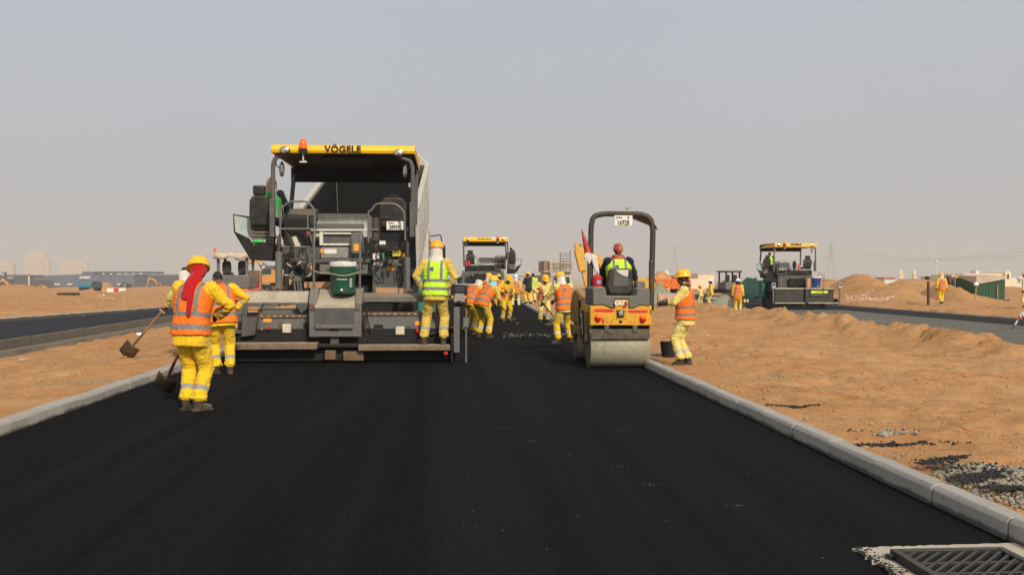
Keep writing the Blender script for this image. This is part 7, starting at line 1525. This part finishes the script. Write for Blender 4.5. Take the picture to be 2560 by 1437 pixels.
for i, (px, Y, w, h, lab) in enumerate(((1797, 330, 4.5, 4.2, 'left of the two dark trees in the haze behind the timber stack'), (1815, 330, 5, 3.6, 'right of the two dark trees in the haze behind the timber stack'), (2272, 430, 6, 4.0, 'dark low tree between the minarets on the right horizon'), (2205, 400, 4, 3.6, 'small dark tree left of the red roofed house'))): scrub(lab, px, Y, w, h, i)
# ================================================================== THE CREW
def shovel(label, hand, blade_c, bw=0.27, bl=0.34, toward=(0, -1, 0), name='shovel'):
    """hand: world point of the grip; blade_c: world point where the blade begins"""
    h, b = Vector(hand), Vector(blade_c); t = thing(name, label, 'shovel', b); d = (h-b); n = d.normalized(); L_ = d.length
    x = n.cross(Vector(toward)); x = x.normalized(); f = x.cross(n).normalized()
    M3 = Matrix((x, f, n)).transposed()
    m0 = MB(); W = TIMBER; m0.tube([n*0.28, n*L_], [0.019, 0.017], 8); m0.build('handle', W, t)
    m0 = MB(); m0.tube([n*-0.02, n*0.10, n*0.34], [0.016, 0.022, 0.021], 8); m0.build('socket', RUST, t)
    m0 = MB(); g = n*L_; m0.tube([g - x*0.055, g + x*0.055], 0.017, 8); m0.build('grip', W, t)
    rows = []; 
    for i in range(5):
        v = -i/4*bl; w = bw/2*(1.0 if i < 4 else 0.97); rows.append([x*(w*u) + n*v + f*(0.035*(1-u*u) - 0.02*(i/4)**2) for u in (-1, -0.6, -0.2, 0.2, 0.6, 1)])
    m0 = MB(); k = 6; m0.add([v for r_ in rows for v in r_], [(i*k+j, i*k+j+1, (i+1)*k+j+1, (i+1)*k+j) for i in range(4) for j in range(k-1)])
    o = m0.build('blade', paint('worn shovel steel', (0.075, 0.05, 0.035), 0.55, 0.4, 0.6, (0.20, 0.12, 0.07), 8, 0.2), t, smooth=60); s = o.modifiers.new('t', 'SOLIDIFY'); s.thickness = 0.006; return t
def rake(label, top, foot, width=0.55, along=(1, 0, 0)):
    a, b = Vector(top), Vector(foot); t = thing('asphalt_rake', label, 'rake', b, group='asphalt rakes'); d = a-b
    MB().tube([(0, 0, 0.02), d*0.5, d], [0.014, 0.016, 0.015], 7).build('handle', RUST, t); al = Vector(along).normalized()*width/2
    MB().bar(-al + Vector((0, 0, 0.035)), al + Vector((0, 0, 0.035)), 0.02, 0.07).build('rake_head', GRAPH, t); return t
g = G(478, 1027)
w1 = person('worker with red scarf hanging down the back holding a shovel, nearest the camera', g, -14, 1.80, lean=6, bend=10, side=2, feet=((-0.075, 0.02), (0.095, -0.03)), foot_yaw=(-38, -48), hands=((-0.22, 0.36, 0.98), (0.16, 0.34, 1.12)), elbow=((-1, -0.5, -0.2), (1.2, -0.35, 0.15)),
            head=(16, 0, 34), trousers=YEL, vest=V_OR, helmet=H_YEL, scarf=None, voxel=0.0125, bulk=1.10, vest_hem=-0.06, jacket_hem=0.19)
# the scarf is wound over his head and falls to the waist
hc, Rh, R2, nb = w1['hc'], w1['Rh'], w1['R2'], w1['nb']
def hang(pts, ws, ds, mat, parent, nm, seed=0, n=12):
    rings = []
    for i, (p, w, d) in enumerate(zip(pts, ws, ds)):
        rings.append([p + R2 @ Vector(((w*(1+0.10*mnoise.noise((math.cos(a)*2, i*0.9, seed))))*math.cos(a), d*(1+0.35*math.cos(5*a + i*0.3 + seed))*math.sin(a), 0)) for a in [2*math.pi*j/n for j in range(n)]])
    o = MB().loft(rings).build(nm, mat, parent, smooth=80); s = o.modifiers.new('u', 'SUBSURF'); s.levels = s.render_levels = 1; return o
cap = MB().ell(hc + Rh @ Vector((0, -0.02, 0.0)), (0.098, 0.118, 0.112), 18, 12, Rh).build('scarf_wrap', S_RED, w1['root'], smooth=80)
bk = lambda x, z, y=0.0: nb + R2 @ Vector((x, -0.135 + y, z))
hang([hc + Rh @ Vector((0, -0.08, 0.02)), hc + Rh @ Vector((0.0, -0.10, -0.07)), bk(0.0, 0.02, 0.02), bk(0.0, -0.08, -0.01), bk(0.0, -0.18, -0.035), bk(-0.005, -0.25, -0.04)], [0.075, 0.082, 0.088, 0.085, 0.08, 0.07], [0.045, 0.045, 0.04, 0.032, 0.028, 0.02], S_RED, w1['root'], 'red_scarf', 1)
hang([bk(0.035, -0.06, -0.02), bk(0.05, -0.18, -0.045), bk(0.06, -0.30, -0.055), bk(0.065, -0.38, -0.055), bk(0.075, -0.44, -0.05)], [0.04, 0.042, 0.036, 0.03, 0.02], [0.022, 0.022, 0.02, 0.018, 0.012], S_RED, w1['root'], 'scarf_tail', 4, 14)
hang([hc + Rh @ Vector((0, -0.06, 0.075)), hc + Rh @ Vector((0, -0.085, 0.035))], [0.075, 0.088], [0.05, 0.05], S_WHT, w1['root'], 'head_cloth', 2, 14)
shovel('square shovel with dark blade on the asphalt beside the scarfed worker', world_of(w1, (-0.20, 0.36, 0.98)), G(424, 938, 0.30) + Vector((0.0, -0.05, 0.0)), toward=(0.1, -1, 0))
g = G(557, 935)
person('bareheaded worker in orange vest leaning left behind the scarfed one', g, 18, 1.74, lean=14, bend=16, side=-4, feet=((-0.09, 0.10), (0.11, -0.04)), foot_yaw=(60, 10), hands=((-0.10, 0.40, 1.05), (0.22, 0.22, 1.05)), elbow=((-1, -0.4, 0), (1.3, -0.3, 0.1)), head=(14, 0, 20), helmet=None, trousers=YEL, voxel=0.0135, skin=1, bulk=1.10)
g = G(474, 900, 0.08); w3 = person('pale clothed worker mostly hidden behind the scarfed worker on the verge', (g.x, g.y, gz(g.x, g.y)), 48, 1.66, lean=7, bend=6, feet=((-0.06, 0.10), (0.09, -0.02)), hands=((-0.18, 0.42, 0.95), (0.02, 0.40, 1.10)), trousers=PALE, scarf=S_WHT, helmet=None, voxel=0.015)
bl = P(335, 885, 17.4); bl.z = gz(bl.x, bl.y) + 0.24; hd = P(405, 778, 17.0)
shovel('long handled shovel held out over the sand left of the workers', hd, bl, bw=0.28, bl=0.32, toward=(0.35, -1, 0.25))
fb = PO + L(1900, Y2+1080, 0.16); fb.z = PO.z + L(1900, Y2+1082, 0).z
person('worker in lime vest standing hands on hips on the paver foot board', (P(1086, 850, fb.y).x, fb.y, fb.z), -6, 1.84, lean=3, side=1, feet=((-0.20, 0.03), (0.17, -0.03)), foot_yaw=(42, 4), pelvis=(0.02, 0), hands=((-0.21, 0.10, 1.02), (0.22, 0.10, 1.02)), elbow=((-1.3, -0.5, 0.05), (1.3, -0.5, 0.05)), trousers=MUST, vest=V_GR, helmet=H_ORG, scarf=S_WHT, scarf_len=0.10, voxel=0.0135, vest_hem=-0.09, head=(4, 0, 0), skin=0)
def seated(label, seat, face=0, H=1.7, **kw):
    k = H/1.75; base = Vector(seat) + Vector((0, 0, 0.10 - 0.93*k)); args = dict(lean=2, feet=((-0.14, 0.72), (0.14, 0.72)), foot_z=(0.42, 0.42), knee=((-0.1, 0.6, 1), (0.1, 0.6, 1)), hands=((-0.22, 0.42, 1.05), (0.22, 0.42, 1.05)), helmet=None, vest_hem=-0.04, jacket_hem=0.08); args.update(kw)
    return person(label, base, face, H, **args)
c = PO + L(450, 985, 2.0)
seated('paver operator with tan hood in the outboard seat of the nearest paver', (c.x+0.03, c.y+0.20, c.z+0.10), -4, 1.72, vest=V_GN, jacket=NAVY, trousers=NAVY, hood=S_TAN, scarf=S_TAN, scarf_len=0.08)
c = RO + RL(480, 752, 0.30)
seated('roller driver in lime vest with a red checked headscarf', (c.x+0.02, c.y+0.28, c.z+0.02), 0, 1.66, vest=V_GR, jacket=NAVY, trousers=NAVY, hood=S_CHK, scarf=S_CHK, scarf_len=0.05, scarf_neck=True, hands=((-0.22, 0.50, 1.08), (0.38, 0.40, 1.02)), bulk=1.20, voxel=0.013, feet=((-0.14, 0.62), (0.14, 0.62)))
a = c + Vector((0.02, 0.28, 0)); 
c2 = Vector((P(1214, 690, 59.5).x - 0.17, 58.0, -0.18)); s = L(415, 1000, 2.0); seated('operator in green vest at the right of the far centre paver', (c2.x - s.x, c2.y + 2.25, c2.z + s.z + 0.10), 0, 1.7, vest=V_GN, jacket=BLACKJ, trousers=NAVY, hood=S_BLK, voxel=0.022)
s = L(415, 1000, 2.0)*0.93; seated('operator in lime vest on the third paver at the right', (c3.x + s.x + 0.15, c3.y + s.y + 0.22, c3.z + s.z + 0.10), 0, 1.65, vest=V_GR, jacket=NAVY, trousers=NAVY, hood=S_CHK, voxel=0.022)
# rakers in the middle of the road
g = G(1209, 844); w6 = person('stooping worker in orange vest raking asphalt with a light blue neck cloth', g, -48, 1.70, lean=34, bend=14, pelvis=(0, -0.06), feet=((-0.20, 0.02), (0.20, -0.04)), hands=((-0.06, 0.62, 0.66), (0.10, 0.46, 0.84)), trousers=MUSTY, jacket=MUST, scarf=S_BLU, scarf_len=0.08, head=(-14, 0, -10), voxel=0.015, skin=0)
rake('rake held by the stooping worker with the blue neck cloth', world_of(w6, (0.14, 0.35, 0.95)), G(1292, 812), along=(0.3, 1, 0))
g = G(1172, 836); person('stooping worker in orange vest half hidden behind the paver control panel', g, -40, 1.70, lean=36, bend=14, feet=((-0.16, 0), (0.18, -0.05)), hands=((-0.06, 0.62, 0.64), (0.10, 0.46, 0.80)), trousers=MUSTY, jacket=YEL, helmet=None, scarf=S_WHT, voxel=0.018)
g = G(1263, 804); w8 = person('worker in orange vest facing the camera with a rake behind the stooping pair', g, 205, 1.62, lean=12, bend=8, feet=((-0.14, 0), (0.14, 0.05)), hands=((-0.08, 0.34, 0.92), (0.18, 0.30, 1.05)), trousers=MUSTY, head=(20, 0, 0), voxel=0.018, vest_open=True)
rake('rake of the camera facing worker behind the stooping pair', world_of(w8, (-0.10, 0.34, 1.12)), G(1272, 800, 0.0))
g = G(1290, 768); person('worker in orange vest seen from behind near the far paver', g, 4, 1.60, lean=4, feet=((-0.17, 0), (0.15, 0)), trousers=PALE, jacket=MUST, helmet=H_WHT, scarf=S_WHT, voxel=0.02)
g = G(1317, 760, 0.1); person('man in black jacket and yellow trousers standing on the far kerb', (g.x+0.1, g.y, gz(g.x+0.1, g.y)), 40, 1.66, lean=4, feet=((-0.12, 0.04), (0.13, -0.04)), hands=((-0.05, 0.30, 1.10), (0.12, 0.32, 1.08)), trousers=YEL, jacket=BLACKJ, vest=None, helmet=H_YEL, head=(0, 0, 20), voxel=0.02)
g = G(1324, 757, 0.1); person('worker in lime vest peeking out right of the man in black jacket', (g.x+0.35, g.y+1.5, gz(g.x+0.35, g.y+1.5)), 20, 1.62, vest=V_GR, trousers=PALE, helmet=None, hood=S_BLK, voxel=0.022)
g = G(1359, 806); w11 = person('worker in open orange vest and pale coverall looking down at the asphalt rake', g, 188, 1.63, lean=10, bend=10, feet=((-0.13, 0.04), (0.12, -0.04)), foot_yaw=(20, -5), hands=((0.10, 0.32, 0.80), (0.20, 0.26, 1.02)), trousers=PALE, head=(26, 0, 8), voxel=0.016, vest_open=True)
rake('rake of the worker in pale coverall at the right kerb', world_of(w11, (0.22, 0.26, 1.10)), G(1383, 812), along=(1, 0.4, 0))
g = G(1412, 858); w12 = person('worker in orange vest with white neck cloth left of the roller', g, 26, 1.66, lean=8, bend=8, feet=((-0.22, -0.05), (0.24, 0.12)), foot_yaw=(75, 20), hands=((-0.34, 0.42, 0.95), (-0.04, 0.42, 0.98)), elbow=((-1.2, -0.4, 0.2), (1, -0.5, -0.2)), trousers=MUSTY, jacket=PALE, scarf=S_WHT, scarf_len=0.08, head=(14, 0, 6), voxel=0.014, bulk=1.16)
rake('rake of the worker with the white neck cloth', world_of(w12, (-0.36, 0.45, 0.98)), G(1405, 846) + Vector((0.3, 1.2, 0)), along=(1, 0, 0))
g = G(1213, 790); person('worker with white head cloth behind the stooping rakers', (g.x, 38, 0), -60, 1.66, lean=14, hands=((-0.1, 0.4, 0.9), (0.1, 0.4, 0.9)), trousers=YEL, helmet=H_YEL, scarf=S_WHT, voxel=0.022)
g = G(1245, 770); person('worker almost hidden between the rakers and the far paver', (g.x, 46, 0), 10, 1.64, lean=16, trousers=YEL, helmet=H_YEL, voxel=0.024)
# man at the right kerb
g = G(1714, 912, 0.09)
person('man in pale coverall with bare forearms standing at the right kerb looking left', (g.x, g.y, gz(g.x, g.y)), 66, 1.555, lean=1, side=0, feet=((-0.12, 0.05), (0.13, -0.03)), foot_yaw=(6, -30), hands=((-0.17, 0.36, 1.04), (-0.02, 0.30, 1.06)), elbow=((-0.8, -0.8, -0.4), (0.8, -0.8, -0.4)), bare=0.62, trousers=PALE, vest=V_OR, helmet=H_YEL, scarf=S_BLK, scarf_len=0.02, scarf_neck=True, head=(2, 0, 6), skin=0, voxel=0.012, bulk=1.20, grip=85, vest_hem=-0.07)
# farther people on the right
g = on_ground(2355, 50.5); person('worker in orange vest walking away across the sand on the right', g, -4, 1.62, lean=4, feet=((-0.07, -0.10), (0.09, 0.16)), trousers=YEL, scarf=S_WHT, scarf_len=0.06, voxel=0.02)
g = on_ground(1845, 47.0); person('worker with white hard hat and orange vest beside the green hopper', g, -20, 1.64, lean=2, helmet=H_WHT, scarf=S_BLK, trousers=MUSTY, jacket=YEL, voxel=0.02)
p = P(1778, 760, 57); person('worker with white hard hat and lime banded jacket before the timber stack', (p.x, 57, -0.32), 75, 1.66, lean=3, helmet=H_WHT, scarf=S_BLK, trousers=PALE, jacket=YEL, vest=None, voxel=0.022)
p = P(1753, 760, 60); person('small crouching worker in yellow with a red neck cloth', (p.x, 60, -0.32), 30, 1.3, lean=12, helmet=H_YEL, scarf=S_RED, scarf_len=0.05, trousers=PALE, vest=None, voxel=0.022)
g = on_ground(1667, 84); person('tiny worker in orange vest on the sand below the orange lorry', g, 10, 1.6, trousers=PALE, voxel=0.03)
p = P(1866, 760, 67); person('worker whose yellow hard hat shows above the green hopper', (p.x, 67, -0.33 - 0.013*7), 10, 1.62, trousers=PALE, voxel=0.03)
g = on_ground(2567, 44); person('worker in orange vest cut off by the right picture edge', g, 30, 1.66, lean=6, trousers=PALE, voxel=0.022)
# ================================================================== dusty air
mb = MB(); mb.box(-4200, 4200, -300, 4900, -25, 125)
m = bpy.data.materials.new('dusty air'); m.use_nodes = True; nt = m.node_tree; nt.nodes.clear()
out = nt.nodes.new('ShaderNodeOutputMaterial'); pv = nt.nodes.new('ShaderNodeVolumePrincipled')
pv.inputs['Color'].default_value = (0.74, 0.77, 0.775, 1); pv.inputs['Density'].default_value = 0.00038; pv.inputs['Anisotropy'].default_value = 0.0
nt.links.new(pv.outputs[0], out.inputs['Volume'])
tag(mb.build('haze', m, smooth=None), kind='stuff', label='thin dusty haze in the air over the whole site', cat='haze')
